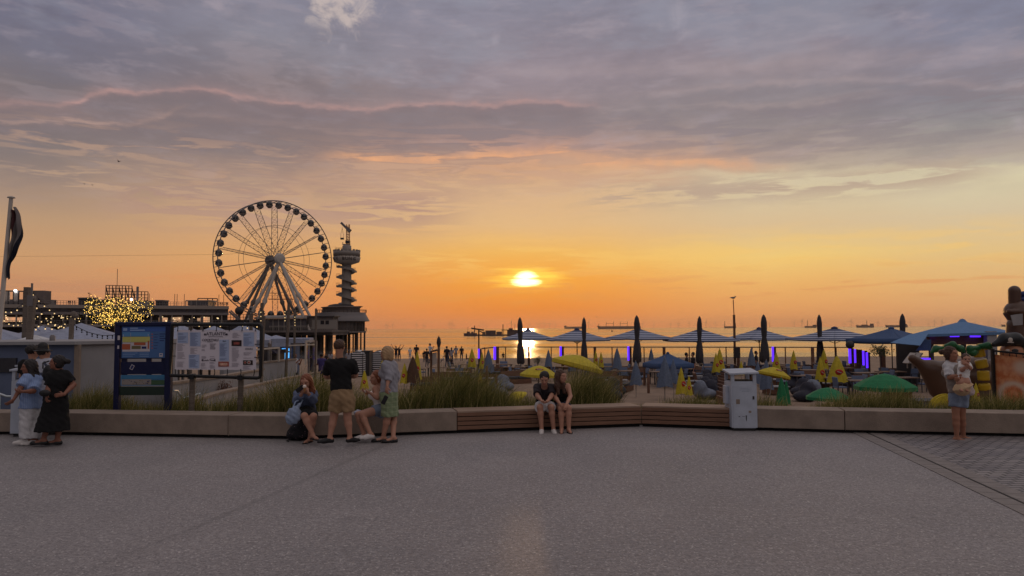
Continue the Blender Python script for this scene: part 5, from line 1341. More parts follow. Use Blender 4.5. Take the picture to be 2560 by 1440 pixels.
def person(label, Y, J, face, skin='fair', hair=('short', 'brown'), fat=1., female=False, wear=(), hands=None, vox=.0105, group=None, feet=None, shoes=None, extra=None, headr=1.07, base=None, tiltup=(0, 0, 1)):
    """J: joints as (px, py, depth offset) in the photograph at distance Y -> real positions in metres.
       keys: head neck chest waist pelvis sL sR eL eR wL wR hL hR kL kR aL aR (L = picture left)"""
    W = {k: np.array(P(v[0], v[1], Y+v[2])) for k, v in J.items()}
    if base is None: base = Vector((W['pelvis'][0], W['pelvis'][1], 0))
    root = empty('person', base, label, 'person', group, local=True)
    b = np.array(base); W = {k: v-b for k, v in W.items()}
    f = fat; S = SDF(); fw = nrm((face[0], face[1], 0)); sh = nrm(W['sR']-W['sL']); upb = nrm(W['neck']-W['pelvis']); fr = nrm(np.cross(upb, sh)); 
    # torso
    S.cone(W['chest'], W['waist'], .135*f, .118*f, k=.05, sq=(fr, .70)); S.cone(W['waist'], W['pelvis'], .118*f, .142*f, k=.05, sq=(fr, .76))
    S.cone(W['sL']*.82+W['chest']*.18, W['sR']*.82+W['chest']*.18, .066*f, .066*f, k=.06)
    S.cone(W['chest'], (W['sL']+W['sR'])/2, .12*f, .07*f, k=.05, sq=(fr, .72)); S.cone(W['neck']-upb*.05, W['neck']+upb*.02, .062, .05, k=.04)
    hipd = nrm(W['hR']-W['hL']); 
    if female:
        for sg in (-1, 1): S.ell(W['chest']+fr*.085*f*(1)+sh*sg*.07-upb*.01, (.062, .055, .062), k=.04)
    for s_ in 'LR':
        h, kn, a = W['h'+s_], W['k'+s_], W['a'+s_]
        S.cone(h, kn, .088*f, .056*(.5+.5*f), k=.04); kb = kn+(a-kn)*.3; S.cone(kn, kb, .056*(.5+.5*f), .055*(.5+.5*f), k=.03); S.cone(kb, a, .055*(.5+.5*f), .036, k=.03)
        sh_, e, w_ = W['s'+s_], W['e'+s_], W['w'+s_]
        S.cone(sh_, e, .05*f, .040*(.5+.5*f), k=.035); S.cone(e, e+(w_-e)*.3, .040*(.5+.5*f), .041*(.5+.5*f), k=.02); S.cone(e+(w_-e)*.3, w_, .041*(.5+.5*f), .025, k=.02)
    fd = {}
    for s_ in 'LR':
        d = nrm((feet or {}).get(s_, (face[0], face[1], 0))); fd[s_] = d; a = W['a'+s_]
        S.cone(a+d*-.02-np.array((0, 0, .02)), a+d*.1-np.array((0, 0, .052)), .034, .027, k=.03); S.cone(a+d*.1-np.array((0, 0, .052)), a+d*.165-np.array((0, 0, .06)), .027, .02, k=.02)
        S.ell(a+d*-.04-np.array((0, 0, .045)), (.032, .032, .034), k=.03)
    pieces = [S.mesh(vox)]
    # head
    H = SDF(); c = W['head']; up_ = nrm(tiltup); fw3 = nrm(np.array(face, float)); upp = nrm(up_-fw3*(up_@fw3)); rt = np.cross(fw3, upp); R3 = np.stack([rt, fw3, upp], 1); q = headr
    at = lambda x, y, z: c+(rt*x+fw3*y+upp*z)*q
    H.ell(at(0, -.012, .022), (.076*q, .094*q, .088*q), R3, k=.02); H.ell(at(0, .028, -.035), (.058*q, .062*q, .075*q), R3, k=.03); H.ell(at(0, .062, -.085), (.024*q, .022*q, .02*q), R3, k=.03)
    H.cone(at(0, .085, .012), at(0, .104, -.026), .007, .0125, k=.012); H.cone(at(-.014, .088, -.03), at(.014, .088, -.03), .008, .008, k=.01)
    H.cone(at(-.045, .066, .028), at(.045, .066, .028), .016, .016, k=.02)
    for sg in (-1, 1):
        H.ell(at(sg*.078, -.012, -.008), (.010, .02, .032), R3, k=.006); H.ell(at(sg*.031, .084, .006), (.014, .012, .010), R3, k=.002, sub=True); H.ell(at(sg*.031, .074, .004), (.0125, .0125, .0125), R3, k=.002); H.ell(at(sg*.034, .06, -.028), (.022, .02, .022), R3, k=.02)
    H.cone(at(-.02, .080, -.056), at(.02, .080, -.056), .008, .008, k=.01); H.cone(at(-.016, .080, -.066), at(.016, .080, -.066), .009, .009, k=.008)
    H.cone(at(0, -.02, -.05), W['neck']-upb*.03, .05*q, .058, k=.03)
    pieces.append(H.mesh(.0065))
    for i, s_ in enumerate('LR'):
        hd = (hands or {}).get(s_)
        w_ = W['w'+s_]; e = W['e'+s_]
        if hd: d, palm, cu = hd
        else: d, palm, cu = w_-e, nrm(np.cross(w_-e, (0, 0, 1)))+fr*.3, .5
        side = 1 if s_ == 'L' else -1; Hn = SDF(); Hn.cone(w_-nrm(w_-e)*.03, w_, .024, .0235, k=.01); hand(Hn, w_, d, palm, side, cu); pieces.append(Hn.mesh(.0062))
    eL, eR, mo = at(-.031, .086, .005), at(.031, .086, .005), at(0, .088, -.061)
    def paint(Cc):
        r = np.zeros(len(Cc), int); r[(np.linalg.norm((Cc-eL)/1., axis=1) < .0105) | (np.linalg.norm(Cc-eR, axis=1) < .0105)] = 1
        dm = (Cc-mo)@R3; r[(np.abs(dm[:, 0]) < .024) & (np.abs(dm[:, 2]) < .010) & (dm[:, 1] > -.012)] = 2
        if extra and extra.get('print'): pass
        return r
    sdf_obj('body', pieces, [SKINS[skin], M_EYE, M_LIPS], root, paint)
    # hair
    st, hc = hair; Hh = SDF(); Hh.ell(at(0, -.024, .034), (.088*q, .098*q, .092*q), R3, k=.02)
    if st in ('long', 'bob', 'bun', 'pony'): Hh.ell(at(0, -.035, -.02), (.086*q, .07*q, .09*q), R3, k=.03)
    if st == 'long':
        for sg in (-1, 1):
            Hh.cone(at(sg*.072, -.02, .0), at(sg*.085, -.02, -.16), .034, .045, k=.04); Hh.cone(at(sg*.085, -.02, -.16), at(sg*.09, .0+.02, -.30), .045, .03, k=.04)
        Hh.cone(at(0, -.06, -.02), at(0, -.085, -.30), .07, .06, k=.05)
    if st == 'bob': 
        for sg in (-1, 1): Hh.cone(at(sg*.07, -.02, .0), at(sg*.078, -.015, -.075), .036, .034, k=.04)
        Hh.cone(at(0, -.06, 0), at(0, -.07, -.08), .07, .055, k=.04)
    if st == 'bun': Hh.ell(at(0, -.15, .02), (.045, .05, .045), R3, k=.03); Hh.cone(at(0, -.1, .03), at(0, -.15, .02), .04, .03, k=.02)
    if st == 'pony': Hh.cone(at(0, -.12, .0), at(0, -.15, -.16), .036, .022, k=.03)
    if st == 'hat':
        pass
    Hh.ell(at(0, .085, -.02), (.056*q, .075*q, .07*q), R3, k=.002, sub=True)
    if st in ('short', 'hat'): Hh.ell(at(0, -.0, -.105), (.12, .13, .075), R3, k=.002, sub=True)
    hp = [Hh.mesh(.0085, fold=(.0045, 95))]
    ho = sdf_obj('hair', hp, HAIRS[hc], root)
    if st == 'hat':
        Ht = SDF(); Ht.cone(at(0, -.02, .05), at(0, -.02, .10), .098, .088, k=.01); Ht.ell(at(0, -.02, .035), (.15, .16, .018), R3, k=.02); sdf_obj('hat', [Ht.mesh(.009)], M_SHOED, root)
    # clothing
    for g in wear:
        kind, mt = g[0], g[1]; o = g[2] if len(g) > 2 else {}
        C = SDF(); t = o.get('t', .02); name = o.get('name', kind)
        if kind in ('shirt', 'top', 'jacket'):
            C.cone(W['chest'], W['waist'], .138*f+t, .122*f+t*1.15, k=.05, sq=(fr, .73)); hem = W['waist']+(W['pelvis']-W['waist'])*o.get('hem', .55)
            C.cone(W['waist'], hem, .122*f+t*1.15, .138*f+t*o.get('flare', 1.15), k=.05, sq=(fr, .78), clip=[(hem, nrm(W['pelvis']-W['waist']))]); 
            C.cone(W['chest'], (W['sL']+W['sR'])/2-upb*.01, .12*f+t, .07*f+t, k=.05, sq=(fr, .74))
            if female:
                for sg in (-1, 1): C.ell(W['chest']+fr*.085*f+sh*sg*.07-upb*.01, (.062+t*.8, .055+t*.8, .062+t*.8), k=.05)
            if kind != 'top':
                C.cone(W['sL']*.85+W['chest']*.15, W['sR']*.85+W['chest']*.15, .068*f+t*.7, k=.06)
                for s_ in 'LR':
                    sh_, e, w_ = W['s'+s_], W['e'+s_], W['w'+s_]; sl = o.get('sleeve', .7)
                    if sl <= 1: en = sh_+(e-sh_)*sl; C.cone(sh_, en+(e-sh_)*.1, .052*f+t*.8, .05*f+t*1.1, k=.03, clip=[(en, nrm(e-sh_))])
                    else:
                        C.cone(sh_, e, .052*f+t*.8, .044*f+t*.9, k=.03); en = e+(w_-e)*(sl-1); C.cone(e, en+(w_-e)*.1, .044*f+t*.9, .032+t, k=.03, clip=[(en, nrm(w_-e))])
            else:
                for s_ in 'LR': a_ = W['s'+s_]*.6+W['neck']*.4; C.cone(a_, W['chest']*.6+W['s'+s_]*.4+upb*.02, .03, .07, k=.03)
            nk = o.get('neck', .062); C.ell(W['neck']+upb*.03+fr*o.get('nf', .02), (nk, nk, nk*o.get('nv', .8)), k=.002, sub=True)
        elif kind == 'shorts' or kind == 'trousers':
            lg = o.get('leg', .8); C.cone(W['waist']+(W['pelvis']-W['waist'])*.45, W['pelvis'], .130*f+t, .148*f+t, k=.04, sq=(fr, .80), clip=[(W['waist']+(W['pelvis']-W['waist'])*.35, upb)])
            for s_ in 'LR':
                h, kn, a = W['h'+s_], W['k'+s_], W['a'+s_]
                if kind == 'shorts': en = h+(kn-h)*lg; C.cone(h, en+(kn-h)*.12, .094*f+t, .074*f+t*o.get('flare', 1.3), k=.03, clip=[(en, nrm(kn-h))])
                else: C.cone(h, kn, .094*f+t, .070*f+t*1.3, k=.03); en = kn+(a-kn)*.97; C.cone(kn, en+(a-kn)*.1, .07*f+t*1.3, .06+t*1.5, k=.03, clip=[(en, nrm(a-kn))])
        elif kind == 'skirt':
            tp = W['waist']+(W['pelvis']-W['waist'])*o.get('top', .1); hm = np.array(P(*o['hem'][:2], Y+o['hem'][2]))-b; wd = o['wd']; md = W['pelvis']+(hm-W['pelvis'])*.05
            C.cone(tp, md, .118*f+t, .152*f+t, k=.04, sq=(fr, .82), clip=[(tp, nrm(tp-hm))]); C.cone(md, hm+(hm-md)*.15, .152*f+t, wd, k=.05, sq=(fr, .74), clip=[(hm, (0, 0, -1))])
            for s_ in 'LR': C.cone(W['h'+s_], W['h'+s_]+(W['k'+s_]-W['h'+s_])*.8, .10*f, .09, k=.04, clip=[(hm, (0, 0, -1))])
        V = C.mesh(o.get('vox', .010), fold=o.get('fold', (.0065, 46)))
        sdf_obj(name, [V], mt, root, o.get('paint'))
    for s_ in 'LR':
        if shoes is None: break
        a, d = W['a'+s_], fd[s_]; C = SDF(); z0 = a[2]-.085
        C.cone(a+d*-.035-np.array((0, 0, .05)), a+d*.09-np.array((0, 0, .062)), .042, .040, k=.03, clip=[((0, 0, z0), (0, 0, -1))]); C.cone(a+d*.09-np.array((0, 0, .062)), a+d*.17-np.array((0, 0, .066)), .040, .031, k=.03, clip=[((0, 0, z0), (0, 0, -1))])
        if shoes[1] == 'sneaker': C.cone(a+d*.0-np.array((0, 0, .03)), a+d*.05-np.array((0, 0, .04)), .044, .038, k=.02)
        if shoes[1] == 'sandal': C.p = []; C.cone(a+d*-.05-np.array((0, 0, .08)), a+d*.17-np.array((0, 0, .08)), .038, .042, k=.01, sq=((0, 0, 1), .3)); C.cone(a+d*.085+np.cross(d, (0, 0, 1))*.04-np.array((0, 0, .068)), a+d*.085-np.cross(d, (0, 0, 1))*.04-np.array((0, 0, .068)), .016, .016, k=.01); C.cone(a+d*.085-np.array((0, 0, .045)), a+d*.1-np.array((0, 0, .045)), .02, .02, k=.02)
        if shoes[1] == 'flat': C.p = []; C.cone(a+d*-.04-np.array((0, 0, .055)), a+d*.0-np.array((0, 0, .06)), .038, .036, k=.02, clip=[((0, 0, z0), (0, 0, -1))]); C.cone(a+d*-.04-np.array((0, 0, .07)), a+d*.17-np.array((0, 0, .07)), .034, .036, k=.03, clip=[((0, 0, z0), (0, 0, -1))]); C.ell(a+d*.15-np.array((0, 0, .06)), (.038, .038, .03), k=.02, clip=[((0, 0, z0), (0, 0, -1))])
        sdf_obj('shoe', [C.mesh(.0075)], shoes[0], root)
    root['_w'] = 0; del root['_w']
    return root, {k: v+b for k, v in W.items()}
G_L = 'people chatting at the left end of the bench'
c_black = cloth('black_cotton', (17, 16, 18)); c_denim = cloth('denim_jacket_blue', (92, 102, 128)); c_khaki = cloth('khaki_twill', (150, 122, 90)); c_white = cloth('white_cotton', (206, 204, 206)); c_lblue = cloth('light_blue_jersey', (134, 152, 188)); c_grey = cloth('grey_blue_linen', (150, 148, 156)); c_dark = cloth('dark_tee', (44, 36, 40)); c_navy = cloth('navy_denim', (52, 54, 74)); c_cream = cloth('cream_satin', (236, 232, 228)); c_short = cloth('pale_denim', (128, 140, 160))
def green_skirt_mat():
    m_ = cloth('green_skirt', (124, 138, 104)); t = NT(m_.node_tree); b = t.n['Principled BSDF']; x, y, z = t.sep(t.new('ShaderNodeTexCoord').outputs['Object'])
    s1 = t.m('SINE', t.m('MULTIPLY', x, 95.)); s2 = t.m('SINE', t.m('MULTIPLY', z, 75.)); k = t.m('ADD', t.ss(s1, .6, .9), t.ss(s2, .6, .9))
    t.inp(b.inputs['Base Color'], t.mix(t.m('MULTIPLY', k, .35), srgb(124, 138, 104), srgb(160, 168, 134))); return m_
# man in black tee, seen from behind
person('broad man in black t-shirt and khaki shorts standing with his back to us', 12.45,
 dict(head=(849, 868, .0), neck=(849, 893, .02), chest=(851, 925, .0), waist=(853, 962, .0), pelvis=(855, 990, 0), sL=(823, 909, .0), sR=(880, 909, .0), eL=(815, 940, .10), eR=(889, 938, .10), wL=(828, 945, .34), wR=(876, 943, .34), hL=(842, 1000, 0), hR=(868, 1000, 0), kL=(834, 1046, .02), kR=(869, 1046, .02), aL=(824, 1094, -.03), aR=(875, 1093, .02)),
 (.05, 1, -.12), fat=1.16, hair=('short', 'brown'), wear=[('shirt', c_black, dict(t=.022, hem=1.15, sleeve=.78, neck=.06)), ('shorts', c_khaki, dict(t=.024, leg=.62, flare=1.2, name='shorts'))],
 feet={'L': (-.75, -.15, 0), 'R': (.55, .6, 0)}, shoes=(M_SHOED, 'sneaker'), hands={'L': ((.3, .9, .2), (.3, 0, -1), .9), 'R': ((-.3, .9, .2), (-.3, 0, -1), .9)})
# woman eating ice cream, seated
r_, W1 = person('young woman in denim jacket seated on the bench eating an ice cream cone', 13.1,
 dict(head=(765, 954, -.16), neck=(765, 974, -.08), chest=(764, 1000, .02), waist=(765, 1018, .12), pelvis=(766, 1032, .16), sL=(745, 983, .0), sR=(784, 984, .0), eL=(742, 1002, -.16), eR=(783, 1000, -.14), wL=(755, 984, -.30), wR=(770, 982, -.30), hL=(757, 1030, .10), hR=(776, 1030, .10), kL=(761, 1040, -.42), kR=(784, 1041, -.42), aL=(782, 1086, -.44), aR=(775, 1094, -.22)),
 (-.12, -1, -.32), female=True, hair=('long', 'auburn'), wear=[('jacket', c_denim, dict(t=.03, hem=.6, sleeve=1.75, neck=.075, nf=.06, nv=1.4, vox=.011)), ('skirt', c_black, dict(t=.012, top=-.3, hem=(767, 1038, -.1), wd=.17, name='dress'))],
 feet={'L': (.7, -.7, 0), 'R': (-.3, -.9, 0)}, shoes=(M_SHOED, 'sandal'), hands={'L': ((.35, -.3, .7), (.8, .2, .2), 1.0), 'R': ((-.3, -.2, .8), (-.8, .2, .3), 1.0)}, base=Vector((float(P(766, 1032, 13.1).x), 13.1, .41)))
def ice_cream(label, top, h=.10, r=.026):
    root = empty('ice_cream', top-Vector((0, 0, h)), label, 'ice cream', local=True)
    m = MB(); m.lathe((0, 0, 0), [(.006, 0), (r*.95, h*.75)], 12); m.build('cone', mat('wafer', srgb(176, 124, 72), .7), root)
    m = MB(); m.sphere((0, 0, h*.85), r*1.15, 12, 8); m.build('scoop', mat('ice_cream_scoop', srgb(236, 220, 206), .5), root)
q = P(761.5, 964, 12.72); ice_cream('ice cream cone with pale scoop held to the seated woman\'s mouth', q, .11, .028)
q = P(915, 976, 13.0); ice_cream('small pale ice cream held by the blonde girl in cream top', q, .09, .026)
def phone(q, rz, ry, label):
    root = empty('phone', q, label, 'phone', None, rz, local=True); m = MB(); m.box((0, 0, 0), (.075, .009, .15), rot=Matrix.Rotation(ry, 3, 'Y')); m.build('case', M_SHOED, root, bevel=.003)
    m = MB(); m.box((0, .006, 0), (.068, .003, .14), rot=Matrix.Rotation(ry, 3, 'Y')); m.build('screen', M_GLASSD, root)
phone(P(750, 972, 12.72), .3, .9, 'dark phone held up by the woman eating ice cream')
# tote bag and backpack
C = SDF(); t0 = np.array(P(735, 1038, 12.72)); C.ell(t0, (.125, .07, .14), k=.04); C.ell(t0+np.array((-.05, 0, -.07)), (.09, .06, .09), k=.05); C.cone(t0+np.array((.02, 0, .08)), t0+np.array((.10, .05, .20)), .05, .02, k=.04)
tb_ = empty('tote_bag', t0, 'slouching pale blue cloth tote bag hanging over the bench edge', 'bag'); o = sdf_obj('bag', [C.mesh(.01, fold=(.008, 55))], cloth('pale_blue_canvas', (142, 156, 180))); o.parent = tb_; o.matrix_parent_inverse = Matrix.Translation(-Vector(t0))
m = MB(); a = Vector(t0); m.tube([a+Vector((-.03, 0, .1)), P(739, 1004, 12.75), P(748, 1000, 12.85), P(757, 1000, 12.85), a+Vector((.09, .02, .16))], .012, 6); o = m.build('strap', cloth('pale_strap', (150, 168, 196)), tb_)
C = SDF(); q = atz(742, 1103); t0 = np.array((q.x, q.y+.12, .165)); C.cone(t0+np.array((-.11, 0, -.06)), t0+np.array((.14, .0, -.06)), .105, .10, k=.04); C.ell(t0+np.array((.02, 0, .03)), (.17, .13, .14), k=.05); C.ell(t0+np.array((.02, -.1, -.06)), (.12, .06, .08), k=.02)
MFL = cloth('dark_floral_canvas', (30, 28, 32)); t = NT(MFL.node_tree); vz = t.new('ShaderNodeTexVoronoi'); t.inp(vz.inputs['Vector'], t.new('ShaderNodeTexCoord').outputs['Object']); vz.inputs['Scale'].default_value = 26.; t.inp(t.n['Principled BSDF'].inputs['Base Color'], t.mix(t.m('MULTIPLY', t.ss(vz.outputs['Distance'], .3, .16), t.ss(t.sep(vz.outputs['Color'])[0], .55, .6)), srgb(28, 26, 30), srgb(128, 104, 112)))
bp_ = empty('backpack', t0-np.array((0, 0, .165)), 'black floral backpack lying on the ground beside the seated woman\'s feet', 'backpack'); o = sdf_obj('bag', [C.mesh(.01, fold=(.005, 50), clips=[((0, 0, .006), (0, 0, -1))])], MFL); o.parent = bp_; o.matrix_parent_inverse = Matrix.Translation(-bp_.location)
m = MB(); a = Vector(t0); m.tube([a+Vector((-.05, -.02, .15)), a+Vector((0, -.03, .20)), a+Vector((.06, -.02, .16))], .011, 6); m.build('handle', M_SHOED, bp_)
m = MB(); m.tube([a+Vector((-.12, -.08, -.13)), a+Vector((-.15, -.2, -.145)), a+Vector((-.10, -.24, -.15))], .009, 6); m.build('strap', M_SHOED, bp_)
# blonde girl seated in profile
person('blonde girl in cream strappy top seated sideways with white trainers', 13.2,
 dict(head=(940, 944, -.02), neck=(945, 962, .0), chest=(945, 985, .02), waist=(950, 1005, .04), pelvis=(953, 1022, .06), sL=(939, 971, -.10), sR=(950, 971, .15), eL=(944, 994, -.22), eR=(932, 992, .10), wL=(926, 983, -.22), wR=(918, 982, -.05), hL=(948, 1024, -.08), hR=(952, 1022, .12), kL=(905, 1038, -.30), kR=(896, 1037, -.12), aL=(926, 1084, -.42), aR=(910, 1086, -.30)),
 (-.85, -.5, -.1), female=True, hair=('pony', 'auburn'), wear=[('top', c_cream, dict(t=.012, hem=.9, neck=.085, nf=.05, nv=1.3)), ('shorts', c_short, dict(t=.012, leg=.35))],
 feet={'L': (-.8, -.35, 0), 'R': (-.8, -.35, 0)}, shoes=(M_SHOEW, 'sneaker'), hands={'L': ((-.8, .1, .35), (.1, .5, .8), .9), 'R': ((-.7, -.3, .4), (.1, -.3, .8), .9)}, base=Vector((float(P(953, 1022, 13.2).x), 13.2, .41)))
C = SDF(); t0 = np.array(P(903, 1025, 13.3)); t0[2] = .45; C.ell(t0, (.13, .10, .045), k=.03); C.ell(t0+np.array((-.05, -.02, .02)), (.06, .06, .04), k=.03)
ob = sdf_obj('folded_jacket', [C.mesh(.01, fold=(.008, 60))], cloth('white_striped_cloth', (176, 176, 190))); ob.location = (0, 0, 0); tag(ob, 'crumpled pale jacket lying on the bench beside the blonde girl', 'jacket')
# older woman in green skirt, three-quarter back view
person('older woman with short blond-grey hair in blue linen shirt and green skirt', 12.95,
 dict(head=(966, 884, -.02), neck=(972, 903, .0), chest=(974, 932, .0), waist=(973, 962, .0), pelvis=(972, 985, 0), sL=(965, 913, -.12), sR=(982, 912, .12), eL=(973, 938, -.16), eR=(990, 940, .18), wL=(968, 965, -.26), wR=(984, 965, .1), hL=(968, 992, -.08), hR=(976, 992, .08), kL=(970, 1040, -.08), kR=(984, 1040, .1), aL=(958, 1092, -.05), aR=(983, 1093, -.12)),
 (-.9, .42, -.16), female=True, fat=1.05, hair=('bob', 'grey'), wear=[('shirt', c_grey, dict(t=.034, hem=.75, sleeve=1.55, neck=.06, flare=1.4)), ('skirt', green_skirt_mat(), dict(t=.02, hem=(975, 1040, .0), wd=.19))],
 feet={'L': (-.85, -.2, 0), 'R': (-.85, -.3, 0)}, shoes=(M_SHOED, 'flat'), hands={'L': ((-.1, -.1, -1), (.3, .5, 0), .6), 'R': ((-.3, 0, -1), (-.5, 0, 0), .6)})
phone(P(961.5, 1000, 12.5), .5, .5, 'dark phone hanging in the hand of the woman in green skirt')
# seated couple
person('young man in dark t-shirt and white shorts seated left on the timber bench', 14.35,
 dict(head=(1361, 946, -.26), neck=(1361, 962, -.10), chest=(1361, 982, .05), waist=(1361, 1000, .14), pelvis=(1361, 1014, .2), sL=(1343, 968, .0), sR=(1379, 968, .0), eL=(1343, 989, -.22), eR=(1379, 989, -.22), wL=(1355, 1003, -.46), wR=(1369, 1003, -.46), hL=(1352, 1016, .12), hR=(1370, 1016, .12), kL=(1350, 1018, -.40), kR=(1378, 1018, -.40), aL=(1354, 1072, -.40), aR=(1384, 1072, -.36)),
 (-.1, -1, -.55), hair=('short', 'dark'), wear=[('shirt', c_dark, dict(t=.026, hem=.9, sleeve=.85, neck=.06)), ('shorts', c_white, dict(t=.022, leg=.8))],
 feet={'L': (-.1, -1, 0), 'R': (.1, -1, 0)}, shoes=(M_SHOEW, 'sneaker'), hands={'L': ((.6, -.5, -.25), (.3, 0, .7), 1.1), 'R': ((-.6, -.5, -.25), (-.3, 0, .7), 1.1)}, base=Vector((float(P(1361, 1014, 14.35).x), 14.35, .41)))
person('young woman in black sleeveless top seated right on the timber bench', 14.35,
 dict(head=(1403, 940, -.14), neck=(1402, 957, -.04), chest=(1403, 980, .05), waist=(1404, 999, .14), pelvis=(1404, 1014, .2), sL=(1388, 966, .02), sR=(1420, 965, .02), eL=(1387, 992, -.16), eR=(1426, 991, -.12), wL=(1400, 1010, -.42), wR=(1416, 1011, -.42), hL=(1396, 1016, .12), hR=(1412, 1016, .12), kL=(1403, 1021, -.40), kR=(1421, 1020, -.40), aL=(1404, 1072, -.42), aR=(1422, 1071, -.42)),
 (.75, -.62, -.08), female=True, hair=('long', 'brown'), wear=[('top', c_black, dict(t=.012, hem=.9, neck=.07)), ('shorts', c_navy, dict(t=.014, leg=.45))],
 feet={'L': (-.1, -1, 0), 'R': (.15, -1, 0)}, shoes=(M_SHOED, 'sandal'), hands={'L': ((.5, -.5, -.5), (.3, .5, 0), .7), 'R': ((-.2, -.6, -.6), (-.3, .5, 0), .7)}, base=Vector((float(P(1404, 1014, 14.35).x), 14.35, .41)))
# woman carrying a baby
Yw = 12.85
r_, WB = person('woman in grey vest and denim shorts carrying a baby at the far right', Yw,
 dict(head=(2378, 884, -.02), neck=(2383, 903, .02), chest=(2386, 930, .02), waist=(2392, 960, .0), pelvis=(2397, 982, 0), sL=(2369, 913, .02), sR=(2402, 913, .06), eL=(2374, 944, -.10), eR=(2414, 940, -.10), wL=(2402, 938, -.30), wR=(2398, 950, -.30), hL=(2388, 992, 0), hR=(2404, 992, 0), kL=(2390, 1046, -.02), kR=(2405, 1046, .06), aL=(2392, 1094, 0), aR=(2408, 1090, .16)),
 (.55, -.8, -.02), female=True, fat=.9, hair=('bun', 'brown'), skin='tan', wear=[('shirt', c_white, dict(t=.03, hem=.5, sleeve=.9, name='blouse')), ('top', cloth('grey_beige_vest', (150, 138, 130)), dict(t=.045, hem=.75, name='vest', neck=.08, nf=.04)), ('shorts', c_short, dict(t=.026, leg=.45))],
 feet={'L': (.85, -.3, 0), 'R': (.85, -.2, 0)}, shoes=(mat('pale_sandal', srgb(190, 170, 150), .6), 'sandal'), hands={'L': ((.9, -.1, .2), (0, .5, .3), .7), 'R': ((-.5, -.6, 0), (0, .5, .3), .7)})
person('baby in pale dress held in the arms of the woman at far right', Yw-.25,
 dict(head=(2415, 898, -.05), neck=(2414, 909, -.03), chest=(2411, 920, -.02), waist=(2409, 932, 0), pelvis=(2408, 942, 0), sL=(2407, 914, -.03), sR=(2420, 914, .0), eL=(2405, 925, -.08), eR=(2425, 921, -.06), wL=(2412, 920, -.14), wR=(2418, 914, -.12), hL=(2404, 943, 0), hR=(2413, 943, 0), kL=(2400, 955, -.1), kR=(2417, 955, -.08), aL=(2397, 966, -.08), aR=(2410, 966, -.08)),
 (-.25, -.95, -.05), fat=.6, headr=.78, hair=('short', 'brown'), wear=[('shirt', c_cream, dict(t=.02, hem=1.3, sleeve=.8, name='dress', neck=.035))], base=Vector((float(P(2408, 942, Yw-.25).x), Yw-.25, 1.0)))
C = SDF(); t0 = np.array(P(2405, 973, Yw-.34)); C.ell(t0, (.13, .12, .115), k=.02); C.ell(t0+np.array((.02, 0, .035)), (.17, .13, .03), np.array(Matrix.Rotation(-.35, 3, 'Y')), k=.03)
ob = sdf_obj('straw_hat', [C.mesh(.009)], mat('straw', srgb(198, 166, 130), .8, bump=.6, bscale=80, var=.1, vscale=30)); tag(ob, 'round straw hat dangling below the baby in the woman\'s hands', 'hat')
C = SDF(); t0 = np.array(P(2419, 960, Yw-.22)); C.cone(t0+np.array((-.02, 0, .15)), t0+np.array((.05, 0, -.13)), .04, .07, k=.04, sq=((0, 1, 0), .5))
ob = sdf_obj('muslin_cloth', [C.mesh(.009, fold=(.008, 60))], cloth('pale_muslin', (196, 176, 172))); tag(ob, 'pale pink cloth hanging from the arm of the woman with baby', 'cloth')
# group at far left
def jersey_mat():
    m_ = cloth('striped_blue_jersey', (134, 152, 188)); t = NT(m_.node_tree); b = t.n['Principled BSDF']; x, y, z = t.sep(t.new('ShaderNodeTexCoord').outputs['Object'])
    k = t.ss(t.m('SINE', t.m('MULTIPLY', t.m('ADD', x, y), 170.)), .7, .95); c_ = t.mix(t.m('MULTIPLY', k, .4), srgb(126, 148, 190), srgb(190, 198, 216)); t.inp(b.inputs['Base Color'], c_); return m_
person('girl in striped light blue baseball shirt and white cargo trousers at far left', 12.75,
 dict(head=(72, 917, 0), neck=(77, 937, .02), chest=(79, 960, .0), waist=(79, 990, .0), pelvis=(77, 1012, 0), sL=(66, 947, -.10), sR=(90, 947, .10), eL=(53, 968, -.22), eR=(84, 978, -.16), wL=(34, 999, -.34), wR=(58, 979, -.34), hL=(70, 1018, -.05), hR=(84, 1018, .05), kL=(68, 1060, -.05), kR=(88, 1058, .05), aL=(66, 1096, -.05), aR=(86, 1098, .0)),
 (-.8, -.55, -.12), female=True, fat=.94, skin='brown', hair=('long', 'dark'), wear=[('shirt', jersey_mat(), dict(t=.045, hem=1.35, sleeve=.95, neck=.065, flare=1.6)), ('trousers', c_white, dict(t=.036))],
 feet={'L': (-.85, -.4, 0), 'R': (-.7, -.5, 0)}, shoes=(M_SHOEW, 'sneaker'), hands={'L': ((-.7, -.2, -.6), (0, .4, .7), .35), 'R': ((-.8, -.1, .0), (0, .6, .5), .6)}, group=G_L)
person('woman in long black dress with hand on hip and hair in a bun', 12.65,
 dict(head=(142, 906, 0), neck=(148, 926, .02), chest=(146, 950, .0), waist=(142, 985, .0), pelvis=(139, 1010, 0), sL=(129, 939, -.06), sR=(165, 936, .08), eL=(121, 970, -.10), eR=(184, 962, .10), wL=(118, 990, -.22), wR=(160, 986, -.16), hL=(130, 1020, 0), hR=(150, 1020, .04), kL=(122, 1060, -.05), kR=(150, 1060, .05), aL=(108, 1098, -.08), aR=(143, 1098, .03)),
 (-.92, -.35, .05), female=True, fat=1.1, skin='brown', hair=('bun', 'dark'), wear=[('shirt', c_black, dict(t=.02, hem=1.0, sleeve=.75, neck=.085, nf=.05, nv=1.3)), ('skirt', c_black, dict(t=.02, top=.0, hem=(131, 1077, .0), wd=.29))],
 feet={'L': (-.95, -.15, 0), 'R': (-.9, -.3, 0)}, shoes=(M_SHOED, 'flat'), hands={'L': ((.2, -.5, -.5), (.5, .5, 0), .8), 'R': ((-.9, -.2, -.1), (.2, .9, -.2), .25)}, group=G_L)
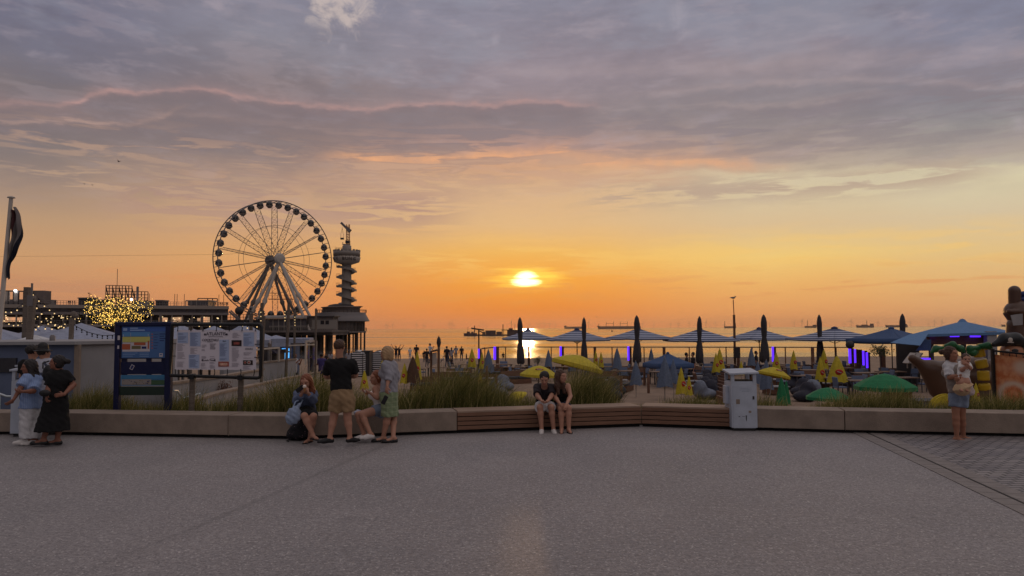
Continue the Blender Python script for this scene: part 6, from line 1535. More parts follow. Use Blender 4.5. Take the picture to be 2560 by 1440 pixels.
C = SDF(); t0 = np.array(P(112, 983, 12.3)); C.ell(t0, (.09, .05, .06), k=.03); ob = sdf_obj('waist_bag', [C.mesh(.009)], M_SHOED); tag(ob, 'small black crossbody bag worn at the waist of the woman in black', 'bag')
person('man in black t-shirt seen from behind at the bin in the left group', 13.6,
 dict(head=(82, 879, 0), neck=(82, 899, 0), chest=(78, 925, 0), waist=(76, 960, 0), pelvis=(76, 985, 0), sL=(58, 909, 0), sR=(98, 909, 0), eL=(54, 940, .05), eR=(100, 938, .08), wL=(60, 965, .2), wR=(96, 960, .3), hL=(68, 992, 0), hR=(84, 992, 0), kL=(68, 1035, 0), kR=(86, 1035, 0), aL=(66, 1072, 0), aR=(88, 1072, 0)),
 (.35, .9, .0), hair=('short', 'dark'), wear=[('shirt', c_black, dict(t=.03, hem=1.0)), ('trousers', c_black, dict(t=.02))], feet={'L': (0, 1, 0), 'R': (.2, 1, 0)}, shoes=(M_SHOED, 'sneaker'), group=G_L)
tee = cloth('printed_white_tee', (190, 192, 202)); t = NT(tee.node_tree); n_ = t.noise(t.new('ShaderNodeTexCoord').outputs['Object'], 9., 3., .5); t.inp(t.n['Principled BSDF'].inputs['Base Color'], t.mix(t.ss(n_, .56, .6), srgb(186, 188, 200), srgb(84, 90, 110)))
person('person in bucket hat and printed white tee with black backpack, back turned', 13.4,
 dict(head=(110, 882, 0), neck=(113, 899, 0), chest=(114, 925, 0), waist=(114, 960, 0), pelvis=(114, 985, 0), sL=(98, 908, -.04), sR=(132, 908, .04), eL=(97, 938, 0), eR=(134, 938, .05), wL=(104, 960, .15), wR=(130, 962, .15), hL=(106, 992, 0), hR=(122, 992, 0), kL=(106, 1035, 0), kR=(124, 1035, 0), aL=(104, 1074, 0), aR=(124, 1074, 0)),
 (.4, .85, 0), hair=('hat', 'dark'), wear=[('shirt', tee, dict(t=.034, hem=1.0, sleeve=.9)), ('trousers', c_black, dict(t=.02))], feet={'L': (0, 1, 0), 'R': (.2, 1, 0)}, shoes=(M_SHOED, 'sneaker'), group=G_L)
C = SDF(); t0 = np.array(P(121, 935, 13.15)); C.ell(t0, (.10, .07, .16), k=.03); C.ell(t0+np.array((0, -.05, -.05)), (.08, .04, .07), k=.03)
bp2 = empty('backpack', t0, 'black backpack on the back of the person in bucket hat', 'backpack', local=True); C.p = [tuple([q[0], q[1]-t0]+list(q[2:])) for q in C.p]; sdf_obj('bag', [C.mesh(.01)], M_SHOED, bp2)
m = MB(); m.tube([(-.1, .0, .1), (-.14, .06, .19), (-.10, .16, .22)], .014, 6); m.tube([(.0, .0, .12), (.06, .06, .2), (.08, .16, .2)], .014, 6); m.build('strap', M_SHOED, bp2)
HAZE = 2.6e-5
ORD = ['first', 'second', 'third', 'fourth', 'fifth', 'sixth', 'seventh', 'eighth', 'ninth', 'tenth', 'eleventh', 'twelfth', 'thirteenth', 'fourteenth', 'fifteenth', 'sixteenth', 'seventeenth', 'eighteenth', 'nineteenth', 'twentieth']
M_PGREY = cloth('grey_parasol_cover', (66, 62, 66)); M_PBLUE = cloth('slate_blue_parasol', (98, 110, 132)); M_YEL = cloth('yellow_parasol', (192, 172, 50)); M_GRN = cloth('green_parasol', (38, 118, 76)); M_BRN = cloth('brown_parasol', (84, 60, 46)); M_OBLUE = cloth('blue_canopy', (92, 128, 170)); M_REDP = mat('red_print', srgb(176, 44, 36), .6); M_LED = mat('violet_led', srgb(90, 50, 255), .4, emit=(.10, .02, 1.), es=1.5)
M_CHAIR = mat('charcoal_chair', srgb(62, 60, 68), .7); M_CHAIRB = mat('blue_grey_chair', srgb(104, 116, 142), .7); M_TABLE = wood_mat('table_wood', srgb(128, 104, 86)); M_BEANB = cloth('dark_beanbag', (48, 48, 60)); M_BEANG = cloth('slate_beanbag', (112, 118, 132)); M_RUST = wood_mat('rusty_brown_timber', srgb(104, 70, 52))
def stripe_mat():
    m_ = cloth('navy_white_striped_canvas', (50, 60, 100)); t = NT(m_.node_tree); b = t.n['Principled BSDF']; x, y, z = t.sep(t.new('ShaderNodeTexCoord').outputs['Object'])
    k = t.m('GREATER_THAN', t.m('FRACT', t.m('MULTIPLY', z, 7.5)), .5); low = t.m('LESS_THAN', z, .62)
    t.inp(b.inputs['Base Color'], t.mix(t.m('MULTIPLY', k, low), srgb(62, 70, 104), srgb(176, 182, 198))); return m_
M_STR = stripe_mat()
def sz(Y): return sandz(0, Y)
def ground_at(px, Y): q = P(px, 880, Y); return Vector((q.x, Y, sz(Y)))
# ---- tall closed parasols ----
def closed_tall():
    root = empty('closed_parasol', (0, 0, 0), 'x', 'parasol', 'tall closed grey parasols along the terrace', local=True)
    m = MB(); m.tube([(0, 0, 0), (0, 0, 4.05)], .035, 8); m.build('pole', M_STEEL, root)
    prof = [(.17, .98), (.245, 1.05), (.25, 1.5), (.20, 2.1), (.115, 2.62), (.135, 2.72), (.15, 3.0), (.165, 3.45), (.175, 3.62), (.12, 3.95), (.04, 4.12), (.001, 4.15)]
    m = MB(); n = 20; vs = []
    for r, z in prof:
        for k in range(n):
            a = 2*math.pi*k/n; rr = r*(1+.16*math.cos(a*5+z*.6)*(1 if z < 3.6 else .3)); vs.append((math.cos(a)*rr, math.sin(a)*rr, z+(.06*math.sin(a*3) if z < 1 else 0)))
    m.add(vs, [(i*n+k, i*n+(k+1) % n, (i+1)*n+(k+1) % n, (i+1)*n+k) for i in range(len(prof)-1) for k in range(n)], 0, True); m.build('cover', M_PGREY, root)
    m = MB(); m.lathe((0, 0, 0), [(.35, 0), (.35, .06), (.06, .1)], 12); m.build('base', M_DARK, root); return root
pr = closed_tall()
for i, (px, py) in enumerate([(1302, 793), (1461, 793), (1592, 788), (1748, 790), (1912, 786), (2050, 786), (2258, 784)]):
    Y = 50; g = ground_at(px, Y); h = P(px, py, Y).z-g.z
    o = pr if i == 0 else copy_tree(pr, g); o.location = g; wv = [1., .9, 1.08, .95, 1.12, .92, 1.04][i]; o.scale = (h/4.15*wv, h/4.15*wv, h/4.15); o.rotation_euler = ([.01, -.012, .006, .014, -.01, .012, -.006][i], [-.012, .01, .016, -.008, .006, -.014, .01][i], i*.7)
    o['label'] = ['tall closed grey parasol directly in front of the sun reflection', 'tall closed grey parasol behind the second striped parasol', 'tall closed grey parasol below the bulk carrier stern', 'tall closed grey parasol behind the fourth striped parasol', 'tall closed grey parasol right of the seagull pole', 'tall closed grey parasol sixth from the left', 'tall closed grey parasol beside the blue pavilion tent'][i]
# ---- square open parasols ----
def open_square(name, cat, group, mt, w_=4.4, rise=.78, eave=2.35, val=.12):
    root = empty(name, (0, 0, 0), 'x', cat, group, local=True); z0 = eave
    m = MB(); m.tube([(0, 0, -eave), (0, 0, rise)], .04, 8); m.build('pole', M_DARK, root)
    m = MB(); h = w_/2; N = 8
    for k in range(4):
        a = k*math.pi/2; R = Matrix.Rotation(a, 3, 'Z')
        def fn(u, v, R=R): 
            s = v; x = (u*2-1)*h*s; sag = -.05*math.sin(math.pi*v)*1.2-.05*(1-(u*2-1)**2)*v; return R@Vector((x, -h*s, rise*(1-v)+sag+.04*abs(u*2-1)*0))
        m.grid(fn, 6, 6)
        def f2_(u, v, R=R): x = (u*2-1)*h; return R@Vector((x, -h-.0, -.05*(1-(u*2-1)**2)-val*v))
        m.grid(f2_, 6, 1)
    c = m.build('canopy', mt, root, solid=.012)
    m = MB(); m.lathe((0, 0, rise), [(.22, -.05), (.2, .03), (.03, .1)], 8); m.build('top_cap', mt, root)
    for k in range(4):
        a = k*math.pi/2+math.pi/4; m = MB(); m.bar((0, 0, -.35), (math.cos(a)*w_*.32, math.sin(a)*w_*.32, rise*.45-.03), .035); m.build('strut', M_DARK, root)
    m = MB(); m.lathe((0, 0, -eave), [(.4, 0), (.4, .07), (.06, .1)], 12); m.build('base', M_DARK, root); return root
ps = open_square('striped_parasol', 'parasol', 'open striped square parasols in a row', M_STR)
lab = ['leftmost open striped parasol in front of the sun glitter', 'open striped parasol left of the bulk carrier', 'open striped parasol third from left beneath the bulk carrier', 'open striped parasol fourth from left', 'open striped parasol just right of the seagull pole', 'widest open striped parasol, last before the plain blue ones']
for i, (x0, x1, yp, ye, rz) in enumerate([(1255, 1385, 826, 849, .25), (1367, 1518, 826, 851, .12), (1517, 1674, 824, 848, .3), (1670, 1830, 825, 852, .1), (1823, 1973, 824, 849, .2), (1982, 2192, 823, 850, .35)]):
    Y = [58, 55, 56, 54, 56, 51][i]; s = Y/FPX; cx = (x0+x1)/2; eff = (x1-x0)*s/(math.cos(rz)+math.sin(rz)) if 1 else 0
    q = P(cx, ye, Y); g = sz(Y); k = eff/4.4
    o = ps if i == 0 else copy_tree(ps, q); zk = (P(cx, yp, Y).z-q.z)/.78
    o.location = (q.x, Y, q.z+.1); o.scale = (k, k, zk); o.rotation_euler.z = rz; o['label'] = lab[i]
    for c_ in kids(o):
        if c_.name.startswith('pole') or c_.name.startswith('base'): pass
M_NAVC = cloth('navy_canopy', (62, 84, 122))
pb2 = open_square('blue_parasol', 'parasol', 'plain blue open parasols', M_NAVC, val=.3)
for i, (x0, x1, yp, ye, Y, rz, lb) in enumerate([(2128, 2330, 824, 851, 47, .5, 'plain navy open parasol between last striped one and the pavilion'), (1612, 1728, 894, 913, 42, .3, 'small pale blue open parasol with a folded one beside it')]):
    s = Y/FPX; cx = (x0+x1)/2; q = P(cx, ye, Y); o = pb2 if i == 0 else copy_tree(pb2, q); k = (x1-x0)*s/(math.cos(rz)+math.sin(rz))/4.4
    o.location = (q.x, Y, q.z+.1); o.scale = (k, k, (P(cx, yp, Y).z-q.z)/.78 if i == 0 else .75); o.rotation_euler.z = rz; o['label'] = lb
# ---- small closed parasols (cones) ----
def closed_small(mt, emb, group):
    root = empty('folded_parasol', (0, 0, 0), 'x', 'parasol', group, local=True)
    m = MB(); m.tube([(0, 0, -1.0), (0, 0, 1.66)], .022, 6); m.build('pole', M_PALE, root)
    n = 18; prof = [(.33, .0), (.31, .12), (.24, .6), (.15, 1.1), (.06, 1.5), (.008, 1.62)]; vs = []; m = MB()
    for r, z in prof:
        for k in range(n):
            a = 2*math.pi*k/n; rr = r*(1+.22*math.cos(a*6)*(1 if z < 1.3 else .4)); vs.append((math.cos(a)*rr, math.sin(a)*rr, z+(.05*math.sin(a*3+1) if z < .05 else 0)))
    m.add(vs, [(i*n+k, i*n+(k+1) % n, (i+1)*n+(k+1) % n, (i+1)*n+k) for i in range(len(prof)-1) for k in range(n)], 0, True); m.build('canopy', mt, root)
    if emb: m = MB(); m.sphere((.03, -.235, .62), .15, 14, 8, 0, (1, .22, 1.15)); m.build('emblem', M_REDP, root); m = MB(); m.box((.03, -.272, .62), (.17, .02, .045), rot=Matrix.Rotation(.6, 3, 'Y')); m.build('emblem_print', M_WHITE, root)
    return root
def place_closed(proto, lst, words):
    for i, (px, y0, y1, Y, lb, *wk) in enumerate(lst):
        g = ground_at(px, Y); a = P(px, y0, Y); b = P(px, y1, Y); k = (a.z-b.z)/1.62
        o = proto if i == 0 else copy_tree(proto, b); o.location = (b.x, Y, b.z); kk = k*(wk[0] if wk else 1.); o.scale = (kk, kk, k); o.rotation_euler.z = [0., .3, -.25, .15][i % 4]; o.rotation_euler.x = [0, .03, -.02, .04][i % 4]; o['label'] = lb
        for c_ in kids(o):
            if c_.name.startswith('pole'):
                pass
place_closed(closed_small(M_YEL, True, 'folded yellow parasols'), [(911, 925, 973, 30, 'folded yellow parasol right of the man in black'), (955, 900, 928, 42, 'folded yellow parasol directly left of the older woman'), (1011, 908, 958, 36, 'folded yellow parasol in the grass right of the older woman'), (1043, 878, 950, 40, 'folded yellow parasol touching the brown folded one', .7), (1180, 871, 918, 46, 'folded yellow parasol beside the left fence corner'), (1205, 880, 922, 48, 'folded yellow parasol against the left fence corner lights', .8), (1200, 932, 966, 32, 'low small folded yellow parasol below the fence corner', 1.1), (1489, 876, 914, 50, 'left of two folded yellow parasols at the fence', .8), (1503, 880, 918, 49, 'right of two folded yellow parasols at the fence', .8), (1703, 918, 984, 33, 'large folded yellow parasol with round red emblem left of the bean bags'), (1723, 939, 988, 32, 'folded yellow parasol leaning right of the large red emblem one', .8), (1790, 883, 930, 44, 'shorter folded yellow parasol left of the seagull pole'), (1800, 871, 926, 45, 'taller folded yellow parasol left of the seagull pole'), (1853, 902, 937, 40, 'folded yellow parasol seen through the bin hood'), (1941, 880, 926, 43, 'folded yellow parasol beside the violet lit post'), (1984, 876, 923, 45, 'folded yellow parasol on long pale pole'), (2052, 892, 955, 38, 'front folded yellow parasol of the right pair'), (2060, 873, 922, 45, 'rear folded yellow parasol of the right pair'), (2094, 889, 955, 37, 'half open yellow parasol spreading to the right', 1.6), (2440, 957, 1004, 27, 'folded yellow green parasol behind the woman with baby')], 'yellow')
place_closed(closed_small(M_PBLUE, False, 'folded slate parasols'), [(1221, 873, 930, 42, 'folded slate parasol at the left fence corner'), (1371, 874, 916, 47, 'folded slate parasol above the open yellow umbrellas'), (1543, 869, 922, 45, 'folded slate parasol left of the third violet post'), (1628, 870, 900, 50, 'short folded slate parasol behind the fence post'), (1590, 902, 962, 36, 'folded slate parasol right of the tall grass tussock', 1.1), (1662, 892, 966, 34, 'large draped slate parasol under the small blue open one', 1.3), (1684, 900, 958, 35, 'folded slate parasol leaning beside the large draped one'), (1697, 892, 905, 48, 'tiny folded slate parasol top near the small blue canopy'), (1879, 869, 914, 45, 'folded slate parasol behind the litter bin'), (1916, 899, 972, 35, 'large folded slate parasol right of the litter bin', 1.1), (1895, 905, 960, 38, 'folded slate parasol hidden behind the bin edge')], 'slate')
place_closed(closed_small(M_GRN, False, 'folded green parasols'), [(1955, 943, 1012, 27, 'folded dark green parasol right of the litter bin'), (1966, 950, 1010, 27.6, 'second folded green parasol leaning behind the first', .8)], 'green')
place_closed(closed_small(M_BRN, False, None), [(1032, 890, 957, 36, 'large folded brown parasol between two yellow ones', 1.25)], 'brown')
# ---- round open beach parasols ----
def dome(name, lb, px0, px1, yt, ye, Y, mt, tilt=0., rz=0., emb=False, hgt=None):
    a = P(px0, ye, Y); b = P(px1, ye, Y); r = (b.x-a.x)/2; c = Vector(((a.x+b.x)/2, Y, a.z)); h = P((px0+px1)/2, yt, Y).z-a.z
    root = empty(name, (c.x, Y, c.z), lb, 'parasol', None, rz, local=True); root.rotation_euler.y = tilt
    n = 8; m = MB(); prof = [(0.001, h), (r*.3, h*.86), (r*.65, h*.5), (r, 0), (r*1.0, -r*.13)]; vs = []
    N = 32
    for R, z in prof:
        for k in range(N):
            t_ = (k % 4)/4; a_ = 2*math.pi*k/N; rr = R*(1-.06*math.sin(math.pi*t_)); vs.append((math.cos(a_)*rr, math.sin(a_)*rr, z))
    m.add(vs, [(i*N+k, i*N+(k+1) % N, (i+1)*N+(k+1) % N, (i+1)*N+k) for i in range(len(prof)-1) for k in range(N)], 0, False); m.build('canopy', mt, root, solid=.01)
    m = MB(); m.tube([(0, 0, h), (0, 0, sz(Y)-c.z)], .022, 6); m.build('pole', M_PALE, root)
    for k in range(8): a_ = math.pi/4*k; m = MB(); m.bar((math.cos(a_)*r*.97, math.sin(a_)*r*.97, -.01), (0, 0, h*.93), .015); m.build('rib', M_PALE, root)
    if emb: 
        m = MB(); sl = math.atan2(h*.62, r*.6); m.sphere((-.0, -r*.52, h*.62), r*.2, 14, 8, 0, (1.1, .5, .28)); m.build('emblem', M_REDP, root); m = MB(); m.box((0, -r*.60, h*.60+.01), (r*.28, .03, .03)); m.build('emblem_print', M_WHITE, root)
    return root
dome('open_yellow_parasol', 'open yellow parasol with red emblem behind the seated couple', 1300, 1394, 914, 936, 24, M_YEL, .05, 0, True)
dome('open_yellow_parasol', 'large open yellow parasol tilted right above the grass', 1378, 1512, 888, 912, 28, M_YEL, .26, .2, False)
dome('open_yellow_parasol', 'open yellow parasol tilted right behind the litter bin', 1893, 1975, 918, 936, 33, M_YEL, .22, .2, True)
dome('open_yellow_parasol', 'toppled yellow parasol lying in the grass left of the couple', 1262, 1322, 978, 1000, 20, M_YEL, -.7, .1, False)
dome('open_green_parasol', 'right larger open green parasol beside the inflatable ship', 2140, 2285, 934, 966, 25, M_GRN, 0, .2)
dome('open_green_parasol', 'left lower open green parasol behind the dune grass', 2016, 2124, 969, 994, 22, M_GRN, .04, .1)
def fan(lb, px, py, Y, rot, s):
    root = empty('yellow_board', P(px, py, Y), lb, 'sign', None, 0, local=True); m = MB(); N = 12
    pts = [(math.cos(math.pi*k/N)*s, 0, math.sin(math.pi*k/N)*s*.72) for k in range(N+1)]; m.prism(pts, (0, 0, 0), (0, .03, 0)); m.build('panel', M_YEL, root)
    m = MB(); m.sphere((0, -.0, s*.42), s*.22, 12, 8, 0, (1.2, .1, .8)); m.build('emblem', M_REDP, root)
    me = text_mesh('Sun', s*.34, .002, .004); me.materials.append(M_REDP); o = bpy.data.objects.new('lettering', me); COL.objects.link(o); o.parent = root; o.location = (-.0, -.012, s*.02); o.rotation_euler = (math.pi/2, 0, 0); root.rotation_euler.y = rot
    z0 = sz(Y); m = MB(); m.tube([(0, .02, 0), (0, .02, z0-root.location.z)], .02, 6); m.build('pole', M_PALE, root)
fan('fan-shaped yellow panel with red emblem nearest the woman holding a baby', 2375, 1020, 17.5, .35, .38)
fan('second fan-shaped yellow panel with red emblem further left and higher', 2357, 1012, 18.4, -.35, .36)
# ---- fence with glass and violet lights ----
def fence():
    Y = 60; rail = [(1205, 871.5, 57), (1240, 867.5, 60), (1660, 867.8, 60), (2125, 868.5, 60)]
    q = [P(*r) for r in rail]; root = empty('glass_fence', (q[1].x, Y, sz(Y)), 'long brown fence with glass panes and top rail closing the beach terrace', 'fence')
    m = MB()
    for a, b in zip(q[:-1], q[1:]): m.bar(a, b, .09, .08)
    m.build('top_rail', M_RUST, root)
    for px in (1212, 1378, 1723, 1815, 1963, 1264, 1530, 1610, 1880, 2090):
        a = P(px, 868, Y-.02 if px > 1240 else 57.8); m = MB(); m.bar(a, (a.x, a.y, sz(Y)), .075); m.build('post', M_RUST, root)
    for px in (1322, 1487, 1660, 2031, 1845): a = P(px, 868, Y-.05); m = MB(); m.box((a.x, a.y, (a.z+sz(Y))/2), (.2, .2, a.z-sz(Y))); m.build('thick_post', M_RUST, root)
    xs = [1240, 1322, 1404, 1487, 1573, 1660, 1748, 1845, 1934, 2031, 2125]
    for a_, b_ in zip(xs[:-1], xs[1:]):
        a = P(a_, 868, Y); b = P(b_, 868, Y); m = MB(); m.prism([(a.x+.12, Y, sz(Y)+.25), (b.x-.12, Y, sz(Y)+.25), (b.x-.12, Y, b.z-.06), (a.x+.12, Y, a.z-.06)], (0, 0, 0), (0, .012, 0)); m.build('pane', M_GLASS, root)
    m = MB(); a = P(1240, 868, Y); b = P(2125, 868, Y); m.box(((a.x+b.x)/2, Y+.03, sz(Y)+.12), (b.x-a.x, .05, .24)); m.build('kick_board', M_RUST, root)
fence()
def led_post(px, y0, y1, Y, lb, w_=.24):
    a, b = P(px, y0, Y), P(px, y1, Y); root = empty('lit_post', (a.x, Y, sz(Y)), lb, 'light post', 'violet lit terrace posts', local=False)
    m = MB(); m.box((a.x+w_*.3, Y+.08, (a.z+sz(Y))/2), (w_*.8, .18, a.z-sz(Y))); m.build('post', M_RUST, root)
    m = MB(); m.box((a.x-w_*.3, Y-.02, (a.z+b.z)/2), (w_*.55, .06, a.z-b.z)); m.build('light_strip', M_LED, root)
for px, y0, y1, Y, lb, w_ in [(1199, 872, 896, 52, 'violet lit post at the far left fence corner', .2), (1240, 867, 899, 56, 'second violet lit post from the left', .32), (1404, 866, 894, 59, 'violet lit post between the first two striped parasols', .26), (1573, 866, 901, 59, 'violet lit post left of the third closed parasol', .26), (1934, 867, 904, 58, 'violet lit post right of the fifth closed parasol', .26), (2127, 871, 908, 52, 'front violet lit post of the right cluster', .3), (2139, 873, 907, 54, 'second violet lit post of the right cluster', .22), (2160, 877, 916, 50, 'third violet lit post of the right cluster', .3), (2169, 881, 920, 49, 'rightmost violet lit post of the cluster', .22), (2281, 872, 888, 44, 'violet lit post beside the inflatable ship bow', .3)]: led_post(px, y0, y1, Y, lb, w_)
for px in (2148, 2206):
    a = P(px, 874 if px == 2148 else 872, 50); m = MB(); m.box((a.x, 50, (a.z+sz(50))/2), (.26, .26, a.z-sz(50))); tag(m.build('timber_post', M_RUST), 'dark timber post between the violet lit posts' if px == 2148 else 'dark timber post behind the potted olive bush', 'post')
# ---- blue pavilion with tent roof ----
def beach_bar():
    Y = 38; cx = P(2406, 840, Y).x; root = empty('beach_bar', (cx, Y, sz(Y)), 'beach bar with blue pyramid tent roof and violet eave lights', 'bar')
    pk = P(2406, 803, Y+3); e = [P(2275, 837, Y), P(2512, 831, Y), P(2530, 829, Y+7), P(2330, 829, Y+7)]
    m = MB(); 
    for a, b in zip(e, e[1:]+e[:1]): m.add([pk, a, b], [(0, 1, 2)]); m.add([a, b, b-Vector((0, 0, .12)), a-Vector((0, 0, .12))], [(0, 1, 2, 3)])
    m.build('roof', M_OBLUE, root, solid=.02)
    m = MB(); m.lathe(pk, [(.25, -.06), (.12, .1), (.03, .14)], 8); m.build('roof_cap', M_OBLUE, root)
    m = MB(); a, b, c_, d_ = P(2321, 834, Y-.05), P(2275, 836, Y-.3), P(2226, 857, Y-2.5), P(2300, 864, Y-3.2); m.add([a, b, c_, d_], [(0, 1, 2, 3)]); m.build('side_awning', M_OBLUE, root, solid=.02)
    q0, q1 = P(2325, 838, Y+.6), P(2466, 960, Y+.6); m = MB(); m.box(((q0.x+q1.x)/2, Y+.8, (P(2400, 862, Y).z+q0.z)/2), (q1.x-q0.x, .3, q0.z-P(2400, 862, Y).z)); m.build('fascia', M_RUST, root)
    m = MB(); 
    for px in (2327, 2368, 2408, 2463): a = P(px, 850, Y+.8); m.box((a.x, a.y, (a.z+sz(Y))/2), (.18, .18, a.z-sz(Y)))
    m.box(((q0.x+q1.x)/2, Y+5.5, (sz(Y)+P(2400, 862, Y).z)/2), ((q1.x-q0.x)*.45, .2, P(2400, 862, Y).z-sz(Y))); m.build('frame', M_DARK, root)
    m = MB(); a = P(2466, 850, Y+.2); m.box((a.x+.2, a.y, (a.z+sz(Y))/2+.2), (.5, .3, a.z-sz(Y)+.5)); m.build('side_panel', M_GREYC, root)
    for x0, x1, py in ((2326, 2344, 838), (2376, 2397, 840.5), (2426, 2450, 841)):
        a, b = P(x0, py, Y+.45), P(x1, py, Y+.45); m = MB(); m.box((a+b)/2, (b.x-a.x, .1, .08)); m.build('light_strip', M_LED, root)
    m = MB(); a, b = P(2298, 897, Y-1), P(2325, 897, Y-1); m.box((a+b)/2, (b.x-a.x, .1, .08)); m.build('light_strip', M_LED, root)
    m = MB(); a, b = P(2290, 860, Y-.6), P(2328, 877, Y-.6); m.prism([P(2290, 877, Y-.6), P(2328, 877, Y-.6), P(2328, 849, Y-.6), P(2312, 849, Y-.6)], (0, 0, 0), (0, .04, 0)); m.build('side_screen', M_NAVC, root)
beach_bar()
m = MB(); a = P(2125, 862, 47); m.sphere(a, .26, 14, 10); r = empty('hanging_speaker', a, 'round black ball hanging at the edge of the navy parasol', 'speaker'); m.build('shell', M_DARK, r); m = MB(); m.tube([a, P(2132, 852, 47)], .03, 5); m.build('hanger', M_DARK, r)
# ---- poles ----
def pole(name, lb, cat, px0, y0, y1, Y, r=.05, mt=None, lean=0., down=True, group=None):
    a = P(px0, y0, Y); z1 = sz(Y) if down else P(px0, y1, Y).z; root = empty(name, (a.x, Y, z1), lb, cat, group); m = MB(); m.tube([(a.x+lean, Y, z1), (a.x, Y, a.z)], r, 8); m.build('mast', mt or M_POLE, root); return root, a
r, a = pole('lamp_pole', 'slim lamp pole with flat head at the left fence corner', 'lamp pole', 1197, 823, 0, 52, .05, M_DARK); m = MB(); m.box(P(1194, 823, 52), (.9, .2, .1), rot=Matrix.Rotation(.15, 3, 'Y')); m.box(P(1202, 829, 52), (.35, .2, .06), rot=Matrix.Rotation(.5, 3, 'Y')); m.build('lamp_head', M_DARK, r)
r, a = pole('torch_pole', 'tall timber torch pole with pointed head among the beach walkers', 'torch', 1097, 852, 0, 36, .06, M_POLE); m = MB(); m.lathe(a, [(.06, -.3), (.11, -.1), (.09, .08), (.0, .26)], 10); m.build('torch_head', M_DARK, r)
r, a = pole('beach_flagpole', 'thin dark mast with red tip beside the fifth striped parasol', 'pole', 1835, 787, 0, 55, .09, M_RUST); m = MB(); m.tube([a, P(1833, 749, 55)], .035, 6); m.build('tip', M_RED, r)
m = MB(); m.box(P(1842, 882, 54.6), (.42, .3, .75)); m.build('equipment_box', M_DARK, r)
def gull(q, s, lb, fly=False):
    root = empty('seagull', q, lb, 'bird', None, 0, local=True); m = MB()
    m.sphere((0, 0, .13*s), .1*s, 10, 8, 0, (1.7, .8, .8)); m.sphere((.16*s, 0, .22*s), .055*s, 8, 6); m.tube([(.2*s, 0, .22*s), (.27*s, 0, .2*s)], [.018*s, .004*s], 5); m.tube([(-.14*s, 0, .14*s), (-.28*s, 0, .12*s)], [.05*s, .01*s], 5)
    if not fly:
        for sy in (-.03, .03): m.tube([(0, sy*s, .08*s), (0, sy*s, 0)], .008*s, 4)
    m.build('body', M_PALE, root)
    if fly:
        for sg in (-1, 1): m = MB(); m.grid(lambda u, v, sg=sg: Vector(((v-.5)*.18*s*(1-u*.7), sg*(.05+.6*u)*s, (.14+.22*math.sin(u*2.2))*s)), 5, 2); m.build('wing', M_STEEL, root, solid=.01)
gull(P(1833, 748.5, 55), .95, 'small seagull perched on top of the thin beach mast')
gull(P(297, 406, 60), .45, 'small dark bird flying high above the pier building', True)
gull(P(231, 464, 120), .5, 'tiny bird, right of two flying below the first bird', True); gull(P(211, 461, 130), .5, 'tiny bird, left of two flying over the pier', True)
gull(P(1492, 793, 300), .9, 'tiny gull gliding just above the bulk carrier', True)
for px, y0, x2, Y, r_, lb in [(477, 798, 477, 24, .07, 'timber pole behind the left half of the menu banner'), (655, 757, 653, 30, .07, 'tall timber pole rising right of the menu board corner'), (660, 790, 652, 24, .05, 'pale pole just behind the right edge of the menu frame'), (722, 758, 714, 30, .06, 'leaning timber pole in front of the lit kiosk'), (737, 775, 737, 36, .055, 'timber pole hung with small lights right of the kiosk'), (790, 771, 790, 34, .05, 'slim timber pole left of the man in black'), (402, 784, 402, 26, .05, 'short timber pole above the map sign'), (628, 784, 628, 28, .07, 'dark timber pole above the menu board corner'), (505, 792, 505, 30, .06, 'thin pole behind the middle of the menu board top')]:
    pole('timber_pole', lb, 'pole', px, y0, 0, Y, r_, M_POLE, (x2-px)*Y/FPX)
# white sign panel on the beach path
r, a = pole('path_sign', 'standing frame with white panel beside the torch pole', 'sign', 1078, 877, 0, 34, .05, M_RUST); pole_q = P(1096, 874, 33); m = MB(); m.tube([(pole_q.x, 33, sz(33)), pole_q], .05, 8); m.build('mast', M_RUST, r); m = MB(); m.prism([P(1080, 914, 34), P(1092, 910, 33.3), P(1092, 880, 33.3), P(1080, 883, 34)], (0, 0, 0), (0, .03, 0)); m.build('panel', M_WHITE, r); m = MB(); m.bar(P(1077, 879, 34), P(1096, 875, 33), .08); m.build('top_bar', M_RUST, r)
# ---- striped beach cabins ----
def cab_mat():
    m_ = cloth('black_white_striped_canvas', (30, 30, 34)); t = NT(m_.node_tree); b = t.n['Principled BSDF']; x, y, z = t.sep(t.new('ShaderNodeTexCoord').outputs['Object'])
    t.inp(b.inputs['Base Color'], t.mix(t.m('GREATER_THAN', t.m('FRACT', t.m('MULTIPLY', z, 6.5)), .5), srgb(34, 34, 38), srgb(206, 204, 206))); return m_
M_CAB = cab_mat()
for px, w_, Y, lb in [(893, 24, 52, 'black and white striped beach tent left of the dark cabin'), (943, 20, 55, 'black and white striped beach tent right of the walking woman')]:
    g = ground_at(px, Y); s = Y/FPX; W_ = w_*s*1.2; root = empty('striped_tent', g, lb, 'beach tent', None, 0, local=True); h = P(px, 876, Y).z-g.z
    m = MB(); m.prism([(-W_/2, 0, 0), (W_/2, 0, 0), (W_/2, 0, h*.86), (0, 0, h), (-W_/2, 0, h*.9)], (0, 0, 0), (0, 1.3, 0)); m.build('canvas', M_CAB, root)
    for sx in (-W_/2, W_/2): m = MB(); m.bar((sx, -.02, 0), (sx, -.02, h*.97), .05); m.build('frame_pole', M_DARK, root)
g = ground_at(915, 53); root = empty('beach_cabin', g, 'dark upright beach cabin between two striped tents', 'beach cabin', None, 0, local=True); h = P(915, 877, 53).z-g.z
m = MB(); m.box((0, .5, h*.48), (.5, 1.0, h*.96)); m.build('wall', M_DARK, root); m = MB(); m.box((0, .5, h*.98), (.62, 1.2, .08)); m.build('roof', M_DARK, root)
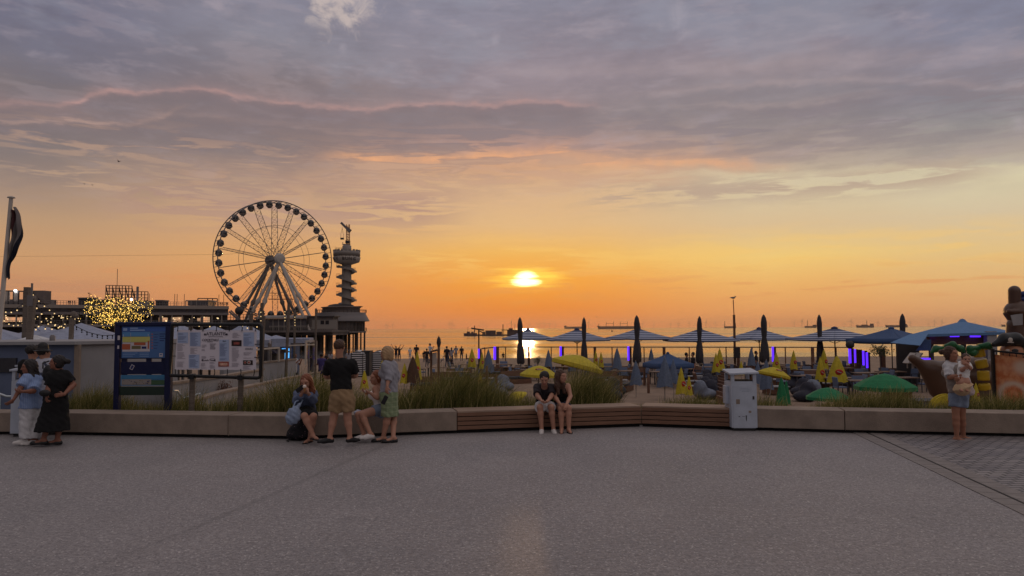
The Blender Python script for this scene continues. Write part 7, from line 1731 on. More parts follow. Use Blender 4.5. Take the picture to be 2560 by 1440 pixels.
# ---- terrace furniture ----
def chair():
    root = empty('armchair', (0, 0, 0), 'x', 'chair', 'terrace chairs', local=True)
    m = MB(); m.box((0, 0, .42), (.56, .52, .07)); m.build('seat', M_CHAIRB, root, bevel=.02)
    m = MB(); m.box((0, .24, .68), (.56, .06, .46), rot=Matrix.Rotation(-.15, 3, 'X')); m.build('backrest', M_CHAIRB, root, bevel=.02)
    for sx in (-.27, .27):
        m = MB(); m.bar((sx, -.22, .62), (sx, .22, .62), .04); m.build('armrest', M_CHAIR, root)
        for sy in (-.22, .22): m = MB(); m.bar((sx, sy, 0), (sx, sy, .62 if sy < 0 else .6), .035); m.build('leg', M_CHAIR, root)
    return root
def table():
    root = empty('terrace_table', (0, 0, 0), 'x', 'table', 'terrace tables', local=True); m = MB(); m.box((0, 0, .74), (1.5, .8, .045)); m.build('tabletop', M_TABLE, root)
    for sx in (-.65, .65):
        for sy in (-.32, .32): m = MB(); m.bar((sx, sy, 0), (sx, sy, .72), .06); m.build('leg', M_CHAIR, root)
    return root
ch0, tb0 = chair(), table(); used = [0, 0]; rf = random.Random(8)
spots = [(1285, 50, 'under the first striped parasol'), (1330, 47, 'behind the open yellow parasol'), (1520, 50, 'left of the third violet post'), (1605, 50, 'under the third striped parasol'), (1700, 47, 'beside the two seated guests'), (1775, 49, 'left of the seagull pole'), (1850, 46, 'seen through the litter bin hood'), (1985, 48, 'under the pale yellow parasol pole'), (2030, 45, 'behind the front yellow parasols'), (2100, 47, 'below the widest striped parasol'), (2165, 42, 'beside the violet lit cluster'), (2225, 43, 'beside the potted olive bush'), (2090, 38, 'in front of the violet cluster'), (1560, 45, 'left of the sandy walk'), (1655, 44, 'behind the draped slate parasol'), (1730, 53, 'at the fence behind the two guests'), (1430, 50, 'behind the large tilted yellow parasol'), (1810, 52, 'below the seagull pole'), (1945, 52, 'at the fence by the violet post'), (2010, 40, 'above the left green parasol'), (2160, 36, 'above the right green parasol'), (2250, 38, 'beside the inflatable bow'), (1255, 54, 'at the left fence corner'), (2060, 53, 'at the fence under the widest parasol'), (1095, 50, 'in front of the busy beach group'), (1140, 45, 'right of the torch pole'), (1172, 54, 'near the left fence corner')]
for i, (px, Y, wd) in enumerate(spots):
    g = ground_at(px, Y); o = tb0 if i == 0 else copy_tree(tb0, g); o.location = g; o.rotation_euler.z = rf.uniform(-.3, .3); o['label'] = 'wooden terrace table '+wd
    for k, (dx_, dy_, rz, w2) in enumerate([(-1.15, .1, 1.5, 'at the left end of the table'), (1.15, -.05, -1.5, 'at the right end of the table'), (.1, .8, 0, 'on the far side of the table')]):
        if k == 2 and i % 3 == 0: continue
        g2 = g+Vector((dx_, dy_, 0)); o = ch0 if used[0] == 0 else copy_tree(ch0, g2); used[0] = 1; o.location = g2; o.rotation_euler.z = rz+rf.uniform(-.2, .2); o['label'] = 'slate armchair %s %s' % (w2, wd)
# low lounge tables with pale tops, and bean bags
def bean(mt, name='bean_bag'):
    C = SDF(); C.ell((0, 0, .2), (.42, .45, .22), k=.1); C.ell((0, .22, .42), (.36, .24, .34), k=.15); root = empty(name, (0, 0, 0), 'x', 'bean bag', 'bean bags on the lounge platform', local=True); sdf_obj('cushion', [C.mesh(.03, fold=(.02, 11), clips=[((0, 0, 0), (0, 0, -1))])], mt, root)
    m = MB(); m.tube([(-.08, .42, .66), (0, .46, .74), (.08, .42, .66)], .018, 5); m.build('strap', M_CHAIR, root); return root
bb, bg = bean(M_BEANB), bean(M_BEANG)
for i, (px, Y, rz, mt, lb) in enumerate([(1778, 44, 1.2, 0, 'topmost dark bean bag in the stack left of the bin'), (1782, 40, 1.3, 0, 'second dark bean bag from the top left of the bin'), (1776, 37.5, 1.4, 0, 'middle dark bean bag left of the bin'), (1788, 35.5, 1.5, 0, 'dark bean bag nearest the timber bench'), (1762, 35, 1.7, 1, 'slate bean bag nearest the timber bench'), (2000, 36, -1.0, 0, 'dark bean bag right of the folded green parasol'), (2020, 35, -1.2, 1, 'slate bean bag behind the left green parasol'), (2008, 33.5, -1.1, 0, 'dark bean bag just above the concrete bench'), (1978, 40, -1.3, 0, 'dark bean bag behind the folded green parasol'), (2120, 41, .4, 0, 'dark bean bag left of the right green parasol'), (1540, 37, .6, 0, 'dark bean bag right of the tall grass'), (1528, 34.5, .9, 0, 'dark crumpled bean bag by the low white table'), (1262, 40, .6, 1, 'slate bean bag left of the open yellow parasol'), (1245, 36, .8, 1, 'second slate bean bag in the grass left of the couple')]):
    pr_ = (bb, bg)[mt]; g = ground_at(px, Y); k = '_u%d' % mt; o = pr_ if k not in globals() else copy_tree(pr_, g); globals()[k] = 1; o.location = g; o.rotation_euler.z = rz; o['label'] = lb; o.scale = (1.15,)*3
def lowtable():
    root = empty('lounge_table', (0, 0, 0), 'x', 'table', 'low lounge tables', local=True); m = MB(); m.box((0, 0, .40), (1.25, .75, .05)); m.build('tabletop', M_GREYC, root); m = MB(); m.box((0, 0, .2), (1.05, .6, .34)); m.build('base', M_RUST, root); return root
lt = lowtable()
for i, (px, Y, lb) in enumerate([(1744, 45, 'farthest low grey table left of the bean bag stack'), (1742, 41, 'middle low grey table left of the bean bag stack'), (1740, 37.5, 'nearest low grey table left of the bean bag stack'), (1540, 42, 'farther low table right of the tall grass'), (1525, 38, 'nearer low table right of the tall grass'), (1935, 37, 'low table between the bin and the green parasol'), (1925, 42, 'low table behind the large slate parasol'), (2070, 42, 'low white-topped table above the left green parasol'), (2040, 39, 'low table left of the white-topped one'), (2210, 45, 'low table above the right green parasol'), (1232, 44, 'low table below the left fence corner'), (2240, 34, 'low table under the right green parasol')]):
    g = ground_at(px, Y); o = lt if i == 0 else copy_tree(lt, g); o.location = g; o.rotation_euler.z = rf.uniform(-.15, .15); o['label'] = lb
def sofa():
    root = empty('lounge_sofa', (0, 0, 0), 'x', 'sofa', 'low dark lounge sofas on the sand', local=True); m = MB(); m.box((0, 0, .16), (1.7, .8, .3)); m.build('base', M_RUST, root); m = MB(); m.box((0, .36, .5), (1.7, .12, .5), rot=Matrix.Rotation(-.2, 3, 'X')); m.build('backrest', M_RUST, root)
    for x in (-.42, .42): m = MB(); m.box((x, -.04, .38), (.8, .7, .14)); m.build('cushion', M_CHAIR, root, bevel=.04)
    return root
sf = sofa()
for i, (px, Y, rz, lb) in enumerate([(1512, 44, .2, 'lounge sofa right of the tilted yellow parasol'), (1556, 39.5, 1.2, 'lounge sofa at the edge of the sandy walk'), (1575, 48, -.2, 'lounge sofa below the third violet post'), (1690, 50, .1, 'lounge sofa behind the small blue parasol'), (1730, 48, .1, 'lounge sofa in front of the two seated guests'), (1752, 43, 1.4, 'lounge sofa behind the low grey tables'), (1900, 46, .2, 'lounge sofa right of the bin hood'), (1985, 45, -.3, 'lounge sofa left of the front yellow parasols'), (2035, 43.5, .1, 'lounge sofa in front of the yellow parasol pair'), (2130, 48, .2, 'lounge sofa under the violet posts'), (2180, 40, -.1, 'lounge sofa above the right green parasol'), (2250, 46, .3, 'lounge sofa beside the last closed parasol'), (1290, 45, .4, 'lounge sofa left of the open yellow parasol'), (1235, 50, -.2, 'lounge sofa at the left fence corner'), (1150, 48, .2, 'lounge sofa right of the torch pole'), (1110, 44, 0, 'lounge sofa just behind the torch pole'), (1065, 40, .1, 'lounge sofa left of the white path panel')]):
    g = ground_at(px, Y); o = sf if i == 0 else copy_tree(sf, g); o.location = g; o.rotation_euler.z = rz; o['label'] = lb
# wooden walk and deck edge
m = MB(); 
for k in range(12): a = P(1808, 900, 30+k*2.2); m.box((a.x, 30+k*2.2, -1.1), (.07, 2.15, .45))
tag(m.build('timber_screen', M_RUST), 'low brown timber screen running beside the bean bags', 'fence')
for px, Y, h, lb in ((1620, 38, .95, 'short timber bollard on the sandy walk, nearest'), (1610, 43, .95, 'short timber bollard on the sandy walk, farther'), (1552, 36, 1.0, 'timber bollard right of the tall grass'), (1240, 36, 1.1, 'timber bollard below the left fence corner'), (1217, 40, 1.3, 'timber bollard beside the folded slate parasol')):
    g = ground_at(px, Y); m = MB(); m.lathe(g, [(.07, 0), (.07, h), (.05, h+.03)], 8); tag(m.build('bollard', M_RUST), lb, 'bollard')
# leafy bushes in pots
def bush(lb, px, y0, y1, Y, wpx, mt, seed, name='potted_bush'):
    a = P(px, y0, Y); b = P(px, y1, Y); g = Vector((a.x, Y, sz(Y))); root = empty(name, g, lb, 'plant'); rg = random.Random(seed); m = MB(); c = (a+b)/2; H = (a.z-b.z)/2; W_ = wpx*Y/FPX/2
    for i in range(700):
        th = rg.uniform(0, 6.28); u = rg.uniform(-1, 1); r_ = rg.random()**.45*(1-.3*math.sin(th*3+u*4)); d = Vector((math.cos(th)*math.sqrt(1-u*u)*W_, math.sin(th)*math.sqrt(1-u*u)*W_*.8, u*H))*r_; p = c+d; v = Vector((rg.uniform(-1, 1), rg.uniform(-1, 1), rg.uniform(-.2, 1))).normalized()*rg.uniform(.06, .16)*W_*1.4; s_ = v.cross(Vector((rg.uniform(-1, 1), rg.uniform(-1, 1), rg.uniform(-1, 1)))).normalized()*v.length*.22
        m.add([p, p+v*.5+s_, p+v, p+v*.5-s_], [(0, 1, 2, 3)])
    m.build('foliage', mt, root); m = MB()
    for i in range(5): e = c+Vector((rg.uniform(-.6, .6)*W_, rg.uniform(-.5, .5)*W_, rg.uniform(-.2, .7)*H)); m.tube([g+Vector((0, 0, .4)), b, e], [.04, .03, .012], 5)
    m.build('stem', M_POLE, root); m = MB(); m.lathe(g, [(.25, 0), (.34, .45), (.3, .46)], 12); m.build('pot', M_DARK, root)
M_LEAF = mat('bush_leaf', srgb(74, 82, 52), .6, var=.3, vscale=4); M_LEAFR = mat('reddish_leaf', srgb(96, 58, 44), .6, var=.3, vscale=4)
bush('potted olive bush standing below the navy open parasol', 2200, 862, 893, 44, 54, M_LEAF, 1)
bush('spiky potted plant beside the first thick fence post', 1344, 886, 912, 50, 26, M_LEAF, 2)
bush('dark reddish potted bush between the menu board posts', 562, 952, 992, 21, 44, M_LEAFR, 3)
# ---- flag pole at far left ----
a, b = P(28, 495, 22), P(-8, 900, 22); root = empty('flagpole', (b.x, 22, sz(22)), 'white flagpole with limp dark striped flag at the far left', 'flagpole')
m = MB(); m.tube([b+(b-a)*.25, a], [.075, .055], 12); m.build('pole', M_WHITE, root); m = MB(); m.lathe(a, [(.03, -.02), (.11, 0), (.1, .03), (.02, .06)], 12); m.build('finial', M_WHITE, root)
def flagmat():
    m_ = bpy.data.materials.new('flag_cloth'); m_.use_nodes = True; t = NT(m_.node_tree); b_ = t.n['Principled BSDF']; b_.inputs['Roughness'].default_value = .9; a_ = t.new('ShaderNodeAttribute', attribute_name='tone'); t.inp(b_.inputs['Base Color'], t.ramp(a_.outputs['Fac'], [(0, srgb(66, 28, 30)), (.33, srgb(112, 104, 102)), (.66, srgb(22, 24, 40))], 'CONSTANT')); return m_
N, Mv = 18, 22; vs = []; tn = []
for j in range(Mv+1):
    v = j/Mv; y = 523+v*172; hx = 28+(b.x-a.x)/pxm(22)*(y-495)/405; wid = (.2+1.0*math.sin(math.pi*min(1, v*1.25+.05))**.8)*24*(1 if v < .75 else 1-(v-.75)*2.2)
    for i in range(N+1):
        u = i/N; q = P(hx+1.5+wid*u, y+6*math.sin(u*5+v*2)*u, 22); q.y += .07*math.sin(u*13+v*3)+.03*math.sin(v*20); vs.append(q); tn.append(min(.99, max(0, u*.55+v*.45)))
me = bpy.data.meshes.new('flag'); me.from_pydata([tuple(q) for q in vs], [], [(j*(N+1)+i, j*(N+1)+i+1, (j+1)*(N+1)+i+1, (j+1)*(N+1)+i) for j in range(Mv) for i in range(N)]); me.materials.append(flagmat()); me.attributes.new('tone', 'FLOAT', 'POINT').data.foreach_set('value', tn)
o = bpy.data.objects.new('flag', me); COL.objects.link(o); o.parent = root; o.matrix_parent_inverse = Matrix.Translation(-root.location); me.polygons.foreach_set('use_smooth', [True]*len(me.polygons)); sm_ = o.modifiers.new('s', 'SOLIDIFY'); sm_.thickness = .006
# ---- pale tents at the left ----
M_TENT = cloth('grey_tent_canvas', (150, 156, 176)); M_TENTW = cloth('white_tent_canvas', (206, 206, 208))
def tent(lb, pk, pts, zdrop=.25, mt=None):
    p = P(*pk); e = [P(*q) for q in pts]; root = empty('tent_roof', (p.x, p.y, sz(p.y)), lb, 'tent'); m = MB()
    for a, b in zip(e, e[1:]+e[:1]):
        def fn(u, v, a=a, b=b): q = a+(b-a)*u; r = p+(q-p)*v; r.z -= .18*math.sin(math.pi*v)*(1 if v < 1 else 0); return r
        m.grid(fn, 4, 6); m.quad(a, b, b-Vector((0, 0, zdrop)), a-Vector((0, 0, zdrop)))
    m.build('canopy', mt or M_TENT, root, solid=.015)
    for a in e: m = MB(); m.bar((a.x, a.y, a.z-.1), (a.x, a.y, sz(a.y)), .08); m.build('post', M_STEEL, root)
def sq_tent(lb, cx, py, ye, w_, Y, rz=.3, mt=None):
    c = P(cx, ye, Y); pts = []
    pk = P(cx, py, Y); e = []
    root = None
    for k in range(4): a = rz+k*math.pi/2+math.pi/4; e.append(Vector((c.x+math.cos(a)*w_*.7071, Y+math.sin(a)*w_*.7071, c.z)))
    root = empty('tent_roof', (pk.x, Y, sz(Y)), lb, 'tent'); m = MB()
    for a, b in zip(e, e[1:]+e[:1]):
        def fn(u, v, a=a, b=b): q = a+(b-a)*u; r = pk+(q-pk)*v; r.z -= .14*math.sin(math.pi*v); return r
        m.grid(fn, 4, 6); m.quad(a, b, b-Vector((0, 0, .22)), a-Vector((0, 0, .22)))
    m.build('canopy', mt or M_TENT, root, solid=.015)
    for a in e: m = MB(); m.bar((a.x, a.y, a.z-.1), (a.x, a.y, sz(a.y)), .08); m.build('post', M_STEEL, root)
sq_tent('grey pyramid tent cut by the left picture edge', -20, 817, 862, 5.2, 26, .25); sq_tent('grey pyramid tent behind the two timber posts', 108, 814, 858, 4.6, 31, .2); sq_tent('largest grey pyramid tent with bulb string left of the map sign', 203, 808, 860, 5.4, 24, .35)
sq_tent('small white gathered tent below the timber posts', 88, 838, 853, 3.0, 21.5, .1, M_TENTW); sq_tent('grey tent peak behind the map sign', 330, 818, 862, 5., 30, .2); sq_tent('grey tent peak above the left of the menu banner', 455, 814, 850, 5., 30, .2)
sq_tent('grey tent peak above the middle of the menu banner', 535, 815, 850, 4.6, 32, .3); sq_tent('grey tent peak above the word at the banner top right', 612, 806, 857, 3.7, 42, .75); sq_tent('low dark tent edge beside the lit kiosk', 690, 838, 846, 3.5, 38, .2)
# ---- two big timber posts and bulb strings ----
for px, x2, y0, Y, w_, lb in ((68.5, 62, 718, 24, .15, 'tallest dark timber post carrying bulb strings at left'), (83, 71, 746, 21, .13, 'second leaning timber post carrying bulb strings at left'), (180, 176, 795, 22, .10, 'grey timber post with clustered sack left of the lit tree')):
    a = P(px, y0, Y); b = P(x2, 880, Y); d = (b-a)/(a.z-b.z); e = a+d*(a.z-sz(Y)); root = empty('timber_post', (e.x, Y, sz(Y)), lb, 'post'); m = MB(); m.bar(a, e, w_); m.build('shaft', M_POLE, root)
    if px == 83: m = MB(); q = P(79, 752, Y); m.box(q, (.16, .16, .3)); m.bar(q+Vector((0, 0, .1)), q+Vector((0, 0, .5)), .04); m.build('bracket', M_STEEL, root)
    if px == 180: m = MB(); m.sphere(P(184, 786, Y), .09, 8, 6, 0, (1, 1, 1.1)); m.sphere(P(190, 790, Y), .07, 8, 6); m.build('sack', M_POLE, root)
M_WIRE = mat('black_cable', srgb(20, 20, 22), .6)
def string(lb, p0, p1, sag, n, lit=True, r=.022, skip=0):
    a, b = P(*p0), P(*p1); pts = [a+(b-a)*(i/16)-Vector((0, 0, sag*4*(i/16)*(1-i/16))) for i in range(17)]; root = empty('light_string', a, lb, 'string lights'); m = MB(); m.tube(pts, .009, 4, cap=False); m.build('cable', M_WIRE, root)
    for i in range(n):
        t_ = (i+.5)/n; q = a+(b-a)*t_-Vector((0, 0, sag*4*t_*(1-t_)))
        m = MB(); m.tube([q, q-Vector((0, 0, .06))], .02, 5); m.build('socket', M_WIRE, root); m = MB(); m.sphere(q-Vector((0, 0, .09)), r, 8, 6); m.build('bulb', M_BULB if lit else M_WIRE, root)
string('lit bulb string sloping right from the tallest post towards the tree', (75, 722, 24), (200, 790, 34), .35, 11)
string('second lit bulb string from the shorter post behind the tents', (86, 755, 21), (175, 812, 24), .2, 8, True, .02)
string('unlit bulb string hanging across the largest tent', (185, 812, 22), (300, 834, 23), .16, 9, False)
string('bulb string running left from the posts to the flagpole', (66, 750, 24), (8, 772, 26), .15, 4)
for i, (x0, y0, x1, y1, Y) in enumerate([(78, 788, 210, 806, 34), (5, 792, 62, 800, 34), (88, 806, 170, 800, 30), (84, 812, 140, 822, 30), (395, 800, 470, 802, 34), (600, 806, 660, 800, 34), (430, 800, 640, 797, 34)]):
    string('lit bulb string %s' % ['low behind the second timber post', 'low at the left picture edge', 'crossing above the middle tent', 'dipping in front of the middle tent', 'above the map sign corner', 'beside the dark pole over the banner', 'spanning behind the menu board top'][i], (x0, y0, Y), (x1, y1, Y+2), .25, 8 if x1-x0 > 90 else 5, True, .028)
for px, Y, y0, y1, lb in ((652, 29.9, 770, 812, 'lights wound up the pole right of the menu board'), (737, 35.9, 785, 812, 'lights wound up the timber pole right of the kiosk'), (712, 30, 770, 800, 'small lights on the leaning timber pole')): string(lb, (px, y0, Y), (px+.5, y1, Y), 0, 4, True, .02)
m = MB(); m.tube([P(-60, 641.5, 150), P(180, 640, 150), P(560, 636, 150), P(840, 617, 290)], .016, 4); tag(m.build('zip_line', M_WIRE), 'thin cable running left across the sky from the round tower', 'cable')
# ---- tree covered in lights ----
def lit_tree():
    Y = 58; base = P(292, 850, Y); g = Vector((base.x, Y, sz(Y))); root = empty('lit_tree', g, 'small tree wrapped in hundreds of warm fairy lights behind the tents', 'tree'); rg = random.Random(11); s = Y/FPX
    tips = []; m = MB(); top = P(290, 806, Y); m.tube([g, top], [.16, .12], 8)
    for (x, y) in [(215, 772), (225, 752), (240, 765), (256, 752), (268, 768), (285, 748), (300, 752), (318, 750), (340, 756), (358, 752), (372, 762), (350, 782), (330, 790), (240, 792), (262, 800), (310, 800), (222, 795)]:
        q = P(x, y, Y); q.y += rg.uniform(-1.6, 1.6); mid = top+(q-top)*.5+Vector((rg.uniform(-.2, .2), 0, rg.uniform(-.1, .25))); m.tube([top, mid, q], [.07, .04, .012], 5); tips.append((mid, q))
    m.build('trunk', M_POLE, root); lf = MB(); lt_ = MB()
    for mid, q in tips:
        for i in range(34):
            t_ = rg.random()**.7; p = (top+(mid-top)*(t_*2) if t_ < .5 else mid+(q-mid)*(t_*2-1)); sp = .22+.35*(1-abs(t_-.6)); p = p+Vector((rg.gauss(0, sp*.55), rg.gauss(0, sp), rg.gauss(0, sp*.5)))
            v = Vector((rg.uniform(-1, 1), rg.uniform(-1, 1), rg.uniform(-1, 1))).normalized()*.16; s_ = v.cross(Vector((0.3, 1, .2))).normalized()*.05
            for e in range(2): o_ = Vector((rg.gauss(0, .12), rg.gauss(0, .12), rg.gauss(0, .12))); lf.add([p+o_, p+o_+v*.5+s_, p+o_+v, p+o_+v*.5-s_], [(0, 1, 2, 3)])
            for e in range(2):
                c = p+Vector((rg.gauss(0, .13), rg.gauss(0, .13), rg.gauss(0, .13))); r_ = rg.choice((.015, .021, .03))
                lt_.add([c+Vector((r_, 0, 0)), c+Vector((0, r_, 0)), c+Vector((-r_, 0, 0)), c+Vector((0, -r_, 0)), c+Vector((0, 0, r_)), c+Vector((0, 0, -r_))], [(0, 1, 4), (1, 2, 4), (2, 3, 4), (3, 0, 4), (1, 0, 5), (2, 1, 5), (3, 2, 5), (0, 3, 5)])
    lf.build('crown', M_LEAF, root); o = lt_.build('fairy_lights', mat('fairy_light', srgb(255, 210, 110), .4, emit=(1., .60, .12), es=3.4), root); o['kind'] = 'stuff'
lit_tree()
# ---- kiosk and huts ----
def kiosk():
    Y = 44; g = ground_at(716, Y); root = empty('kiosk', g, 'blue-grey kiosk with glowing light blue screen', 'kiosk'); a, b = P(699, 860, Y), P(735, 860, Y)
    m = MB(); m.box(((a.x+b.x)/2, Y+.6, (a.z+sz(Y))/2), (b.x-a.x, 1.2, a.z-sz(Y))); m.build('wall', mat('kiosk_blue', srgb(70, 88, 120), .7), root)
    m = MB(); m.box(((a.x+b.x)/2, Y+.5, a.z+.05), (b.x-a.x+.3, 1.7, .1)); m.build('roof', M_DARK, root)
    MS = mat('glowing_screen', srgb(120, 200, 255), .3, emit=(.10, .46, 1.0), es=1.3)
    for x0, x1, y0, y1 in ((705, 713.5, 871, 909), (713.5, 725, 871, 878), (719, 725, 878, 895)): p, q = P(x0, y0, Y-.03), P(x1, y1, Y-.03); m = MB(); m.box(((p.x+q.x)/2, Y-.03, (p.z+q.z)/2), (q.x-p.x, .05, p.z-q.z)); m.build('screen', MS, root)
kiosk()
for px0, px1, y0, Y, lb in ((655, 698, 852, 46, 'dark gabled beach hut left of the kiosk'), (671, 690, 875, 36, 'small navy hut roof in front of the gabled hut')):
    a, b = P(px0, y0+9, Y), P(px1, y0+9, Y); g = Vector(((a.x+b.x)/2, Y, sz(Y))); root = empty('beach_hut', g, lb, 'hut'); pk = P((px0+px1)/2, y0, Y)
    if px0 == 655: m = MB(); [m.bar((a.x+(b.x-a.x)*k/4, Y, a.z), (a.x+(b.x-a.x)*k/4, Y, g.z), .28) for k in range(5)]; m.bar((a.x, Y, g.z+1.05), (b.x, Y, g.z+1.05), .2, .9); m.build('wall', M_DARK, root)
    else: m = MB(); m.box((g.x, Y+.7, (a.z+g.z)/2), (b.x-a.x, 1.4, a.z-g.z)); m.build('wall', M_DARK, root)
    m = MB(); m.prism([(a.x-.1, Y-.15, a.z), (b.x+.1, Y-.15, a.z), pk+Vector((0, -.15, 0))], (0, 0, 0), (0, 2.2, 0)); m.build('roof', mat('hut_roof_navy', srgb(44, 44, 66), .7), root)
# ---- inflatable pirate ship, palms, banner ----
M_INF = mat('brown_inflatable_vinyl', srgb(84, 58, 44), .35, spec=.5, bump=.15, bscale=3); M_INFY = mat('yellow_inflatable_vinyl', srgb(186, 152, 32), .35); M_INFG = mat('green_inflatable_vinyl', srgb(30, 92, 52), .35); M_INFK = mat('black_inflatable_vinyl', srgb(28, 30, 32), .35); M_INFS = mat('skin_inflatable_vinyl', srgb(180, 124, 92), .4); M_INFB = mat('blue_inflatable_vinyl', srgb(34, 52, 110), .4)
Y = 29.5; g = ground_at(2370, Y); root = empty('inflatable_ship', g, 'big brown inflatable play ship with curved bow and mast', 'inflatable')
b0 = np.zeros(3); pt = lambda x, y, d=0.: np.array(P(x, y, Y+d))
C = SDF(); 
for (x0, y0, x1, y1, r0, r1) in [(2281, 896, 2318, 921, .16, .26), (2318, 921, 2345, 975, .30, .34), (2345, 925, 2450, 915, .34, .38), (2330, 925, 2370, 990, .4, .4), (2370, 950, 2450, 950, .5, .5), (2370, 985, 2450, 985, .42, .42), (2345, 960, 2380, 1010, .35, .35)]: C.cone(pt(x0, y0), pt(x1, y1), r0, r1, k=.12)
for dy_ in (.8, 1.6): C.cone(pt(2350, 930, dy_), pt(2500, 920, dy_), .34, .36, k=.2)
sdf_obj('hull', [C.mesh(.04)], M_INF).parent = root; bpy.data.objects[-1]
for o in bpy.data.objects:
    if o.name.startswith('hull') and o.parent == root: o.matrix_parent_inverse = Matrix.Translation(-root.location)
def inf(name, C, mt, par, v=.03):
    o = sdf_obj(name, [C.mesh(v)], mt, par); o.matrix_parent_inverse = Matrix.Translation(-par.location); return o
C = SDF(); C.cone(pt(2540, 900, 2), pt(2538, 815, 2), .42, .34, k=.02); C.cone(pt(2538, 815, 2), pt(2536, 728, 2), .25, .24, k=.03); C.cone(pt(2575, 850, 2), pt(2570, 880, 2), .3, .3, k=.1); inf('mast', C, M_INF, root, .035)
C = SDF(); C.cone(pt(2546, 783, 2), pt(2548, 806, 2), .56, .36, k=.05); C.cone(pt(2524, 779, 1.6), pt(2580, 779, 1.6), .12, .12, k=.05); inf('crows_nest', C, M_INF, root, .035)
m = MB(); m.prism([P(2527, 788, 30.75), P(2557, 784, 30.75), P(2557, 812, 30.75), P(2534, 814, 30.75)], (0, 0, 0), (0, .03, 0)); m.build('pale_patch', M_GREYC, root)
C = SDF(); C.cone(pt(2550, 735, 2), pt(2600, 730, 2), .1, .16, k=.03); C.cone(pt(2553, 748, 2), pt(2600, 752, 2), .1, .2, k=.05); inf('flag', C, M_INFB, root)
def palm(lb, segs, leaves):
    g_ = ground_at(segs[0][0], 28.6); r = empty('inflatable_palm', g_, lb, 'inflatable'); p2 = lambda x, y, d=0.: np.array(P(x, y, 28.6+d))
    for (x0, y0, x1, y1, rr) in segs: C = SDF(); C.cone(p2(x0, y0), p2(x1, y1), rr, rr, k=.03, clip=[(p2(x0, y0)-nrm(p2(x1, y1)-p2(x0, y0))*rr*.25, nrm(p2(x0, y0)-p2(x1, y1))), (p2(x1, y1)+nrm(p2(x1, y1)-p2(x0, y0))*rr*.25, nrm(p2(x1, y1)-p2(x0, y0)))]); inf('trunk_segment', C, M_INFY, r)
    for (x0, y0, x1, y1, x2, y2) in leaves: C = SDF(); C.cone(p2(x0, y0, -.2), p2(x1, y1, -.35), .10, .13, k=.06); C.cone(p2(x1, y1, -.35), p2(x2, y2, -.4), .13, .015, k=.06); inf('leaf', C, M_INFG, r)
palm('inflatable yellow palm trunk with green leaves right of the woman with baby', [(2462, 972, 2460, 962, .21), (2459, 948, 2458, 930, .21), (2456, 916, 2452, 902, .21), (2449, 889, 2446, 874, .21), (2446, 868, 2466, 866, .14)], [(2440, 880, 2432, 882, 2416, 878), (2446, 870, 2425, 872, 2418, 890), (2450, 866, 2470, 864, 2486, 880)])
palm('smaller inflatable palm arch behind the woman\'s head', [(2368, 872, 2388, 866, .13), (2355, 874, 2366, 866, .11)], [(2356, 872, 2340, 872, 2324, 884), (2388, 866, 2402, 872, 2414, 884), (2366, 866, 2382, 862, 2398, 872)])
for o in list(bpy.data.objects):
    pass
r = empty('inflatable_figure', ground_at(2525, 28), 'inflatable seafarer head with black tricorn hat and eye patch behind the banner', 'inflatable'); p3 = lambda x, y, d=0.: np.array(P(x, y, 28+d))
C = SDF(); C.ell(p3(2530, 880), (.42, .36, .36), k=.05); C.ell(p3(2528, 884, -.3), (.1, .12, .09), k=.06); inf('head', C, M_INFS, r)
C = SDF(); C.cone(p3(2485, 861, -.2), p3(2512, 851, -.25), .10, .22, k=.08); C.cone(p3(2512, 848, -.2), p3(2538, 847, -.2), .24, .24, k=.1); C.cone(p3(2538, 850, -.2), p3(2575, 862, -.2), .24, .13, k=.1); inf('hat', C, M_INFK, r)
m = MB(); m.sphere(p3(2526, 850, -.48), .09, 10, 8, 0, (1, .3, 1)); m.bar(P(2519, 856, 27.5), P(2534, 856, 27.5), .03); m.build('hat_badge', M_WHITE, r)
m = MB(); m.sphere(p3(2519, 876, -.34), .07, 10, 8, 0, (1.2, .5, .7)); m.build('eye', M_WHITE, r); m = MB(); m.sphere(p3(2538, 877, -.35), .11, 10, 8, 0, (1.2, .5, .7)); m.build('eye_patch', M_INFK, r)
C = SDF(); C.ell(p3(2556, 878, -.1), (.2, .2, .14), k=.05); inf('green_collar', C, M_INFG, r)
def bannermat():
    m_ = bpy.data.materials.new('orange_swirl_banner'); m_.use_nodes = True; t = NT(m_.node_tree); b_ = t.n['Principled BSDF']; x, y, z = t.sep(t.new('ShaderNodeTexCoord').outputs['Object'])
    v = t.new('ShaderNodeTexVoronoi', feature='F1'); t.inp(v.inputs['Vector'], t.comb(t.m('MULTIPLY', x, 2.6), 0., t.m('MULTIPLY', z, 1.25))); v.inputs['Scale'].default_value = 1.; v.inputs['Randomness'].default_value = .55
    n = t.noise(t.comb(x, y, z), 7., 4., .6); t.inp(b_.inputs['Base Color'], t.mix(t.gauss(t.m('SUBTRACT', t.m('ADD', v.outputs['Distance'], t.m('MULTIPLY', n, .10)), .43), .085), t.mix(t.ss(n, .35, .65), srgb(196, 108, 60), srgb(214, 150, 104)), srgb(214, 190, 168))); b_.inputs['Roughness'].default_value = .5; return m_
root = empty('painted_banner', ground_at(2530, 20), 'orange swirl-patterned banner fence at the right picture edge', 'banner')
a0, a1, z0, z1 = P(2486, 886, 20), P(2640, 905, 18.6), -1.35, 0; m = MB(); m.prism([Vector((a0.x, a0.y, z0)), Vector((a1.x, a1.y, z0)), a1, a0], (0, 0, 0), (0, .02, 0)); m.build('sheet', bannermat(), root)
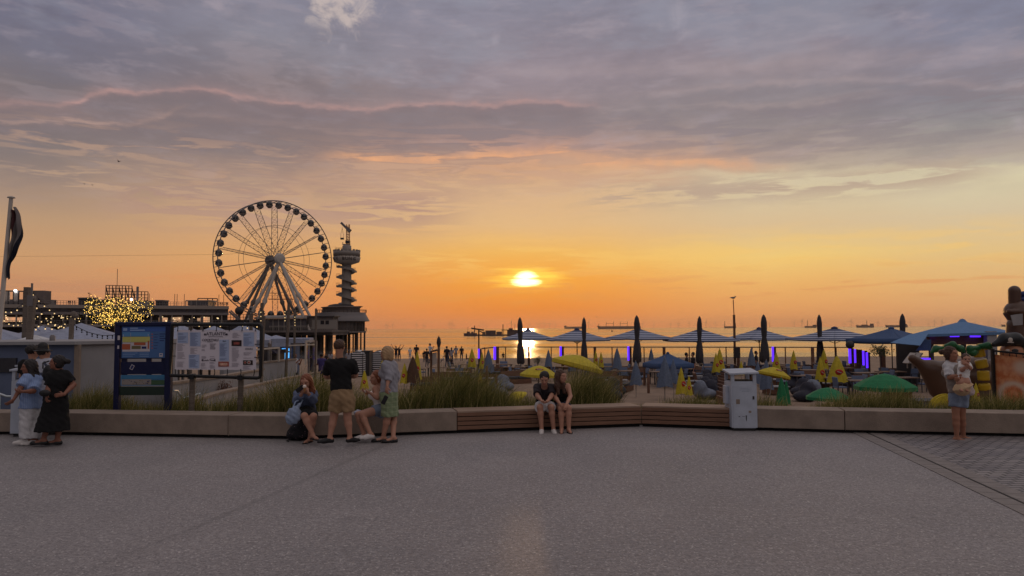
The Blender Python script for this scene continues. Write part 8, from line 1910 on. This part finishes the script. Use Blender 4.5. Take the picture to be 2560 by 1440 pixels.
m = MB(); q = P(2481, 872, 20); m.bar(q, (q.x, q.y, -1.4), .07); m.build('frame_post', M_BLACK, root); m = MB(); m.bar(q-Vector((0, 0, .05)), a1+Vector((0, 0, .12)), .05); m.build('top_bar', M_BLACK, root); m = MB(); q2_ = P(2484, 873, 20)
for k in range(9): q = a0+(a1-a0)*(k/9+.04); m.bar(q, q+Vector((0, 0, .13)), .015)
m.build('lacing', M_BLACK, root)
# ---- sun loungers and dark container near the ship ----
g = ground_at(2318, 22); root = empty('storage_box', g, 'dark covered storage box left of the yellow fan panels', 'box', None, 0, local=True); m = MB(); m.box((0, .3, .55), (.75, .8, 1.1)); m.build('body', M_NAVC, root, bevel=.03); m = MB(); m.box((0, .3, 1.13), (.82, .88, .06)); m.build('lid', M_CHAIR, root)
def lounger(px, Y, lb):
    g = ground_at(px, Y); root = empty('sun_lounger', (g.x, Y, P(px, 900, Y).z-.45), lb, 'sun lounger', 'raised loungers by the bar', 0, local=True); m = MB(); m.box((.1, 0, .3), (1.3, .6, .06)); m.build('bed', M_WHITE, root); m = MB(); m.box((-.4, 0, .55), (.7, .6, .06), rot=Matrix.Rotation(-.9, 3, 'Y')); m.build('backrest', M_WHITE, root); m = MB(); [m.bar((x, s, .3), (x, s, 0), .05) for x in (-.4, .6) for s in (-.25, .25)]; m.build('leg_frame', M_WHITE, root)
lounger(2292, 40, 'left of two white loungers beside the beach bar'); lounger(2308, 39.5, 'right of two white loungers beside the beach bar')
# ---- distant people ----
def small_person(pose, mts, nm='person'):
    """local figure 1.72 m tall facing -y; mts: (skin, hair, shirt, legs)"""
    root = empty(nm, (0, 0, 0), 'x', 'person', 'people out on the beach', local=True); V = lambda *a: np.array(a, float)
    st = .22 if pose == 'walk' else .05; sit = pose == 'sit'; hz = .92 if not sit else .46
    C = SDF(); 
    for s in (-1, 1):
        h = V(s*.09, 0, hz); kn = V(s*.10, -.1*(s*st > 0)-s*st*.4, .5) if not sit else V(s*.12, -.42, .48); an = V(s*.10, s*st*.9, .08) if not sit else V(s*.12, -.42, .06)
        C.cone(h, kn, .085, .06, k=.04); C.cone(kn, an, .058, .038, k=.03); C.cone(an-V(0, 0, .03), an+V(0, -.15, -.04), .04, .03, k=.02)
    tz = hz+.5; legs = sdf_obj('trousers', [C.mesh(.024)], mts[3], root)
    C = SDF(); C.cone(V(0, 0, hz-.02), V(0, 0, tz-.08), .15, .16, k=.05, sq=((0, 1, 0), .7)); C.cone(V(-.14, 0, tz), V(.14, 0, tz), .075, .075, k=.05); B = SDF()
    for s in (-1, 1):
        a = V(s*.19, 0, tz)
        if pose == 'cheer': e, w_ = V(s*.38, 0, tz+.2), V(s*.52, 0, tz+.47)
        elif pose == 'phone': e, w_ = V(s*.24, -.12, tz-.22), V(s*.10, -.32, tz-.02)
        elif pose == 'akimbo': e, w_ = V(s*.40, .05, tz-.22), V(s*.2, -.1, tz-.42)
        else: e, w_ = V(s*.25, .05*s*(pose == 'walk'), tz-.27), V(s*.27, -.1-.12*s*(pose == 'walk'), tz-.52)
        C.cone(a, a+(e-a)*.6, .06, .06, k=.04); B.cone(a, e, .048, .04, k=.03); B.cone(e, w_, .04, .03, k=.02); B.ell(w_+nrm(w_-e)*.07, (.035, .03, .06), k=.02)
    B.cone(V(0, 0, tz), V(0, -.01, tz+.12), .05, .05, k=.03); B.ell(V(0, -.015, tz+.2), (.075, .09, .11), k=.02); B.cone(V(0, -.1, tz+.2), V(0, -.12, tz+.18), .012, .014, k=.01)
    if sit:
        pass
    sdf_obj('body', [B.mesh(.02)], mts[0], root); sdf_obj('shirt', [C.mesh(.024)], mts[2], root); H = SDF(); H.ell(V(0, .015, tz+.235), (.088, .10, .095), k=.02)
    if mts[4]: H.cone(V(0, .06, tz+.2), V(0, .08, tz-.02), .07, .06, k=.04)
    sdf_obj('hair', [H.mesh(.02)], mts[1], root); return root
sk = SKINS; hr = HAIRS; c_lav = cloth('lavender_top', (150, 146, 178)); c_purp = cloth('violet_blue_shirt', (70, 62, 120)); c_hv = cloth('neon_top', (160, 190, 60))
protos = {'walk_w': small_person('walk', (sk['tan'], hr['brown'], c_white, c_short, 1)), 'walk_d': small_person('walk', (sk['tan'], hr['dark'], c_dark, c_black, 0)), 'stand_d': small_person('stand', (sk['tan'], hr['dark'], c_dark, c_navy, 0)), 'stand_l': small_person('stand', (sk['fair'], hr['brown'], c_grey, c_navy, 1)), 'cheer': small_person('cheer', (sk['tan'], hr['dark'], c_dark, c_navy, 0)), 'phone': small_person('phone', (sk['tan'], hr['dark'], c_white, c_navy, 0)), 'sit': small_person('sit', (sk['tan'], hr['dark'], c_dark, c_navy, 0)), 'lav': small_person('walk', (sk['tan'], hr['brown'], c_lav, c_navy, 1)), 'purp': small_person('phone', (sk['tan'], hr['dark'], c_purp, c_black, 0)), 'sitw': small_person('sit', (sk['tan'], hr['dark'], c_white, c_navy, 0))}
up_ = set()
bp = [('cheer', 990, 866, 905, 3.1, 'left person with both arms raised at the water'), ('cheer', 998, 868, 906, .4, 'right person with arms flung up at the water'), ('walk_w', 1025, 869, 901, .2, 'person in white strolling left of the numbered jersey wearer'), ('walk_d', 1041, 862, 904, 3.1, 'tall person in dark numbered jersey walking to the sea'), ('stand_d', 1060, 877, 920, 3.0, 'left dark figure of a close pair beside the torch pole'), ('stand_d', 1067, 872, 921, 2.9, 'right dark figure of a close pair beside the torch pole'), ('phone', 1075, 859, 903, 2.2, 'person standing highest behind the white path panel'), ('stand_d', 1117, 866, 915, 2.8, 'dark haired person at the left of the busy beach group'), ('phone', 1120, 873, 918, 1.2, 'stooping person in white shirt in the busy beach group'), ('stand_l', 1129, 869, 915, 3.0, 'long haired person inside the busy beach group'), ('stand_l', 1140, 865, 898, 3.1, 'pale person standing apart nearest the water'), ('stand_d', 1154, 866, 904, 3.4, 'dark long figure at the right end of the beach group'), ('sit', 1258, 881, 900, 3.1, 'person sitting on sand beyond the left fence'), ('sit', 1717, 881, 930, 1.4, 'left of two guests seated facing each other at a table'), ('sit', 1733, 880, 930, -1.4, 'right of two guests seated facing each other at a table'), ('sit', 1891, 877, 922, 1.2, 'guest seated behind the slate parasol near the bin'), ('phone', 736, 884, 962, 1.2, 'person in white shirt queueing at the lit kiosk'), ('sitw', 742, 948, 1000, 3.1, 'person in white shirt seated low behind the tall grass'), ('purp', 803, 884, 962, 3.1, 'person in violet shirt taking a photo left of the man in black'), ('stand_d', 776, 888, 948, 2.9, 'dark haired person behind the angled glass screen'), ('stand_l', 826, 880, 930, 3.0, 'person half hidden left of the man in black'), ('walk_w', 900, 886, 936, .3, 'woman in white walking in front of the striped tent'), ('lav', 933, 880, 928, .1, 'person in lavender top walking between the tents'), ('stand_l', 872, 876, 930, 3.1, 'person half hidden right of the man in black\'s head'), ('sit', 950, 918, 965, .5, 'person seated low behind the older woman holding a drink'), ('stand_d', 815, 884, 935, 2.6, 'dark person between the violet shirt and the man in black'), ('sit', 1086, 893, 925, 1.3, 'guest seated left of the torch pole at a terrace table'), ('sitw', 1108, 890, 922, -1.2, 'guest in white seated right of the torch pole'), ('sit', 1128, 894, 930, .6, 'dark guest seated at the table right of the torch pole'), ('sit', 1166, 884, 914, 1.9, 'guest leaning back beside the yellow parasol at the fence corner'), ('stand_d', 1070, 896, 942, .4, 'dark waiter bent over the tables left of the path panel'), ('walk_w', 756, 946, 1004, 2.9, 'person in pale top bent behind the grass beside the seated one')]
for i, (k, px, y0, y1, rz, lb) in enumerate(bp):
    H_ = 1.72 if not k.startswith('sit') else 1.28; Y = H_*FPX/(y1-y0); a = P(px, y1, Y); g = sz(Y); pr_ = protos[k]; o = pr_ if k not in up_ else copy_tree(pr_, a); up_.add(k); zz = a.z
    if Y > 20 and abs(a.z-g) < 1.2: zz = g; sc_ = (P(px, y0, Y).z-g)/H_
    else: sc_ = 1.
    o.location = (a.x, Y, zz); o.rotation_euler.z = rz+math.pi*0; o.scale = (min(1.1, sc_), min(1.1, sc_), sc_) if sc_ < 1.5 else (1, 1, 1); o['label'] = lb
# crowd standing on the pier roof
rr = random.Random(6)
for i, px in enumerate([102, 138, 171, 176, 181, 186, 377, 383, 414, 533, 538, 543, 548, 551, 556, 560, 565, 569]):
    q = pb(px, 8.35, rr.uniform(-.4, .6)); o = copy_tree(protos['stand_d'], q); o.location = q; o.rotation_euler.z = rr.uniform(0, 6); o['group'] = 'visitors on the pier roof'; o['label'] = 'tiny visitor on the pier roof' if px > 500 or 170 < px < 190 else 'lone tiny visitor on the pier roof %s' % {102: 'beside the far left structure', 138: 'left of the long dark hut', 377: 'right of the lattice cage, left one', 383: 'right of the lattice cage, right one', 414: 'beside the small square hut'}[px]
    if 'lone' not in o['label']: o['label'] = 'tiny visitor in the crowd by the roof pavilion end' if px > 500 else 'tiny visitor in the row left of the long dark hut'

for o in bpy.data.objects:
    if o.parent is None and o.get('category') and not o.get('kind'): o['kind'] = 'thing'
# ================= sea haze =================
hz = bpy.data.materials.new('sea_haze'); hz.use_nodes = True; t = NT(hz.node_tree); t.n.clear(); vol = t.new('ShaderNodeVolumePrincipled'); vol.inputs['Color'].default_value = (1., .86, .74, 1); vol.inputs['Density'].default_value = HAZE; vol.inputs['Anisotropy'].default_value = .75
t.l.new(vol.outputs[0], t.new('ShaderNodeOutputMaterial').inputs['Volume'])
m = MB(); m.box((0, 12180, 112), (64000, 24520, 246)); tag(m.build('haze', hz), kind='stuff')
